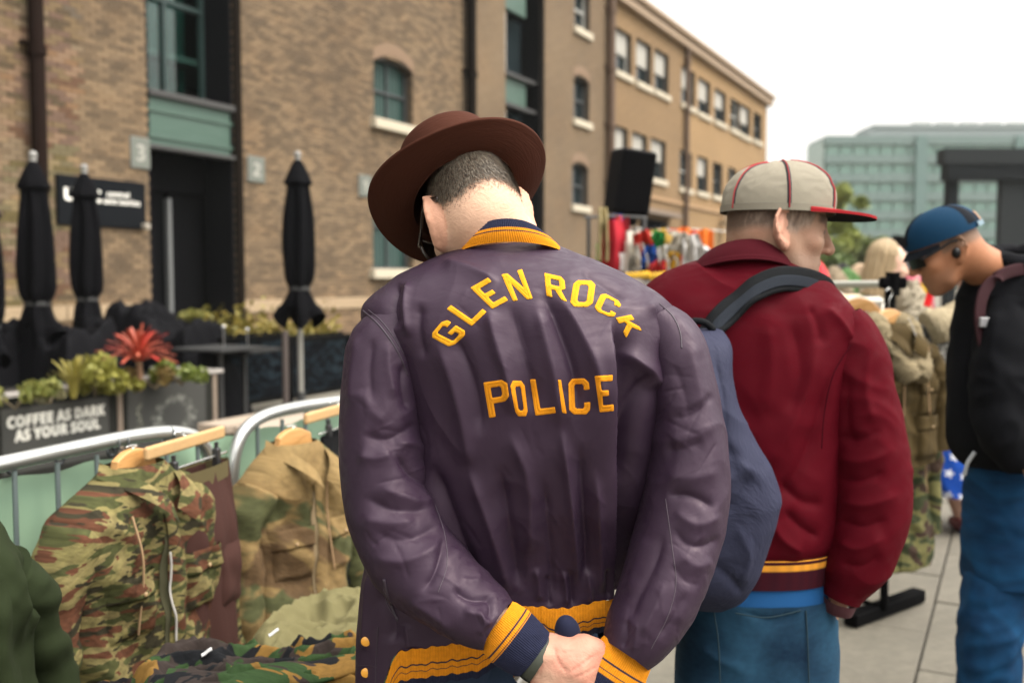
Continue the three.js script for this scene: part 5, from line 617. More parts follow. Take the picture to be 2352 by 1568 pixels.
// ---------- the man in the maroon jacket and pale cap ----------
{
  const Z = 2.1, base = new V3(Q(1740, 900, Z).x, 0, -Z), man = thing('person', 'man in a dark red wool jacket and pale cap with a red peak', 'person', base);
  const put = (name, g, m, parent = man) => part(name, shift(Array.isArray(g) ? merge(g) : g, base), m, parent);
  const wool = cloth([.066, .0016, .0058], .85, { specularIntensity: .1, bs: .0006, br: 16, roughnessMap: rep(mottle, 4) }), cord = cloth([.045, .0022, .006], .9, { sheen: .06, sc: [.6, .15, .2] });
  const F = (m => foldsAt(m.map(s => [s[0] * 1.5, ...s.slice(1)])))([[.007, 22, 1880, 780, 1850, 900, 1800, 1010, 1740, 1100], [-.008, 22, 1905, 860, 1880, 980, 1830, 1090, 1770, 1170], [.006, 26, 1760, 720, 1770, 840, 1750, 960], [-.006, 24, 1820, 730, 1840, 850, 1810, 960], [-.007, 18, 1800, 1170, 1840, 1210, 1890, 1240], [.006, 18, 1760, 1180, 1800, 1240, 1850, 1270], [-.006, 16, 1790, 1100, 1840, 1150, 1900, 1160], [.006, 14, 1890, 700, 1930, 740, 1960, 790], [-.005, 14, 1860, 700, 1880, 740, 1890, 800]]);
  const rows = [[594, 1600, 1796, 2.17, .098], [602, 1575, 1822, 2.168, .102], [622, 1532, 1866, 2.165, .11], [650, 1495, 1900, 2.16, .12], [690, 1462, 1938, 2.155, .132], [740, 1448, 1965, 2.15, .14], [830, 1470, 1960, 2.15, .145], [950, 1500, 1935, 2.15, .145], [1080, 1520, 1925, 2.15, .142], [1200, 1545, 1925, 2.15, .14], [1262, 1560, 1918, 2.15, .135], [1286, 1566, 1906, 2.15, .126]];
  const torso = crease(trunk(rows, 260, 180, {}), F, { na: .0016, ns: 7 }), jacket = put('jacket', torso, wool);
  const bandRow = trunk([[1283, 1564, 1908, 2.15, .128], [1300, 1566, 1904, 2.15, .129], [1354, 1572, 1898, 2.15, .125]], 200, 24, {}); { const p = bandRow.attributes.position, uv = bandRow.attributes.uv; paint(bandRow, (v, n, i) => { const t = uv.getY(i), k = 1 + .12 * Math.cos(uv.getX(i) * 1500); return ((t > .13 && t < .27) || (t > .42 && t < .60)) ? [.62 * k, .26 * k, .03] : [.035 * k, .005, .010]; }); } put('hem_band', bandRow, phys([1, 1, 1], .9, { ...VC, sheen: .2, specularIntensity: .2 }), jacket);
  const FS = (m => foldsAt(m.map(s => [s[0] * .72, s[1] * 1.1, ...s.slice(2)])))([[-.010, 15, 1920, 1000, 1970, 1010, 2030, 985], [.009, 18, 1915, 1050, 1980, 1060, 2060, 1030], [-.010, 15, 1920, 1100, 1980, 1105, 2040, 1080], [.009, 18, 1930, 1150, 1990, 1160, 2075, 1130], [-.010, 15, 1925, 1190, 1980, 1210, 2045, 1190], [.008, 16, 1920, 1240, 1970, 1260, 2040, 1230], [-.008, 14, 1930, 1290, 1980, 1300, 2030, 1270], [.009, 16, 2000, 800, 1990, 900, 2010, 980], [-.008, 18, 1950, 850, 1945, 950, 1960, 1040]]);
  const RR = [[1915, 735, 2.15, 60, .085], [1945, 800, 2.14, 80, .1], [1962, 890, 2.125, 84, .1], [1982, 985, 2.11, 86, .1], [1996, 1080, 2.10, 90, .1], [1996, 1165, 2.09, 88, .098], [1982, 1240, 2.08, 82, .092], [1958, 1305, 2.075, 72, .08], [1938, 1350, 2.075, 52, .062], [1930, 1372, 2.075, 44, .055]], LR = [[1505, 735, 2.15, 60, .085], [1470, 800, 2.14, 76, .1], [1450, 900, 2.13, 80, .1], [1445, 1080, 2.11, 84, .1], [1450, 1180, 2.1, 80, .095], [1465, 1280, 2.1, 66, .08], [1475, 1340, 2.1, 50, .06]];
  put('sleeve', crease(limb(RR, 140, 190), FS, { na: .0018, ns: 8, soft: .6 }), wool, jacket); put('sleeve', limb(LR, 60, 60), wool, jacket);
  put('cuff', limb([[1928, 1368, 2.075, 40, .05], [1924, 1384, 2.078, 38, .048], [1921, 1396, 2.08, 36, .044]], 60, 10), mat([.045, .008, .012], .9), jacket);
  const sp = pts => tube(pts.map(p => Q(...p)), .0011, 40, 6); put('seam', sp([[1984, 748, 2.09], [1950, 800, 2.04], [1915, 860, 2.022], [1894, 950, 2.018], [1888, 1030, 2.02]]), inky([.05, .003, .008], .9), jacket);
  // corduroy collar folded over
  const ring = (u, k) => { const a = u * 6.2832, cx = lerp(1700, 1694, k), rx = lerp(108, 138, k), cy = lerp(622, 654, k), ry = lerp(70, 57, k), c = Q(cx, cy, 2.168), open = Math.max(0, -Math.sin(a)); return [c.x + rx * 2.168 / FPX * Math.cos(a), c.y + ry * 2.168 / FPX * Math.sin(a) - open * .02, c.z + lerp(.084, .122, k) * Math.sin(a)]; };
  put('collar', surf(160, 30, (u, v) => { const p = ring(u, v), l = .004 * Math.sin(v * 3.14) + (v > .86 && v < .97 ? .0012 : 0); return [p[0] * 1, p[1] + l, p[2] + l]; }, true, true), cord, jacket); put('collar_edge', surf(160, 8, (u, v) => { const p = ring(u, 1), a = v * 6.2832; return [p[0], p[1] + Math.sin(a) * .0035, p[2] + Math.cos(a) * .0035 - .001]; }, true, true), cord, jacket); put('collar_band', surf(120, 6, (u, v) => { const p = ring(u, 0); return [p[0] * 1, p[1] - v * .06, p[2] - .004]; }, true, true), cord, jacket);
  // blue shirt tail
  put('shirt', trunk([[1336, 1580, 1892, 2.15, .118], [1370, 1578, 1896, 2.15, .121], [1398, 1576, 1898, 2.15, .124]], 90, 10, {}), cloth([.013, .075, .21], .8));
  // jeans
  const den = tex(256, 256, (u, v) => { const f = clamp(.40 + 1.6 * tn(u, v, 3, 3, 4) + .25 * tn(u, v, 60, 2, 8)); return mixc([.002, .012, .032], [.020, .078, .14], f); }, true), denim = cloth([1, 1, 1], .88, { map: rep(den, 1.4), bs: .0006, br: 14 });
  const jr = trunk([[1392, 1572, 1902, 2.15, .126], [1440, 1566, 1912, 2.15, .13], [1520, 1558, 1918, 2.15, .135], [1640, 1552, 1918, 2.15, .136], [1720, 1556, 1914, 2.15, .12]], 120, 50, {}); planar(jr); const jeans = put('jeans', crease(jr, foldsAt([[-.006, 12, 1700, 1400, 1770, 1425, 1840, 1408], [.006, 14, 1600, 1480, 1660, 1520, 1720, 1540]]), { na: .0012, ns: 9 }), denim);
  for (const s of [-1, 1]) { const g = surf(36, 30, (u, v) => { const a = u * 6.2832, y = lerp(.56, .04, v), r = lerp(.098, .072, v); return [base.x + s * .085 + Math.cos(a) * r, y, -2.15 + Math.sin(a) * r * 1.1]; }, true, true); put('trouser_leg', planar(g), denim, jeans); put('shoe', box(.1, .09, .29, base.x + s * .1, .045, -2.2, .03), mat([.05, .04, .03], .6)); }
  const st = inky([.04, .07, .09], .9), tb = pts => tube(pts.map(p => Q(...p)), .0016, 30, 5); for (const g of [tb([[1852, 1402, 2.027], [1856, 1480, 2.02], [1860, 1600, 2.016]]), tb([[1640, 1402, 2.022], [1650, 1470, 2.014], [1656, 1600, 2.01]]), tb([[1690, 1408, 2.02], [1760, 1418, 2.018], [1840, 1402, 2.025]])]) put('stitching', g, st, jeans);
  // head and neck
  const HO = Q(1786, 530, 2.16), up = [.13, .98, -.04], fw = [.98, -.15, -.05], S = 1.05, M = frame(fw, up, HO).scale(new V3(S, S, S)), toH = inv(M), nk = arr(Q(1722, 640, 2.17)), n1 = arr(new V3(0, -.03, -.03).applyMatrix4(M));
  const hg = solid([HO.x - .19, HO.y - .2, HO.z - .17], [HO.x + .19, HO.y + .17, HO.z + .17], .0036, (x, y, z) => { const q = toH(x, y, z); let d = Math.abs(q[0]) > .16 || Math.abs(q[1]) > .2 || Math.abs(q[2]) > .2 ? .08 : headD(q[0], q[1], q[2], 1.17) * S; return smin(d, sdC(x, y, z, n1, nk, .062, .066), .04); });
  paint(hg, v => { const q = toH(v.x, v.y, v.z), n = 1 + .08 * N3(v.x * 60, v.y * 60, v.z * 60), r = clamp(.5 + .8 * N3(v.x * 25, v.y * 25, v.z * 25)); let c = mixc([.33, .205, .14], [.30, .145, .095], r * .7).map(x => x * n); const ear = Math.abs(q[0]) > .077 && Math.hypot(q[1], q[2] + .01) < .055; if (ear) return [.45 * n, .235 * n, .165 * n];
    const bd = sst(-.03, -.055, q[1]) * sst(0, .04, q[2]) * .35; c = mixc(c, [.22, .17, .14], bd); const hl = q[2] < .02 ? -.018 + .012 * sst(.03, .07, Math.abs(q[0])) : .0 + (q[2] - .02) * .5 + (q[2] > .045 ? (q[2] - .045) * 2 : 0), m = sst(-.012, .012, q[1] - hl); c = mixc(c, mixc([.085, .06, .045], [.24, .18, .14], clamp(.5 + N3(q[0] * 160, q[1] * 60, q[2] * 160) + q[2] * 8)), m * .9);
    const brow = sst(.013, .005, Math.abs(q[1] - .032)) * sst(.058, .07, q[2]) * sst(.008, .014, Math.abs(q[0])); c = mixc(c, [.06, .04, .03], brow * .85); const eye = Math.hypot(Math.abs(q[0]) - .031, (q[1] - .008) * 1.6) < .011 && q[2] > .07; if (eye) c = [.08, .05, .04]; const lip = Math.abs(q[1] + .062) < .012 && Math.abs(q[0]) < .022 && q[2] > .08; if (lip) c = mixc(c, [.33, .13, .1], .6); return c; });
  const W = (x, y, z) => arr(Q(x, y, z)), sk = [[W(1722, 640, 2.17), W(1720, 760, 2.16), .05, .08], [W(1720, 760, 2.16), W(1730, 1330, 2.15), .09, .09], [W(1520, 770, 2.16), W(1900, 770, 2.16), .04, .04], [W(1900, 775, 2.16), W(1990, 1110, 2.11), .042, .04], [W(1990, 1110, 2.11), W(1930, 1360, 2.09), .04, .026], [W(1930, 1360, 2.09), W(1888, 1432, 2.13), .026, .024], [W(1520, 775, 2.16), W(1450, 1180, 2.12), .04, .035], [W(1450, 1180, 2.12), W(1480, 1420, 2.1), .035, .026]];
  for (let i = 0; i < 4; i++) sk.push([W(1880 - i * 4, 1432 + i * 4, 2.12 + i * .016), W(1866 - i * 6, 1490 + i * 5, 2.13 + i * .016), .0095, .0085]); sk.push([W(1890, 1425, 2.12), W(1888, 1470, 2.125), .011, .01]);
  const bod = solid([base.x - .36, .68, -2.3], [base.x + .36, 1.52, -1.98], .012, (x, y, z) => { let d = 1; for (const [a, b, r, s] of sk) d = smin(d, sdC(x, y, z, a, b, r, s), .02); return d; }); paint(bod, () => [.42, .24, .165]);
  put('body', [planar(hg, 22, 22), planar(bod, 22, 22)], phys([1, 1, 1], .55, { ...VC, sheen: .2, sheenColor: lin([1, .6, .45]), specularIntensity: .4, bumpMap: rep(grain, 1), bumpScale: .0005 }));
  // cap: panelled crown with piping, red peak
  const cap = new THREE.Group(); cap.name = 'cap'; man.add(cap); const CM = frame([.985, -.03, -.06], [.03, .99, -.03], new V3(0, .038, -.006).applyMatrix4(M)).scale(new V3(1.16, 1.16, 1.17));
  const dome = (a, v, off = 0) => { const t = v * 1.57, c = Math.cos(a), s = Math.sin(a), r = Math.pow(Math.cos(t), .72), h = Math.pow(Math.sin(t), .9), bul = s > 0 ? 1 + .10 * s * Math.sin(v * 3.1) : 1, pl = 1 + .012 * Math.cos(a * 8) * Math.sin(v * 3.14) + .018 * N3(c * 3, v * 3, s * 3) + .014 * (1 - 2 * Math.abs(N3(c * 4 + 3, v * 7, s * 5))) * sst(0, .3, v); return new V3(c * (.083 + off) * r * pl, (h * (.092 + .002 * s) + off * h) * (1 + .06 * N3(c * 2, s * 2)), s * (.104 + off) * r * bul * pl).applyMatrix4(CM); };
  put('crown', surf(150, 60, (u, v) => dome(u * 6.2832, v), true, false), cloth([.26, .235, .185], .92, { bs: .0009, br: 10 }), cap);
  const strip = (a, w, off, c, v1 = .93) => put('piping', surf(6, 40, (u, v) => dome(a + (u - .5) * w / Math.max(.25, Math.pow(Math.cos(v * v1 * 1.57), .72)), v * v1, off * Math.sin(u * 3.1416) - .0004), false, false), mat(c, .8), cap);
  for (let i = 0; i < 6; i++) { const a = .06 + i * Math.PI / 3; strip(a, .085, .0022, [.012, .012, .016]); strip(a, .03, .0040, [.30, .014, .018]); }
  put('sweatband', surf(120, 4, (u, v) => { const a = u * 6.2832; return new V3(Math.cos(a) * .0845, -.004 + .012 * v, Math.sin(a) * .1055).applyMatrix4(CM); }, true, false), mat([.19, .17, .13], .9), cap);
  const peak = (u, v, h) => { const a = lerp(.32, Math.PI - .32, u), l = lerp(0, .078, v) * Math.pow(1e-9 + Math.abs(Math.sin((a - .32) / (Math.PI - .64) * Math.PI)), .45), c = Math.cos(a), s = Math.sin(a); return new V3(c * (.086 + l * .12), .002 + h - .010 * v + .006 * c * c * v, s * .106 + l).applyMatrix4(CM); };
  put('peak', [surf(60, 20, (u, v) => peak(u, v, .002), false, true), surf(60, 3, (u, v) => peak(u, 1, .002 - .005 * v), false, true)], cloth([.26, .012, .016], .8), cap); put('peak_underside', surf(60, 20, (u, v) => peak(u, v, -.003), false, false), inky([.010, .009, .010], .8), cap); put('button', ball(.006, ...arr(dome(0, .999)), 1, 1, 1, 10), mat([.4, .03, .03], .8), cap);
  // ---- his rucksack
  const bp = thing('backpack', 'blue-grey rucksack with black padded strap on the back of the maroon jacket', 'backpack', base), pb = (n, g, m) => part(n, shift(g, base), m, bp), nyl = cloth([.026, .028, .052], .7, { br: 20, bumpMap: rep(crumple, 3, 2), bumpScale: .003 }), web = cloth([.006, .007, .0085], .75);
  const br = trunk([[752, 1560, 1640, 2.0, .02], [764, 1535, 1662, 1.985, .055], [800, 1508, 1678, 1.97, .085], [880, 1492, 1680, 1.955, .10], [960, 1486, 1696, 1.95, .105], [1050, 1482, 1742, 1.95, .11], [1150, 1482, 1786, 1.952, .115], [1200, 1486, 1780, 1.955, .115], [1290, 1500, 1752, 1.96, .11], [1360, 1520, 1722, 1.965, .095], [1392, 1550, 1695, 1.975, .06], [1404, 1590, 1660, 1.98, .02]], 160, 140, { n: 3 });
  pb('bag', crease(br, foldsAt([[-.006, 9, 1640, 800, 1662, 900, 1668, 1000, 1690, 1080], [.008, 16, 1610, 820, 1640, 920, 1650, 1040], [-.010, 14, 1650, 1180, 1690, 1150, 1730, 1080], [.010, 24, 1640, 1110, 1690, 1090, 1720, 1060], [-.006, 12, 1620, 1280, 1680, 1330, 1710, 1370], [.006, 16, 1690, 1200, 1720, 1280, 1700, 1350]]), { na: .0018, ns: 7, soft: .8 }), nyl);
  pb('zip', tube([[1648, 800, 1.90], [1662, 880, 1.872], [1672, 960, 1.862], [1700, 1040, 1.858]].map(p => Q(...p)), .004, 40, 6), web); pb('grab_handle', tube([[1575, 752, 1.985], [1592, 738, 1.97], [1618, 740, 1.965], [1640, 758, 1.97]].map(p => Q(...p)), .007, 20, 8), web);
  const sd = new V3(.48, .80, -.36).normalize(), sp0 = [[1612, 782, 1.995], [1645, 744, 2.0], [1690, 700, 2.012], [1738, 662, 2.015], [1788, 642, 2.025], [1838, 642, 2.05], [1888, 658, 2.10], [1915, 695, 2.2]].map(p => Q(...p)); pb('shoulder_strap', ribbon(sp0, .053, .014, 60, sd), web); pb('strap_edge', ribbon(sp0.map(p => p.clone().addScaledVector(sd, -.004).add(new V3(0, .0, .009))), .022, .004, 60, sd), cloth([.018, .022, .03], .8));
  pb('lower_strap', ribbon([[1655, 960, 2.0], [1668, 1000, 1.995], [1700, 1070, 2.0], [1740, 1140, 2.01]].map(p => Q(...p)), .03, .006, 20, new V3(.9, .3, 0)), web);
}
// ---------- the man in the black hooded top and blue cap ----------
{
  const Z = 3.1, base = new V3(Q(2340, 900, Z).x, 0, -Z), man = thing('person', 'man in a black hooded top and blue cap bending over the clothes', 'person', base);
  const put = (name, g, m, parent = man) => part(name, shift(Array.isArray(g) ? merge(g) : g, base), m, parent), blk = cloth([.0052, .0055, .007], .85, { specularIntensity: .12 });
  const F = foldsAt([[.01, 22, 2300, 700, 2280, 800, 2300, 900], [-.01, 20, 2240, 720, 2230, 850, 2240, 980], [.008, 20, 2330, 640, 2400, 660, 2460, 700], [-.009, 20, 2320, 690, 2380, 720, 2440, 760]]);
  const hood = put('hoodie', crease(trunk([[584, 2288, 2410, 3.16, .07], [604, 2258, 2440, 3.155, .10], [640, 2222, 2475, 3.15, .125], [690, 2206, 2500, 3.14, .14], [760, 2196, 2515, 3.13, .15], [860, 2186, 2520, 3.12, .155], [960, 2180, 2520, 3.12, .155], [1030, 2184, 2512, 3.12, .15], [1072, 2206, 2500, 3.12, .14], [1086, 2226, 2490, 3.12, .125]], 160, 120, {}), F, { na: .003, ns: 6 }), blk);
  put('hood', surf(60, 30, (u, v) => { const a = u * 6.2832, t = v * 6.2832, c = Q(2350, 618, 3.13); return [c.x + Math.cos(a) * (.105 + .03 * Math.cos(t)), c.y + .035 + .03 * Math.sin(t) + .02 * Math.sin(a) * -1 + .012 * N3(Math.cos(a) * 3, Math.sin(a) * 3, v * 4), c.z + Math.sin(a) * (.085 + .03 * Math.cos(t))]; }, true, true), blk, hood);
  put('sleeve', crease(limb([[2330, 700, 3.0, 60, .08], [2310, 800, 2.96, 66, .085], [2300, 900, 2.94, 66, .085], [2310, 990, 2.92, 60, .08], [2360, 1060, 2.9, 48, .06]], 70, 70), F, { na: .004, ns: 7 }), blk, hood);
  const HO = Q(2172, 578, 3.08), up = [-.34, .93, -.05], fw = [-.90, -.40, -.10], M = frame(fw, up, HO), toH = inv(M), nk = arr(Q(2285, 628, 3.13)), n1 = arr(new V3(0, -.03, -.045).applyMatrix4(M));
  const hg = solid([HO.x - .2, HO.y - .2, HO.z - .16], [HO.x + .2, HO.y + .17, HO.z + .16], .006, (x, y, z) => { const q = toH(x, y, z); let d = Math.abs(q[0]) > .16 || Math.abs(q[1]) > .2 || Math.abs(q[2]) > .2 ? .08 : headD(q[0], q[1], q[2], 1.2); return smin(d, sdC(x, y, z, n1, nk, .062, .066), .04); });
  paint(hg, v => { const q = toH(v.x, v.y, v.z), n = 1 + .08 * N3(v.x * 40, v.y * 40, v.z * 40); let c = [.33 * n, .145 * n, .075 * n]; const m = q[2] < .03 ? sst(-.01, .012, q[1]) : 0; c = mixc(c, [.14, .09, .06], m * .8); const bd = sst(-.03, -.06, q[1]) * sst(0, .04, q[2]) * .4; c = mixc(c, [.13, .08, .055], bd); const eye = Math.hypot(Math.abs(q[0]) - .031, (q[1] - .008) * 1.6) < .011 && q[2] > .07; return eye ? [.05, .03, .02] : c; });
  const W = (x, y, z) => arr(Q(x, y, z)), sk = [[nk, W(2345, 760, 3.13), .055, .1], [W(2345, 760, 3.13), W(2350, 1080, 3.12), .1, .1], [W(2325, 720, 3.04), W(2305, 960, 2.95), .04, .036], [W(2305, 960, 2.95), W(2375, 1075, 2.9), .035, .028]]; for (let i = 0; i < 4; i++) sk.push([W(2375 + i * 5, 1078 + i * 3, 2.9 + i * .016), W(2392 + i * 5, 1140 + i * 3, 2.9 + i * .016), .0095, .0085]); sk.push([W(2372, 1078, 2.89), W(2362, 1125, 2.885), .011, .01]);
  const bod = solid([base.x - .3, .85, -3.32], [base.x + .3, 1.6, -2.82], .014, (x, y, z) => { let d = 1; for (const [a, b, r, s] of sk) d = smin(d, sdC(x, y, z, a, b, r, s), .025); return d; }); paint(bod, () => [.40, .2, .12]); put('body', [planar(hg, 20, 20), planar(bod, 20, 20)], phys([1, 1, 1], .5, { ...VC, specularIntensity: .4 }));
  const cap = new THREE.Group(); cap.name = 'cap'; man.add(cap); const CM = frame([-.92, -.37, -.08], [-.37, .92, -.05], new V3(0, .040, -.012).applyMatrix4(M)).scale(new V3(1.1, 1.02, 1.12)), dome = (a, v, off = 0) => { const t = v * 1.57; return new V3(Math.cos(a) * (.083 + off) * Math.pow(Math.cos(t), .8), Math.sin(t) * (.095 + off), Math.sin(a) * (.104 + off) * Math.pow(Math.cos(t), .8)).applyMatrix4(CM); };
  const blue = cloth([.003, .028, .065], .8), navy = cloth([.005, .007, .011], .8); put('crown', surf(90, 30, (u, v) => dome(u * 6.2832, v), true, false), blue, cap); for (const [a, w] of [[-.75, .5], [Math.PI + .75, .5], [Math.PI * .5, .4]]) put('panel', surf(12, 20, (u, v) => dome(a + (u - .5) * w * (1 - v * .3), .12 + v * .75, .0025 * Math.sin(u * 3.14)), false, false), navy, cap);
  put('opening', surf(16, 8, (u, v) => dome(-1.57 + (u - .5) * 1.0, .06 + v * .26, .003), false, false), mat([.34, .2, .13], .8), cap); put('adjuster', surf(40, 4, (u, v) => dome(-1.57 + (u - .5) * 1.6, v * .10, .006), false, false), mat([.10, .16, .2], .5), cap);
  put('peak', surf(30, 12, (u, v) => { const a = lerp(.4, 2.74, u), l = .018 * v * Math.pow(1e-9 + Math.abs(Math.sin((a - .4) / 2.34 * Math.PI)), .45); return new V3(Math.cos(a) * (.084 + l * .1), -.004 - .02 * v, Math.sin(a) * .105 + l).applyMatrix4(CM); }, false, true), navy, cap);
  { const h = (x, y, z) => new V3(x, y, z).applyMatrix4(M), gl = new THREE.Group(); gl.name = 'sunglasses'; man.add(gl); const pl = inky([.008, .008, .009], .3, { specularIntensity: .5 }); for (const s of [1, -1]) { put('temple', ribbon([h(s * .078, .012, .095), h(s * .084, .02, .04), h(s * .084, .028, -.01), h(s * .078, .01, -.04)], .007, .004, 24, h(0, 1, 0).sub(h(0, 0, 0))), pl, gl); put('lens', surf(10, 8, (u, v) => h(s * (.012 + .056 * u), .022 - .034 * v, .116 - .03 * u * u), false, false), pl, gl); }
    put('earphone', ball(.013, ...arr(h(.088, -.008, -.002)), 1, 1.3, 1, 12), pl); put('earphone', ball(.013, ...arr(h(-.088, -.008, -.002)), 1, 1.3, 1, 12), pl); }
  const den = cloth([1, 1, 1], .85, { br: 14, bs: .0008, map: rep(tex(128, 128, (u, v) => mixc([.001, .013, .046], [.004, .046, .12], clamp(.5 + 1.2 * tn(u, v, 4, 3, 4))), true), 2) }), jg = trunk([[1052, 2236, 2500, 3.12, .125], [1120, 2226, 2505, 3.12, .132], [1240, 2218, 2506, 3.12, .14], [1360, 2216, 2500, 3.12, .14]], 90, 40, {}); const jeans = put('jeans', crease(jg, foldsAt([[.008, 14, 2220, 1180, 2290, 1200, 2340, 1190], [-.008, 14, 2220, 1240, 2300, 1250, 2350, 1230], [.007, 14, 2230, 1320, 2300, 1310]]), { na: .003, ns: 8 }), den);
  put('trouser_leg', crease(limb([[2290, 1290, 3.13, 62, .08], [2282, 1350, 3.1, 70, .092], [2276, 1450, 3.08, 70, .095], [2270, 1560, 3.08, 68, .09], [2272, 1690, 3.1, 62, .08], [2274, 1730, 3.1, 60, .078]], 50, 70), foldsAt([[.01, 14, 2210, 1420, 2270, 1450, 2340, 1430], [-.01, 14, 2210, 1390, 2270, 1400, 2340, 1380], [.008, 12, 2330, 1440, 2320, 1520, 2300, 1600]]), { na: .004, ns: 8 }), den, jeans); put('trouser_leg', limb([[2435, 1330, 3.18, 78, .1], [2440, 1560, 3.2, 68, .09], [2440, 1690, 3.2, 60, .08]], 40, 40), den, jeans);
  put('belt_edge', tube([[2240, 1038, 2.99], [2224, 1062, 3.0], [2216, 1090, 3.02]].map(p => Q(...p)), .006, 14, 6), mat([.42, .45, .48], .7)); for (const [x, z] of [[2272, 3.1], [2440, 3.2]]) { const q = Q(x, 1740, z); put('shoe', box(.28, .09, .1, q.x - .05, .045, -z, .03), mat([.04, .04, .045], .6)); }
  const bp = thing('backpack', 'dark backpack with a faded maroon shoulder strap at the right edge', 'backpack', base), st = cloth([.035, .014, .017], .85), sd = new V3(.75, .45, -.3); part('shoulder_strap', shift(ribbon([[2400, 622, 3.06], [2350, 618, 3.03], [2300, 632, 3.0], [2266, 662, 2.98], [2252, 710, 2.965], [2256, 770, 2.955], [2272, 830, 2.95]].map(p => Q(...p)), .038, .012, 50, sd), base), st, bp); part('bag', shift(crease(trunk([[640, 2420, 2560, 3.1, .05], [700, 2395, 2600, 3.1, .13], [900, 2390, 2620, 3.1, .15], [1000, 2400, 2600, 3.1, .12], [1030, 2440, 2560, 3.1, .05]], 40, 30, { n: 3 }), null, { na: .003 }), base), cloth([.02, .022, .026], .8), bp); part('buckle', shift(box(.03, .03, .015, ...arr(Q(2262, 740, 2.945)), .004), base), mat([.25, .25, .26], .4), bp);
}
// ---------- people farther off ----------
{
  const Z = 5.6, base = new V3(Q(2040, 700, Z).x, 0, -Z), man = thing('person', 'fair-haired person in a cream fleece coat behind the clothes rail', 'person', base), put = (n, g, m, p = man) => part(n, shift(g, base), m, p);
  const HO = Q(2042, 612, Z), M = frame([.72, -.12, .1], [0, 1, 0], HO), toH = inv(M), nk = arr(Q(2038, 690, Z)), n1 = arr(new V3(0, -.04, -.02).applyMatrix4(M)); const hg = solid([HO.x - .16, HO.y - .4, HO.z - .15], [HO.x + .16, HO.y + .16, HO.z + .15], .009, (x, y, z) => { const q = toH(x, y, z); let d = Math.abs(q[0]) > .16 || Math.abs(q[1]) > .2 || Math.abs(q[2]) > .2 ? .08 : headD(q[0], q[1], q[2], 1); d = smin(d, sdC(x, y, z, n1, nk, .05, .06), .03); return smin(d, sdC(x, y, z, nk, [nk[0], nk[1] - .3, nk[2]], .06, .1), .05); }); paint(hg, () => [.55, .34, .25]); put('body', hg, phys([1, 1, 1], .55, VC));
  const hairG = surf(70, 50, (u, v) => { const a = u * 6.2832, t = v * 2.3, back = Math.sin(a) > -.15 || v < .4; const r = v < .5 ? Math.sin(v * 3.14) : 1, y = v < .5 ? Math.cos(v * 3.14) * .10 : -(v - .5) * .46, k = 1 + .05 * Math.sin(a * 17) + .06 * N3(Math.cos(a) * 4, v * 5, Math.sin(a) * 4); return new V3(Math.cos(a) * .094 * r * k, .055 + y, -.028 - Math.sin(a) * -.0 + Math.sin(a) * (Math.sin(a) > 0 ? .07 : .10) * r * k * 1).applyMatrix4(M); }, true, false); put('hair', hairG, phys([.40, .29, .165], .55, { sheen: .3, bumpMap: rep(grain, 30, 1), bumpScale: .004 }));
  const fl = phys([.45, .39, .29], 1, { sheen: .5, bumpMap: rep(grain, 5), bumpScale: .02 }); const cg = trunk([[668, 2010, 2072, Z, .06], [690, 1980, 2096, Z, .1], [730, 1955, 2112, Z, .14], [850, 1950, 2115, Z, .16], [1000, 1945, 2115, Z, .17], [1080, 1945, 2115, Z, .17]], 80, 60, {}); const coat = put('coat', crease(cg, null, { na: .012, ns: 16 }), fl); put('sleeve', crease(limb([[2082, 655, Z - .1, 24, .06], [2098, 700, Z - .16, 28, .07], [2108, 760, Z - .2, 28, .07], [2100, 850, Z - .2, 26, .07]], 50, 40), null, { na: .014, ns: 18 }), fl, coat);
  for (const s of [-1, 1]) put('trouser_leg', surf(20, 10, (u, v) => [base.x + s * .09 + Math.cos(u * 6.28) * .08, .45 * (1 - v), -Z + Math.sin(u * 6.28) * .08], true, true), mat([.05, .05, .07], .9));
}
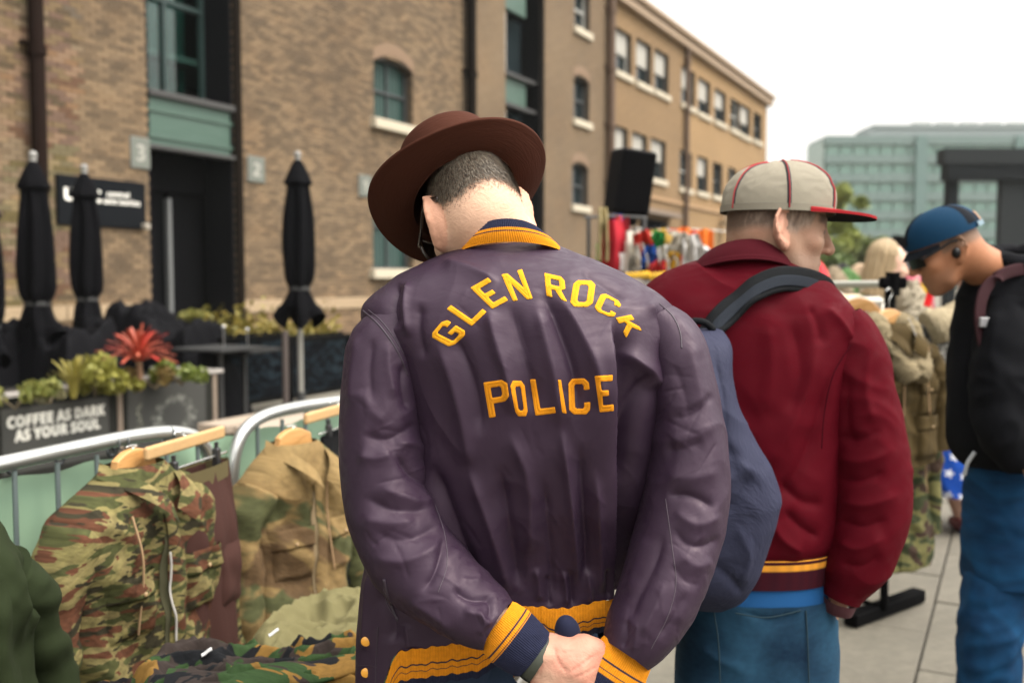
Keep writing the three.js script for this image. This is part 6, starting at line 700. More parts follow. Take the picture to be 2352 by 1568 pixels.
{
  const Z = 5.9, fl = tex(256, 256, (u, v) => { const R = [[.1, .2], [.35, .15], [.6, .25], [.85, .1], [.2, .5], [.48, .45], [.72, .55], [.95, .45], [.08, .8], [.32, .78], [.58, .82], [.82, .8]]; let c = [.006, .05, .30]; for (const [a, b] of R) { const dx = Math.abs(u - a), dy = Math.abs(v - b), d = Math.hypot(Math.min(dx, 1 - dx), Math.min(dy, 1 - dy)), an = Math.atan2(v - b, u - a); if (d < .06 * (1 + .4 * Math.cos(an * 5))) c = [.62, .63, .66]; } return c; }, true), base = new V3(Q(2225, 900, Z).x, 0, -Z), man = thing('person', 'person in a bright blue flowered dress, mostly hidden behind the black-clad man', 'person', base), put = (n, g, m, p = man) => part(n, shift(g, base), m, p);
  const bl = [[Q(2192, 1130, Z), Q(2214, 1200, Z), .05, .042], [Q(2214, 1200, Z), Q(2208, 1262, Z), .042, .032], [Q(2208, 1262, Z), Q(2200, 1276, Z - .08), .03, .025], [Q(2262, 1130, Z + .1), Q(2266, 1270, Z + .1), .05, .035], [Q(2225, 700, Z), Q(2225, 650, Z), .06, .055], [Q(2225, 720, Z), Q(2225, 1000, Z), .1, .12]].map(([a, b, r, s]) => [arr(a), arr(b), r, s]), HO = Q(2228, 608, Z), M = frame([-.5, -.2, .8], [0, 1, 0], HO), toH = inv(M); const bg = solid([base.x - .3, -.02, -Z - .3], [base.x + .3, 1.78, -Z + .3], .014, (x, y, z) => { let d = 1; for (const [a, b, r, s] of bl) d = smin(d, sdC(x, y, z, a, b, r, s), .03); const q = toH(x, y, z); return Math.abs(q[1]) < .2 && Math.abs(q[0]) < .16 && Math.abs(q[2]) < .2 ? smin(d, headD(q[0], q[1], q[2], 1), .02) : d; }); paint(bg, () => [.42, .24, .17]); put('body', bg, phys([1, 1, 1], .55, VC)); put('hair', surf(40, 20, (u, v) => { const a = u * 6.28, t = v * 1.9; return new V3(Math.cos(a) * .088 * Math.sin(t), .05 + Math.cos(t) * .1, -.02 + Math.sin(a) * .105 * Math.sin(t)).applyMatrix4(M); }, true, false), mat([.05, .035, .025], .7));
  const dr = trunk([[700, 2190, 2262, Z, .09], [760, 2176, 2275, Z, .12], [900, 2166, 2285, Z, .14], [1000, 2130, 2300, Z, .18], [1090, 2096, 2310, Z, .22], [1145, 2104, 2312, Z, .24]], 90, 60, {}); planar(dr); put('dress', crease(dr, null, { na: .008, ns: 6 }), cloth([1, 1, 1], .8, { map: rep(fl, 3.2), side: THREE.DoubleSide })); for (const [x, z] of [[2200, Z], [2266, Z + .1]]) { const q = Q(x, 1250, z); put('shoe', box(.09, .07, .22, q.x, .04, -z + .05, .03), mat([.10, .015, .02], .5)); }
}
// ---------- hanging clothes ----------
const camoLizard = tex(512, 512, (u, v) => { const n = .85 + .7 * tn(u, v, 34, 3, 3), w = .06 * tn(u, v, 6, 2, 8); let c = mixc([.21, .18, .065], [.27, .215, .09], clamp(.5 + 2 * tn(u, v, 8, 3, 30))); if (tn(u + w, v * 2, 8, 3, 14) > .055) c = [.07, .075, .024]; if (tn(u + w, v * 2 + .3, 7, 3, 1) > .075) c = [.12, .045, .022]; if (tn(u, v * 2 + .6, 9, 3, 22) > .19) c = [.035, .03, .015]; return c.map(x => x * n * .72); }, true);
const camoTan = tex(512, 512, (u, v) => { const w = tn(u, v, 3, 3, 5), n = .9 + .4 * tn(u, v, 40, 2, 3); let c = mixc([.30, .205, .085], [.24, .155, .062], clamp(.5 + tn(u, v, 5, 3, 8) * 1.5)); const g = tn(u, v, 4, 4, 14) + .4 * w, b = tn(u, v, 3.4, 4, 23); c = mixc(c, [.085, .09, .036], sst(.12, .2, g)); c = mixc(c, [.12, .07, .034], sst(.16, .24, b) * .9); return c.map(x => x * n * .72); }, true);
const camoDPM = tex(512, 512, (u, v) => { const n = .9 + .4 * tn(u, v, 40, 2, 3), w = tn(u, v, 9, 3, 6) * .5; let c = [.032, .068, .02]; if (tn(u, v, 5, 4, 3) + w * .3 > .10) c = [.26, .14, .03]; if (tn(u, v, 4, 4, 12) + w * .2 > .06) c = [.042, .03, .026]; if (tn(u, v, 5, 4, 25) + w * .3 > .12) c = [.007, .008, .01]; return c.map(x => x * n * .72); }, true);
const camoWood = tex(512, 512, (u, v) => { const n = .9 + .4 * tn(u, v, 40, 2, 3), s = Math.sin((v * 5 + 1.2 * tn(u, v, 3, 2, 5)) * 6.283) * .25; let c = [.16, .15, .055]; if (tn(u, v, 5, 3, 3) + s > .12) c = [.04, .05, .02]; if (tn(u, v, 5, 3, 14) - s * .7 > .16) c = [.06, .035, .025]; return c.map(x => x * n * .72); }, true);
const fabric = (map, k = 1.3, o = {}) => cloth([1, 1, 1], .9, { map: rep(map, k), bumpMap: rep(crumple, 3), bumpScale: .004, side: THREE.DoubleSide, ...o });
// between two shoulder points: where the garment hangs and which way it faces
function hangAt(L, R) { const d = R.clone().sub(L); d.y = 0; const w = d.length(); d.normalize(); return { pos: L.clone().add(R).multiplyScalar(.5), turn: Math.atan2(-d.z, d.x), w }; }
function jacketOn(name, label, cat, L, R, { len = .72, m, th = .085, sleeve = .58, pockets = true, seed = 1, collar = 1, inner, openW = .0, zip, tagc, sleeveOut = .05, group, amp = 1, hanger, cords, flare = 1.08 }) {
  const { pos, turn, w } = hangAt(L, R), o = thing(name, label, cat, pos, turn, group), hw = w / 2, nk = .075;
  const T = track([[nk, .075, .055], [nk + .03, .05, .07], [hw * .8, .012, .9 * th], [hw, -.035, th], [hw * 1.0, -.12, th * 1.1], [hw * 1.0, -len * .45, th * 1.15], [hw * flare, -len * .8, th * 1.2], [hw * flare, -len, th * 1.15]]);
  const wr = (x, y, z) => amp * (.016 * N3(x * 11 + seed, y * 3.2, z * 6 + seed) + .012 * (1 - 2.2 * Math.abs(N3(x * 7 + y * 4 + seed, y * 6, seed + 3))) + .004 * N3(x * 36, y * 22, z * 20 + seed));
  const body = surf(150, 110, (u, v) => { const [a, y, b] = T(v), t = u * 6.2832, c = Math.cos(t), s = Math.sin(t), e = 2 / 2.5; return [a * Math.sign(c) * Math.pow(Math.abs(c), e), y + .012 * N3(c * 3, v * 2, seed) * v, b * Math.sign(s) * Math.pow(Math.abs(s), e)]; }, true, false);
  { const p = body.attributes.position, n = body.attributes.normal; for (let i = 0; i < p.count; i++) { const x = p.getX(i), y = p.getY(i), z = p.getZ(i), h = wr(x, y, z) * sst(.06, -.05, y); p.setXYZ(i, x + n.getX(i) * h * .6, y, z + n.getZ(i) * h); } normals(body); planar(body); }
  part('body', body, m, o);
  const front = (x, y) => { let lo = 0, hi = 1; for (let k = 0; k < 18; k++) { const q = (lo + hi) / 2; if (T(q)[1] > y) lo = q; else hi = q; } const [a, , b] = T(lo), c = clamp(Math.abs(x) / a, 0, .999); return b * Math.pow(1 - Math.pow(c, 2.5), 1 / 2.5) + wr(x, y, b) * .9; };
  for (const s of [-1, 1]) { const r0 = .078, pts = [[s * (hw - .04), -.055, 0], [s * (hw + .012), -.12, .0], [s * (hw + .03 + sleeveOut * .5), -.3, .01], [s * (hw + .02 + sleeveOut), -sleeve, .03]], g = tube(pts, t => lerp(r0, .056, t) * (t > .98 ? .96 : 1), 46, 28, .8), p = g.attributes.position, n = g.attributes.normal; for (let i = 0; i < p.count; i++) { const x = p.getX(i), y = p.getY(i), z = p.getZ(i), h = amp * (.013 * N3(y * 11 + seed, x * 9, z * 9 + s * 5) + .006 * N3(y * 26, x * 18, z * 18 + s)); p.setXYZ(i, x + n.getX(i) * h, y, z + n.getZ(i) * h); } normals(g); planar(g); part('sleeve', g, m, o); part('cuff_band', surf(28, 3, (u, v) => { const a = u * 6.2832, e = pts[3]; return [e[0] + Math.cos(a) * .06, e[1] + .05 - v * .055, e[2] + Math.sin(a) * .05]; }, true, false, 1, .05), m, o); }
  if (collar) for (const s of [-1, 1]) { const g = surf(16, 10, (u, v) => { const t = u, x = s * lerp(.012, nk + .035 * v * collar, Math.sin(t * 1.5708)), zf = lerp(front(s * .02, -.05) + .012, -.05, t * t), y = lerp(-.03 - .075 * v * collar, .085 - .03 * v, Math.pow(t, .7)); return [x + s * v * .055 * collar * (1 - t * .4), y, zf + .012 + v * (.022 + .02 * (1 - t))]; }, false, s > 0); planar(g); part('collar', g, m, o); }
  part('placket', planar(surf(6, 60, (u, v) => { const x = (u - .5) * .05 + .006 * Math.sin(v * 9), y = lerp(-.03, -len + .01, v); return [x, y, front(x, y) + .007 + .004 * Math.sin(u * 3.14)]; }, false, true)), m, o);
  if (pockets) for (const s of [-1, 1]) for (const [y0, ph, pw] of [[-.17, .14, .13], [-len * .62, .17, .15]]) { const px = s * (hw * .52), patch = (x0, x1, ya, yb, lift) => planar(surf(14, 12, (u, v) => { const x = lerp(x0, x1, u), y = lerp(ya, yb, v), e = sst(0, .1, Math.min(u, 1 - u, v + .08, 1 - v)); return [x, y, front(x, y) + lift * e - .002]; }, false, true)); part('pocket', patch(px - pw / 2, px + pw / 2, y0, y0 - ph, .016), m, o); part('pocket_flap', patch(px - pw / 2 - .004, px + pw / 2 + .004, y0 + .015, y0 - .045, .024), m, o); part('button', ball(.006, px, y0 - .03, front(px, y0 - .03) + .024, 1, 1, .5, 10), mat([.3, .2, .1], .5), o); }
  if (inner) part('lining', planar(surf(10, 40, (u, v) => { const x = (u - .5) * lerp(.10, .02, sst(0, .25, v)) - .028 * sst(.1, .3, v), y = .04 - v * len * .9; return [x, y, front(x, y) + .004 - .05 * sst(.2, 0, v)]; }, false, true)), inner, o);
  if (zip) part('zip', tube(Array.from({ length: 8 }, (_, i) => { const y = lerp(-.13, -len * .42, i / 7), x = -.022 + .003 * Math.sin(i * 1.3); return [x, y, front(x, y) + .016]; }), .0028, 40, 6), mat([.42, .40, .38], .5), o);
  if (cords) for (const x of cords) part('drawstring', tube([[x, -.02, front(x, -.02) + .02], [x + .004, -.12, front(x, -.12) + .02], [x + .012, -.3, front(x, -.3) + .022]], .0026, 16, 6), mat([.3, .19, .1], .8), o);
  if (tagc) { const [x, y] = tagc; part('price_tag', box(.045, .075, .002, x, y, front(x, y) + .03, .0008), mat([.72, .72, .74], .6), o); part('tag_string', tube([[x, y + .036, front(x, y) + .03], [x + .004, y + .12, front(x, y + .1) + .02], [x + .01, y + .2, front(x, y + .2) + .015]], .001, 8, 5), mat([.6, .6, .6], .8), o); }
  return { o, front, hw, pos, turn };
}
const WOODH = phys([.46, .24, .08], .42, { clearcoat: .3, clearcoatRoughness: .3, bumpMap: rep(grain, 2, 12), bumpScale: .0006 }), CHROME = mat([.62, .62, .6], .22, { metalness: 1 });
function woodHanger(label, pos, turn, w = .4, hook = .012, group = 'wooden hangers') { const o = thing('wooden_hanger', label, 'hanger', pos, turn, group); const sh = new THREE.Shape(); sh.moveTo(-w / 2, -.10); sh.quadraticCurveTo(-w * .3, -.035, -.062, .012); sh.quadraticCurveTo(0, .052, .062, .012); sh.quadraticCurveTo(w * .3, -.035, w / 2, -.10); sh.lineTo(w / 2 - .03, -.125); sh.quadraticCurveTo(w * .24, -.07, .036, -.03); sh.quadraticCurveTo(0, -.012, -.036, -.03); sh.quadraticCurveTo(-w * .24, -.07, -w / 2 + .03, -.125); sh.lineTo(-w / 2, -.10);
  part('bar', bend(new THREE.ExtrudeGeometry(sh, { depth: .014, bevelEnabled: true, bevelSize: .004, bevelThickness: .004, bevelSegments: 2, steps: 1, curveSegments: 14 }).translate(0, 0, -.007), v => { v.z += .5 * v.x * v.x; }), WOODH, o); part('hook', tube([[0, .03, 0], [0, .03 + hook * .55, 0], [.018, .03 + hook * .9, 0], [.0, .03 + hook * 1.15, 0], [-.022, .03 + hook, 0]], .0018, 30, 6), CHROME, o); return o; }
{
  // camouflage jacket on the near barrier
  const j1 = jacketOn('camouflage_jacket', 'red-brown and green striped camouflage jacket hanging on the near barrier', 'jacket', P3(138, 1182, 2.17), P3(452, 1090, 2.62), { m: fabric(camoLizard, 1.9), len: .82, seed: 2, zip: 1, cords: [-.13], amp: 1.45, sleeveOut: .06, sleeve: .62, collar: .5, inner: mat([.04, .038, .016], .95) });
  woodHanger('curved wooden hanger in the camouflage jacket collar', j1.pos.clone().add(new V3(0, .075, .01)), j1.turn, .22);
  // tan camouflage smock
  const j2 = jacketOn('camouflage_smock', 'tan and green faded camouflage smock hanging on the second barrier', 'jacket', P3(566, 1104, 2.78), P3(772, 1040, 3.1), { m: fabric(camoTan, 1.2), len: .66, seed: 9, amp: 1.4, sleeveOut: .02, collar: .42, inner: mat([.16, .115, .06], .9), cords: [.02] });
  woodHanger('orange-brown wooden hanger in the tan smock collar', j2.pos.clone().add(new V3(0, .08, .01)), j2.turn, .22);
  // dark green jacket at the left edge
  jacketOn('green_jacket', 'dark olive green jacket partly cut off at the lower left', 'jacket', P3(-330, 1300, 1.60), P3(22, 1268, 1.88), { m: cloth([.016, .0225, .009], .9, { side: THREE.DoubleSide, br: 8 }), len: .8, seed: 21, sleeveOut: .06, sleeve: .6, amp: 2.1, pockets: false, th: .1, collar: 0 });
  // trousers clipped to hangers
  const clip = (A, B, label, tro) => { const { pos, turn, w } = hangAt(A, B), o = thing('clip_hanger', label, 'hanger', pos, turn, 'wooden clip hangers'); part('bar', box(w, .034, .016, 0, 0, 0, .008), phys([.46, .285, .125], .45, { bumpMap: rep(grain, 1, 6), bumpScale: .0005 }), o); part('rail', tube([[-w * .36, -.055, .012], [0, -.055, .012], [w * .48, -.055, .012]], .0035, 12, 8), CHROME, o); for (const x of [-w * .22, w * .34]) part('clip', [box(.02, .05, .018, x, -.06, .012, .004), cyl(.006, .006, .03, x, -.035, .012, 8)], mat([.08, .08, .085], .3, { metalness: .8 }), o); part('hook', tube([[0, .012, 0], [0, .02, -.01], [.008, .024, -.02], [0, .026, -.03], [-.01, .02, -.03]], .0018, 24, 6), CHROME, o);
    const t = thing('trousers', tro.label, 'trousers', pos, turn), q = surf(60, 90, (u, v) => { const a = u * 6.2832, wd = lerp(w * .40, w * .46, sst(0, .4, v)), c = Math.cos(a), s = Math.sin(a), y = -.075 - v * tro.len; return [w * .08 + c * wd * (1 + .04 * N3(v * 6, c)), y, s * (.03 + .035 * sst(0, .3, v)) + .012 + .016 * N3(c * 4, y * 3, tro.seed) + .008 * N3(c * 11, y * 5, tro.seed)]; }, true, false); part('legs', planar(q), tro.m, t); part('waistband', planar(surf(40, 4, (u, v) => { const a = u * 6.2832; return [w * .08 + Math.cos(a) * w * .405, -.07 - v * .045, Math.sin(a) * .034 + .012]; }, true, false)), tro.wm ?? tro.m, t); if (tro.patch) part('cargo_pocket', planar(surf(12, 12, (u, v) => [w * .05 + u * w * .3, -.28 - v * .16, .075 + .012 * sst(0, .15, Math.min(u, 1 - u, v, 1 - v)) + .008 * N3(u * 3, v * 3, 2)], false, true)), tro.m, t); };
  clip(P3(332, 1050, 2.36), P3(512, 985, 2.72), 'pale wooden clip hanger holding the brown trousers', { label: 'red-brown cotton trousers hanging between the two camouflage jackets', m: cloth([.045, .02, .0165], .9, { side: THREE.DoubleSide, br: 8 }), wm: cloth([.09, .073, .035], .9, { side: THREE.DoubleSide }), len: .62, seed: 3, patch: 1 });
  clip(P3(700, 968, 2.95), P3(850, 915, 3.4), 'pale wooden clip hanger beside the purple jacket sleeve', { label: 'black cotton trousers hanging just left of the purple jacket', m: cloth([.007, .007, .008], .85, { side: THREE.DoubleSide }), len: .6, seed: 8 });
  // trestle table with folded clothes
  const tb = thing('trestle_table', 'low trestle table under the folded army clothes', 'table', P3(620, 1560, 2.05).setY(0), TURN); part('table_top', box(1.5, .03, .62, .1, .56, 0, .006), mat([.16, .12, .08], .8), tb); for (const x of [-.55, .75]) for (const z of [-.25, .25]) part('leg', box(.04, .55, .04, x, .275, z, .004), mat([.12, .09, .06], .8), tb);
  const heap = (name, label, px, py, d, w, l, h, m, seed, turn = TURN, ty = .715) => { const c = P3(px, py, d), o = thing(name, label, 'clothes', [c.x, ty, c.z], turn), R = rng(seed); const g = surf(110, 90, (u, v) => { const x = (u - .5) * 2, z = (v - .5) * 2, m2 = Math.pow(Math.pow(Math.abs(x), 4) + Math.pow(Math.abs(z), 4), .25), e = sst(1.0, .72, m2), q = N3(x * 1.3 + seed, z * 1.4, seed), rr = 1 - 2 * Math.abs(N3(x * 2.2 + z * 1.7 + seed, z * 3.1 - x, seed + 5)), r2 = 1 - 2 * Math.abs(N3(x * 5 - z * 3, z * 6 + x * 2, seed + 9)); return [x * w / 2 * (1 + .12 * N3(z * 2, seed)), Math.max(.002, e * (h * (.72 + .4 * q) + .034 * rr + .013 * r2)) , z * l / 2 * (1 + .12 * N3(x * 2, seed + 3))]; }, false, true); planar(g, 1, 1, 0, 2); part('folded_cloth', g, m, o);
    const sl = surf(24, 50, (u, v) => { const a = u * 6.2832, x = lerp(-w * .3, w * .42, v), r = .045 * (1 - .25 * v); return [x, h * .95 + .012 + r * .45 * Math.sin(a) + .012 * N3(v * 5, u, seed), l * .18 + .05 * Math.sin(v * 3 + seed) + r * 1.3 * Math.cos(a)]; }, true, true); planar(sl, 1, 1, 0, 2); part('sleeve', sl, m, o); return o; };
  heap('folded_shirt', 'pale olive-green shirts piled on the table beside the purple jacket', 850, 1440, 2.3, .66, .62, .12, cloth([.125, .112, .053], .9, { br: 8, side: THREE.DoubleSide }), 4, TURN + .5, .575);
  heap('folded_camouflage', 'green black and orange camouflage jacket folded at the table front', 620, 1510, 1.95, .62, .36, .10, fabric(camoDPM, 2.2), 7, TURN - .9, .635);
  heap('folded_camouflage', 'dark brown camouflage garment at the bottom edge below the folded jacket', 430, 1600, 1.86, .5, .4, .06, fabric(camoDPM, 2.6, { color: lin([.7, .6, .6]) }), 13, TURN - .6, .63);
  heap('folded_trousers', 'black cloth bundle at the bottom edge of the table', 640, 1610, 1.78, .55, .25, .08, cloth([.011, .0125, .014], .85, { side: THREE.DoubleSide }), 17, TURN - .9, .62);
  for (const [px, py, d, lab] of [[628, 1452, 2.0, 'white paper label on the folded camouflage jacket'], [474, 1497, 1.95, 'small white paper label at the left tip of the folded camouflage jacket']]) { const o = thing('paper_label', lab, 'label', P3(px, py, d), .4); part('paper', bend(new THREE.BoxGeometry(.02, .0016, .015, 8, 1, 6), v => { v.y += .006 * Math.sin(v.x * 120); }), mat([.5, .5, .5], .7), o); }
}
// ---------- clothes rail on the right ----------
{
  const zc = 4.35, A = Q(1700, 655, zc + .9), B = Q(2062, 652, zc - .1), rl = thing('clothes_rail', 'black clothes rail with a pale top bar and T-shaped foot', 'clothes rail', [B.x, 0, B.z]), bk = inky([.005, .005, .0055], .75), o = new V3(B.x, 0, B.z), sh = p => p.clone().sub(o);
  part('top_bar', tube([sh(A), sh(A.clone().lerp(B, .5)), sh(B.clone().lerp(A, .02))], .016, 20, 12), mat([.55, .54, .48], .35, { metalness: .5 }), rl);
  const b = sh(B), U = Q(2031, 1405, zc - .05), ux = U.x - o.x, uz = U.z - o.z; part('connector', [cyl(.03, .03, .10, b.x - .02, b.y, b.z, 14).rotateZ(0), box(.11, .05, .05, b.x - .02, b.y + .005, b.z, .012), cyl(.024, .022, .14, b.x - .03, b.y - .08, b.z, 14)], bk, rl);
  part('upright', tube([[b.x - .03, b.y - .06, b.z], [(b.x + ux) / 2 - .02, b.y * .5, (b.z + uz) / 2], [ux, .05, uz]], .018, 12, 12), bk, rl);
  const f0 = Q(1952, 1432, 4.2), f1 = Q(2112, 1392, 4.55), fd = f1.clone().sub(f0).setY(0), L = fd.length(), ft = part('foot', new RoundedBoxGeometry(L, .06, .07, 2, .012), bk, rl); ft.position.set((f0.x + f1.x) / 2 - o.x, .035, (f0.z + f1.z) / 2 - o.z); ft.rotation.y = Math.atan2(-fd.z, fd.x);
  part('brace', tube([[ux - .05, .32, uz - .05], [ux - .25, .36, uz - .22], [ux - .6, .42, uz - .5]], .011, 10, 8), bk, rl); part('brace', tube([[ux - .02, .06, uz], [ux - .3, .1, uz - .25], [ux - .7, .14, uz - .5]], .012, 10, 8), bk, rl);
  const olive = cloth([.06, .041, .016], .92, { br: 8, side: THREE.DoubleSide, map: rep(mottle, 2) });
  const j = jacketOn('parka', 'long olive-brown parka with cream fur collar and white price tag on the rail', 'coat', P3(1945, 770, 4.05), P3(2132, 796, 4.28), { m: olive, len: .52, seed: 31, amp: 1.3, collar: .5, tagc: [.045, -.10], sleeve: .47, sleeveOut: .02, cords: [-.06, .1] }), fur = phys([.34, .27, .155], 1, { sheen: .5, bumpMap: rep(grain, 6), bumpScale: .02 });
  for (const s of [-1, 1]) part('fur_collar', bend(tube([[s * .05, .09, -.04], [s * .09, .05, .03], [s * .075, -.04, .10], [s * .02, -.15, .135]], t => .038 + .012 * Math.sin(t * 9), 40, 16), v => { v.x += .012 * N3(v.x * 40, v.y * 40, v.z * 40); v.z += .014 * N3(v.y * 45, v.x * 40, 3); }), fur, j.o);
  woodHanger('orange wooden hanger in the fur collar of the parka', j.pos.clone().add(new V3(0, .10, 0)), j.turn, .36, .08); 
  jacketOn('camouflage_jacket', 'woodland camouflage jacket hanging low under the olive parka', 'jacket', P3(1960, 960, 4.28), P3(2120, 975, 4.42), { m: fabric(camoWood, 2.2), len: .64, seed: 41, collar: 0, pockets: false, sleeve: .5, sleeveOut: .0, amp: 1.2, flare: 1.2, cords: [.1] });
  const k = jacketOn('fur_coat', 'black and white flecked coat with a fluffy cream collar at the rail end', 'coat', P3(2090, 745, 4.7), P3(2215, 760, 4.9), { m: cloth([1, 1, 1], .95, { map: rep(tex(128, 128, (u, v) => { const a = tn(u, v, 30, 2, 3); return a > .03 ? [.30, .29, .26] : [.02, .02, .022]; }, true), 2.5), side: THREE.DoubleSide }), len: .42, seed: 51, collar: 0, pockets: false, sleeve: .36, sleeveOut: .0 }); part('fur_collar', bend(tube([[-.15, .0, .06], [-.06, .04, .1], [.06, .05, .1], [.16, .0, .06]], t => .075 + .01 * Math.sin(t * 14), 40, 18), v => { v.y += .014 * N3(v.x * 40, v.y * 40, v.z * 40); v.z += .014 * N3(v.y * 45, v.x * 40, 3); }), phys([.45, .37, .235], 1, { sheen: .5, bumpMap: rep(grain, 6), bumpScale: .02 }), k.o);
  woodHanger('orange wooden hanger half hidden behind the maroon shoulder', Q(1975, 700, 4.9), -.3, .34, .06);
  // pale clothes behind the rail
  const back = [[1900, 700, 5.2, [.60, .55, .46], 'white blouse hanging behind the rail near the maroon shoulder'], [1945, 705, 5.3, [.62, .50, .36], 'cream patterned blouse behind the clothes rail'], [1990, 712, 5.1, [.58, .56, .5], 'pale grey shirt behind the clothes rail']]; back.forEach(([x, y, d, c, l], i) => jacketOn('blouse', l, 'shirt', P3(x - 34, y, d), P3(x + 30, y + 4, d + .12), { m: cloth(c.map(x => x * .75), .9, { side: THREE.DoubleSide }), len: .6, seed: 60 + i, collar: .6, pockets: false, sleeve: .45, sleeveOut: 0, th: .05, group: 'pale shirts behind the rail' }));
  const flags = [[1885, 688, [.50, .30, .2], 'tan'], [1922, 690, [.2, .28, .45], 'blue'], [1948, 692, [.62, .40, .08], 'yellow'], [1975, 695, [.55, .06, .07], 'red']]; flags.forEach(([x, y, c, n]) => { const t = thing('cloth_tab', n + ' cloth hanging among the pale shirts behind the rail', 'cloth', Q(x, y, 4.95)); part('cloth', surf(8, 10, (u, v) => [(u - .5) * .05, -v * .075, .012 * Math.sin(u * 6 + v * 3)], false, true), cloth(c, .9, { side: THREE.DoubleSide }), t); });
}
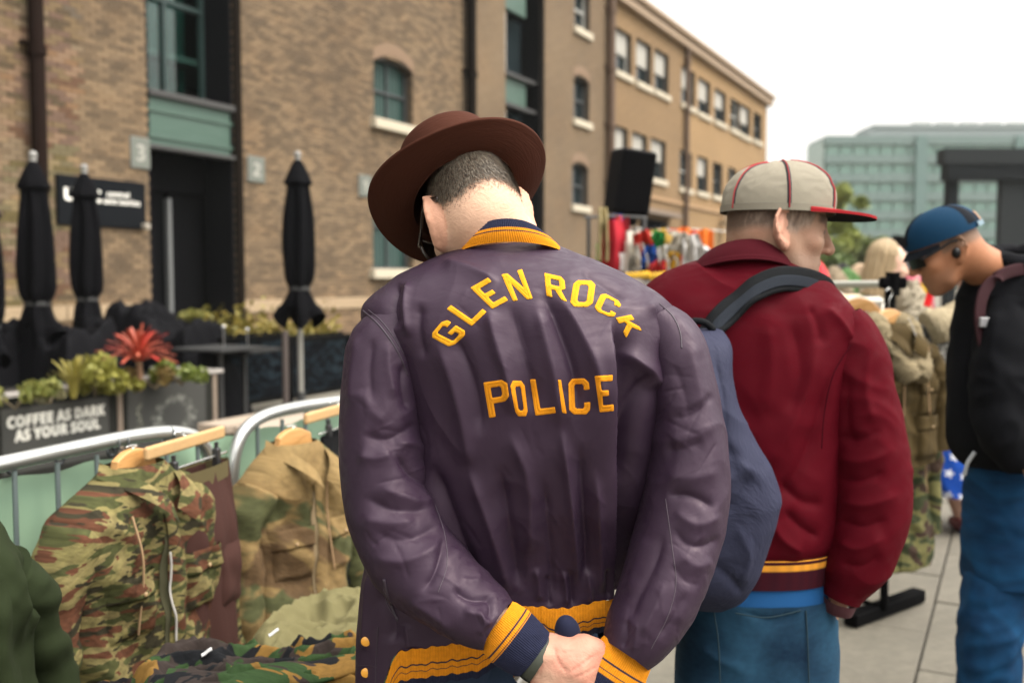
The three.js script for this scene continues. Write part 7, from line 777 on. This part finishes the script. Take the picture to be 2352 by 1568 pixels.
// ---------- stall of bright clothes and loudspeakers in the middle distance ----------
{
  const D = 7.2, inkB = inky([.010, .0095, .0115], .75, { specularIntensity: .25 });
  const speaker = (px, yT, yB, d, w, h, dep, tilt, turn, label, foot) => { const c = Q(px, (yT + yB) / 2, d), o = thing('loudspeaker', label, 'loudspeaker', [c.x, 0, c.z], turn), b = part('cabinet', new RoundedBoxGeometry(w, h, dep, 3, .03), inkB, o); b.position.y = c.y; b.rotation.z = tilt; b.rotation.x = .06; const g = part('grille', new RoundedBoxGeometry(w * .9, h * .93, .02, 2, .008), inky([.007, .007, .008], .9, { bumpMap: rep(grain, 4), bumpScale: .004 }), b); g.position.z = dep / 2; part('pole', cyl(.03, .03, c.y - h * .42, -.02, (c.y - h * .42) / 2, 0), inkB, o); part('bracket', box(.12, .1, .12, -.02, c.y - h * .56, 0, .02), inkB, o); for (let i = 0; i < 3; i++) { const a = i * 2.1 + .4; part('leg', tube([[-.02, .7, 0], [Math.cos(a) * .25 - .02, .35, Math.sin(a) * .25], [Math.cos(a) * .48 - .02, .02, Math.sin(a) * .48]], .014, 8, 8), inkB, o); } };
  speaker(1447, 342, 497, D, .27, .46, .26, -.12, .25, 'black loudspeaker on a pole above the bright clothes stall'); speaker(2064, 545, 585, 16, .2, .34, .2, -.14, .1, 'small black loudspeaker far off behind the fair-haired person');
  // rail of scarves and dresses
  const rail = thing('scarf_rail', 'clothes rail of bright hanging scarves left of the loudspeaker pole', 'clothes rail', Q(1408, 500, 7.0).setY(0)), h = Q(1408, 500, 7.0).y; part('rail', tube([[-.2, h, 0], [0, h + .01, 0], [.24, h, 0]], .010, 10, 8), mat([.05, .05, .05], .5), rail); for (const x of [-.17, .22]) part('upright', cyl(.014, .014, h, x, h / 2, 0), mat([.05, .05, .05], .5), rail); part('base', [box(.04, .03, .5, -.22, .02, 0), box(.04, .03, .5, .27, .02, 0)], mat([.05, .05, .05], .5), rail);
  const hang = [[1384, 476, 600, [.40, .33, .17], 'cream and yellow scarf at the left end of the scarf rail', .03], [1379, 560, 660, [.16, .42, .08], 'lime green scarf end below the cream scarf', .03], [1396, 500, 665, [.012, .013, .016], 'black scarf beside the cream scarf', .05], [1410, 505, 668, [.42, .022, .035], 'red scarf in the middle of the scarf rail', .075], [1424, 496, 668, [.40, .035, .04], 'crimson cloth with white patches on the scarf rail', .06], [1432, 520, 600, [.62, .60, .58], 'white cloth beside the red scarf', .05], [1452, 530, 640, [.62, .58, .5], 'white and tan cloth right of the loudspeaker pole', .05], [1462, 560, 660, [.02, .10, .03], 'dark green cloth right of the loudspeaker pole', .06], [1420, 492, 560, [.03, .06, .30], 'blue cloth knotted at the top of the scarf rail', .04]];
  hang.forEach(([x, y0, y1, c, l, w], i) => { const d = 6.9 + (i % 3) * .08, a = Q(x, y0, d), b = Q(x, y1, d), o = thing('scarf', l, 'scarf', a); part('cloth', surf(20, 24, (u, v) => [(u - .5) * w * 2 * (1 + .3 * v), -(a.y - b.y) * v, .04 * Math.sin(u * 9 + i) + .03 * N3(u * 3, v * 4, i) + .06 * Math.sin(Math.min(1, v * 3) * 1.57)], false, true), cloth(c.map(x => x * .75), .85, { side: THREE.DoubleSide }), o); if (i === 4) part('patch', surf(6, 6, (u, v) => [(u - .5) * .09, -.26 - v * .12, .135 + .01 * Math.sin(u * 5)], false, true), mat([.7, .68, .66], .8), o); });
  const tb = thing('stall_table', 'market stall table under the heap of bright clothes', 'table', Q(1540, 700, 7).setY(0), TURN - .9), tt = Q(1540, 640, 7).y - .02; part('table_top', box(1.5, .04, .9, 0, tt, 0, .006), mat([.2, .16, .12], .8), tb); for (const x of [-.7, .7]) for (const z of [-.4, .4]) part('leg', box(.04, tt, .04, x, tt / 2, z), mat([.1, .1, .1], .6), tb); part('cloth', surf(40, 8, (u, v) => [(u - .5) * 1.52, tt + .022 - v * 1.1, .47 + .02 * Math.sin(u * 40)], false, true), cloth([.25, .22, .2], .9, { side: THREE.DoubleSide }), tb);
  const blob = (px, py, d, w, h, c, label, seed, drop = 0) => { const name = 'garment', cat = 'clothes', p = Q(px, py, d); if (drop) { const k = p.y + h / 2; h = k - .25; p.y = k - h / 2; } const o = thing(name, label, cat, p); if (w < .125 && !drop) { const t = (N3(seed, 3) + .1) * 1.2, m = surf(22, 26, (u, v) => { const x = (u - .5) * w * 1.5 * (.7 + .5 * v), y = (.5 - v) * h * 2.1; return [x * Math.cos(t) - y * Math.sin(t), x * Math.sin(t) + y * Math.cos(t), .04 + .022 * Math.sin(u * 13 + seed + v * 2) + .03 * N3(u * 3 + seed, v * 3) - .05 * v * v]; }, false, true); part('cloth', m, cloth(c.map(x => x * .75), .9, { side: THREE.DoubleSide }), o); return; } const g = new THREE.IcosahedronGeometry(1, 20); bend(g, v => { const y0 = v.y, n = 1 + .5 * N3(v.x * 1.8 + seed, v.y * 1.8, v.z * 1.8) + .26 * (1 - 2 * Math.abs(N3(v.x * 3 + seed, v.y * 5, v.z * 3))); v.multiplyScalar(n); v.x *= w / 2; v.y = (drop ? y0 : v.y) * h / 2; v.z *= w * .35; }); part('cloth', g, cloth(c, .9), o); };
  [[1455, 600, .16, .3, [.008, .008, .010], 'black garment hanging at the left of the heap'], [1500, 590, .22, .34, [.010, .011, .014], 'black coat behind the heap'], [1560, 600, .3, .3, [.014, .013, .015], 'dark coat behind the taupe garment'], [1610, 620, .26, .2, [.012, .014, .02], 'navy garment near the maroon shoulder'], [1490, 575, .16, .2, [.50, .46, .36], 'cream garment heaped right of the loudspeaker pole'], [1520, 560, .14, .16, [.34, .22, .05], 'mustard garment on top of the clothes heap'], [1480, 560, .10, .08, [.45, .03, .02], 'small red garment at the left of the heap'], [1550, 580, .26, .24, [.25, .225, .18], 'large taupe garment at the right of the heap'], [1500, 605, .2, .12, [.015, .016, .02], 'black garment under the cream one in the heap'], [1535, 615, .16, .1, [.5, .46, .4], 'off-white garment low in the heap'], [1508, 552, .07, .06, [.03, .22, .05], 'small green garment in the heap'], [1488, 590, .09, .07, [.02, .07, .3], 'small blue garment in the heap'], [1530, 592, .08, .08, [.62, .60, .56], 'white garment in the middle of the heap'], [1512, 618, .1, .06, [.42, .03, .03], 'red garment low in the heap'], [1560, 560, .09, .07, [.55, .5, .42], 'pale garment on top of the heap at the right'], [1545, 600, .07, .06, [.5, .28, .03], 'yellow garment in the heap'], [1472, 588, .06, .08, [.6, .57, .52], 'white garment beside the loudspeaker pole'], [1590, 575, .1, .1, [.6, .58, .56], 'white and pink garment under the strung row'], [1580, 622, .12, .07, [.35, .3, .22], 'khaki garment near the maroon collar'], [1475, 610, .16, .14, [.03, .035, .04], 'charcoal garment at the bottom left of the heap'], [1520, 632, .2, .07, [.03, .09, .2], 'blue garment at the bottom of the heap'], [1575, 605, .14, .16, [.40, .03, .02], 'red garment behind the taupe one'], [1565, 632, .16, .08, [.012, .012, .014], 'black garment beside the maroon collar']].forEach(([x, y, w, h, c, l], i) => blob(x, y, i < 4 ? 7.1 : w < .11 ? 6.62 : 6.75 + (i % 4) * .1, w, h, c, l, i * 3.7));
  // rolls with yellow bands along the table edge
  [[1465, 0], [1520, 1]].forEach(([x, i]) => { const p = Q(x, 634, 6.5), o = thing('striped_roll', ['yellow and black striped roll at the left of the stall front', 'yellow and black striped roll beside the maroon shoulder'][i], 'roll', p); part('core', cyl(.028, .028, .15, 0, 0, 0, 16).rotateZ(1.57 + .08), cloth([.62, .36, .03], .8), o); for (let k = 0; k < 5; k++) part('band', new THREE.TorusGeometry(.0285, .004, 6, 16).rotateY(1.57).translate(-.055 + k * .027, 0, 0), mat([.03, .025, .02], .8), o); });
  // red and orange cloths strung beyond
  [[1548, 552, [.60, .04, .02], 'red cloth at the left of the strung row'], [1572, 548, [.62, .15, .03], 'orange cloth second in the strung row'], [1596, 556, [.60, .05, .03], 'red cloth third in the strung row'], [1620, 552, [.62, .17, .03], 'orange cloth at the right of the strung row']].forEach(([x, y, c, l], i) => { const a = Q(x, y - 22, 9), o = thing('strung_cloth', l, 'cloth', a); part('cloth', surf(16, 16, (u, v) => [(u - .5) * .14, -v * .2 + .02 * Math.sin(u * 3.14), .03 * Math.sin(u * 11 + i) + .03 * v], false, true), cloth(c, .8, { side: THREE.DoubleSide }), o); });
  { const a = Q(1535, 545, 9.05), b = Q(1640, 538, 9.05), o = thing('line', 'cord holding the strung red and orange cloths', 'cord', a), d = b.clone().sub(a); for (const x of [-.3, d.x * 1.6]) part('pole', cyl(.02, .02, a.y + .12, x, -a.y / 2 + .04, x > 0 ? d.z * 1.6 : 0), mat([.1, .1, .1], .6), o); part('cord', tube([[-.3, .08, 0], [0, .07, 0], arr(d.clone().multiplyScalar(.5)).map((x, i) => i === 1 ? x + .06 : x), arr(d.clone().multiplyScalar(1.6))], .006, 20, 5), mat([.6, .58, .55], .8), o); }
  blob(1615, 585, 8.6, .3, .16, [.5, .48, .48], 'white and blue cloth under the orange row', 44, 1); blob(1585, 600, 8.3, .34, .22, [.52, .03, .02], 'bright red cloth slumped under the strung row', 47, 1); { const [s, y] = G(1655, 512, DW), o = thing('wall_lantern', 'white lantern low on the far end of the brick wall', 'lamp', at(s, DW).setY(y), TURN); part('globe', ball(.42, 0, 0, .55, 1, 1.3, .8), mat([.55, .53, .48], .5), o); part('bracket', box(.12, .12, .4, 0, 0, .2, .02), mat([.06, .06, .06], .5), o); }
  // far side of the market behind the capped man's face
  blob(1880, 622, 7.5, .2, .16, [.62, .07, .08], 'coral-pink garment in front of the capped face', 61, 1); [[1915, 628, [.2, .16, .11], 'brown heap of clothes behind the rail'], [1945, 632, [.07, .14, .05], 'green cloth in the far row behind the rail'], [1975, 622, [.4, .29, .2], 'tan cloth heap in the far row behind the rail'], [1935, 620, [.03, .03, .03], 'black cloth in the far row behind the rail']].forEach(([x, y, c, l], i) => blob(x, y, 9 + i * .2, .34, .14, c, l, 70 + i, 1));
  // distant passers-by
  const passer = (px, py, z, c1, c2, label, hair) => { const H = Q(px, py, z), o = thing('person', label, 'person', [H.x, 0, H.z]), y = H.y, g = solid([-.3, -.01, -.2], [.3, y + .16, .2], .02, (a, b, d) => { let s = sdE(a, b, d, 0, y, 0, .08, .115, .095); for (const [p, q, r, t] of [[[0, y - .1, 0], [0, y - .2, 0], .055, .06], [[0, y - .25, 0], [0, y - .75, 0], .13, .13], [[-.17, y - .26, 0], [-.22, y - .75, .03], .05, .04], [[.17, y - .26, 0], [.22, y - .75, .03], .05, .04], [[-.09, y - .75, 0], [-.1, .08, 0], .09, .06], [[.09, y - .75, 0], [.1, .08, 0], .09, .06], [[-.1, .05, 0], [-.1, .04, .12], .045, .04], [[.1, .05, 0], [.1, .04, .12], .045, .04], [[-.16, y - .25, 0], [.16, y - .25, 0], .07, .07]]) s = smin(s, sdC(a, b, d, p, q, r, t), .05); return s; }); paint(g, v => v.y > y - .14 ? (v.y > y + .01 || v.z < -.03 ? hair : [.5, .32, .24]) : v.y > y - .75 ? c1 : c2); part('body', g, mat([1, 1, 1], .85, VC), o); };
  passer(2092, 600, 9.5, [.35, .05, .09], [.05, .05, .07], 'distant person in red and white behind the blue cap', [.55, .5, .48]); passer(2000, 622, 14, [.08, .09, .12], [.05, .05, .06], 'distant passer-by in dark clothes near the trees', [.05, .04, .03]); passer(1975, 628, 18, [.4, .36, .3], [.06, .06, .08], 'distant passer-by in a pale top near the trees', [.1, .07, .05]);
  // red ribbon and yellow cloth hanging before the cream fur collar
  { const a = Q(2144, 640, 4.5), o = thing('ribbon', 'bright red ribbon hanging below the bent face', 'ribbon', a); part('ribbon', ribbon([[.02, .03, 0], [0, -.02, .01], [-.012, -.07, 0], [-.03, -.125, .01]], .03, .003, 20, new V3(1, 0, .2)), cloth([.50, .012, .014], .8), o); }
  blob(2128, 622, 8, .1, .12, [.6, .36, .04], 'yellow cloth behind the bent face', 81, 1);
}
renderer.render(scene, camera);
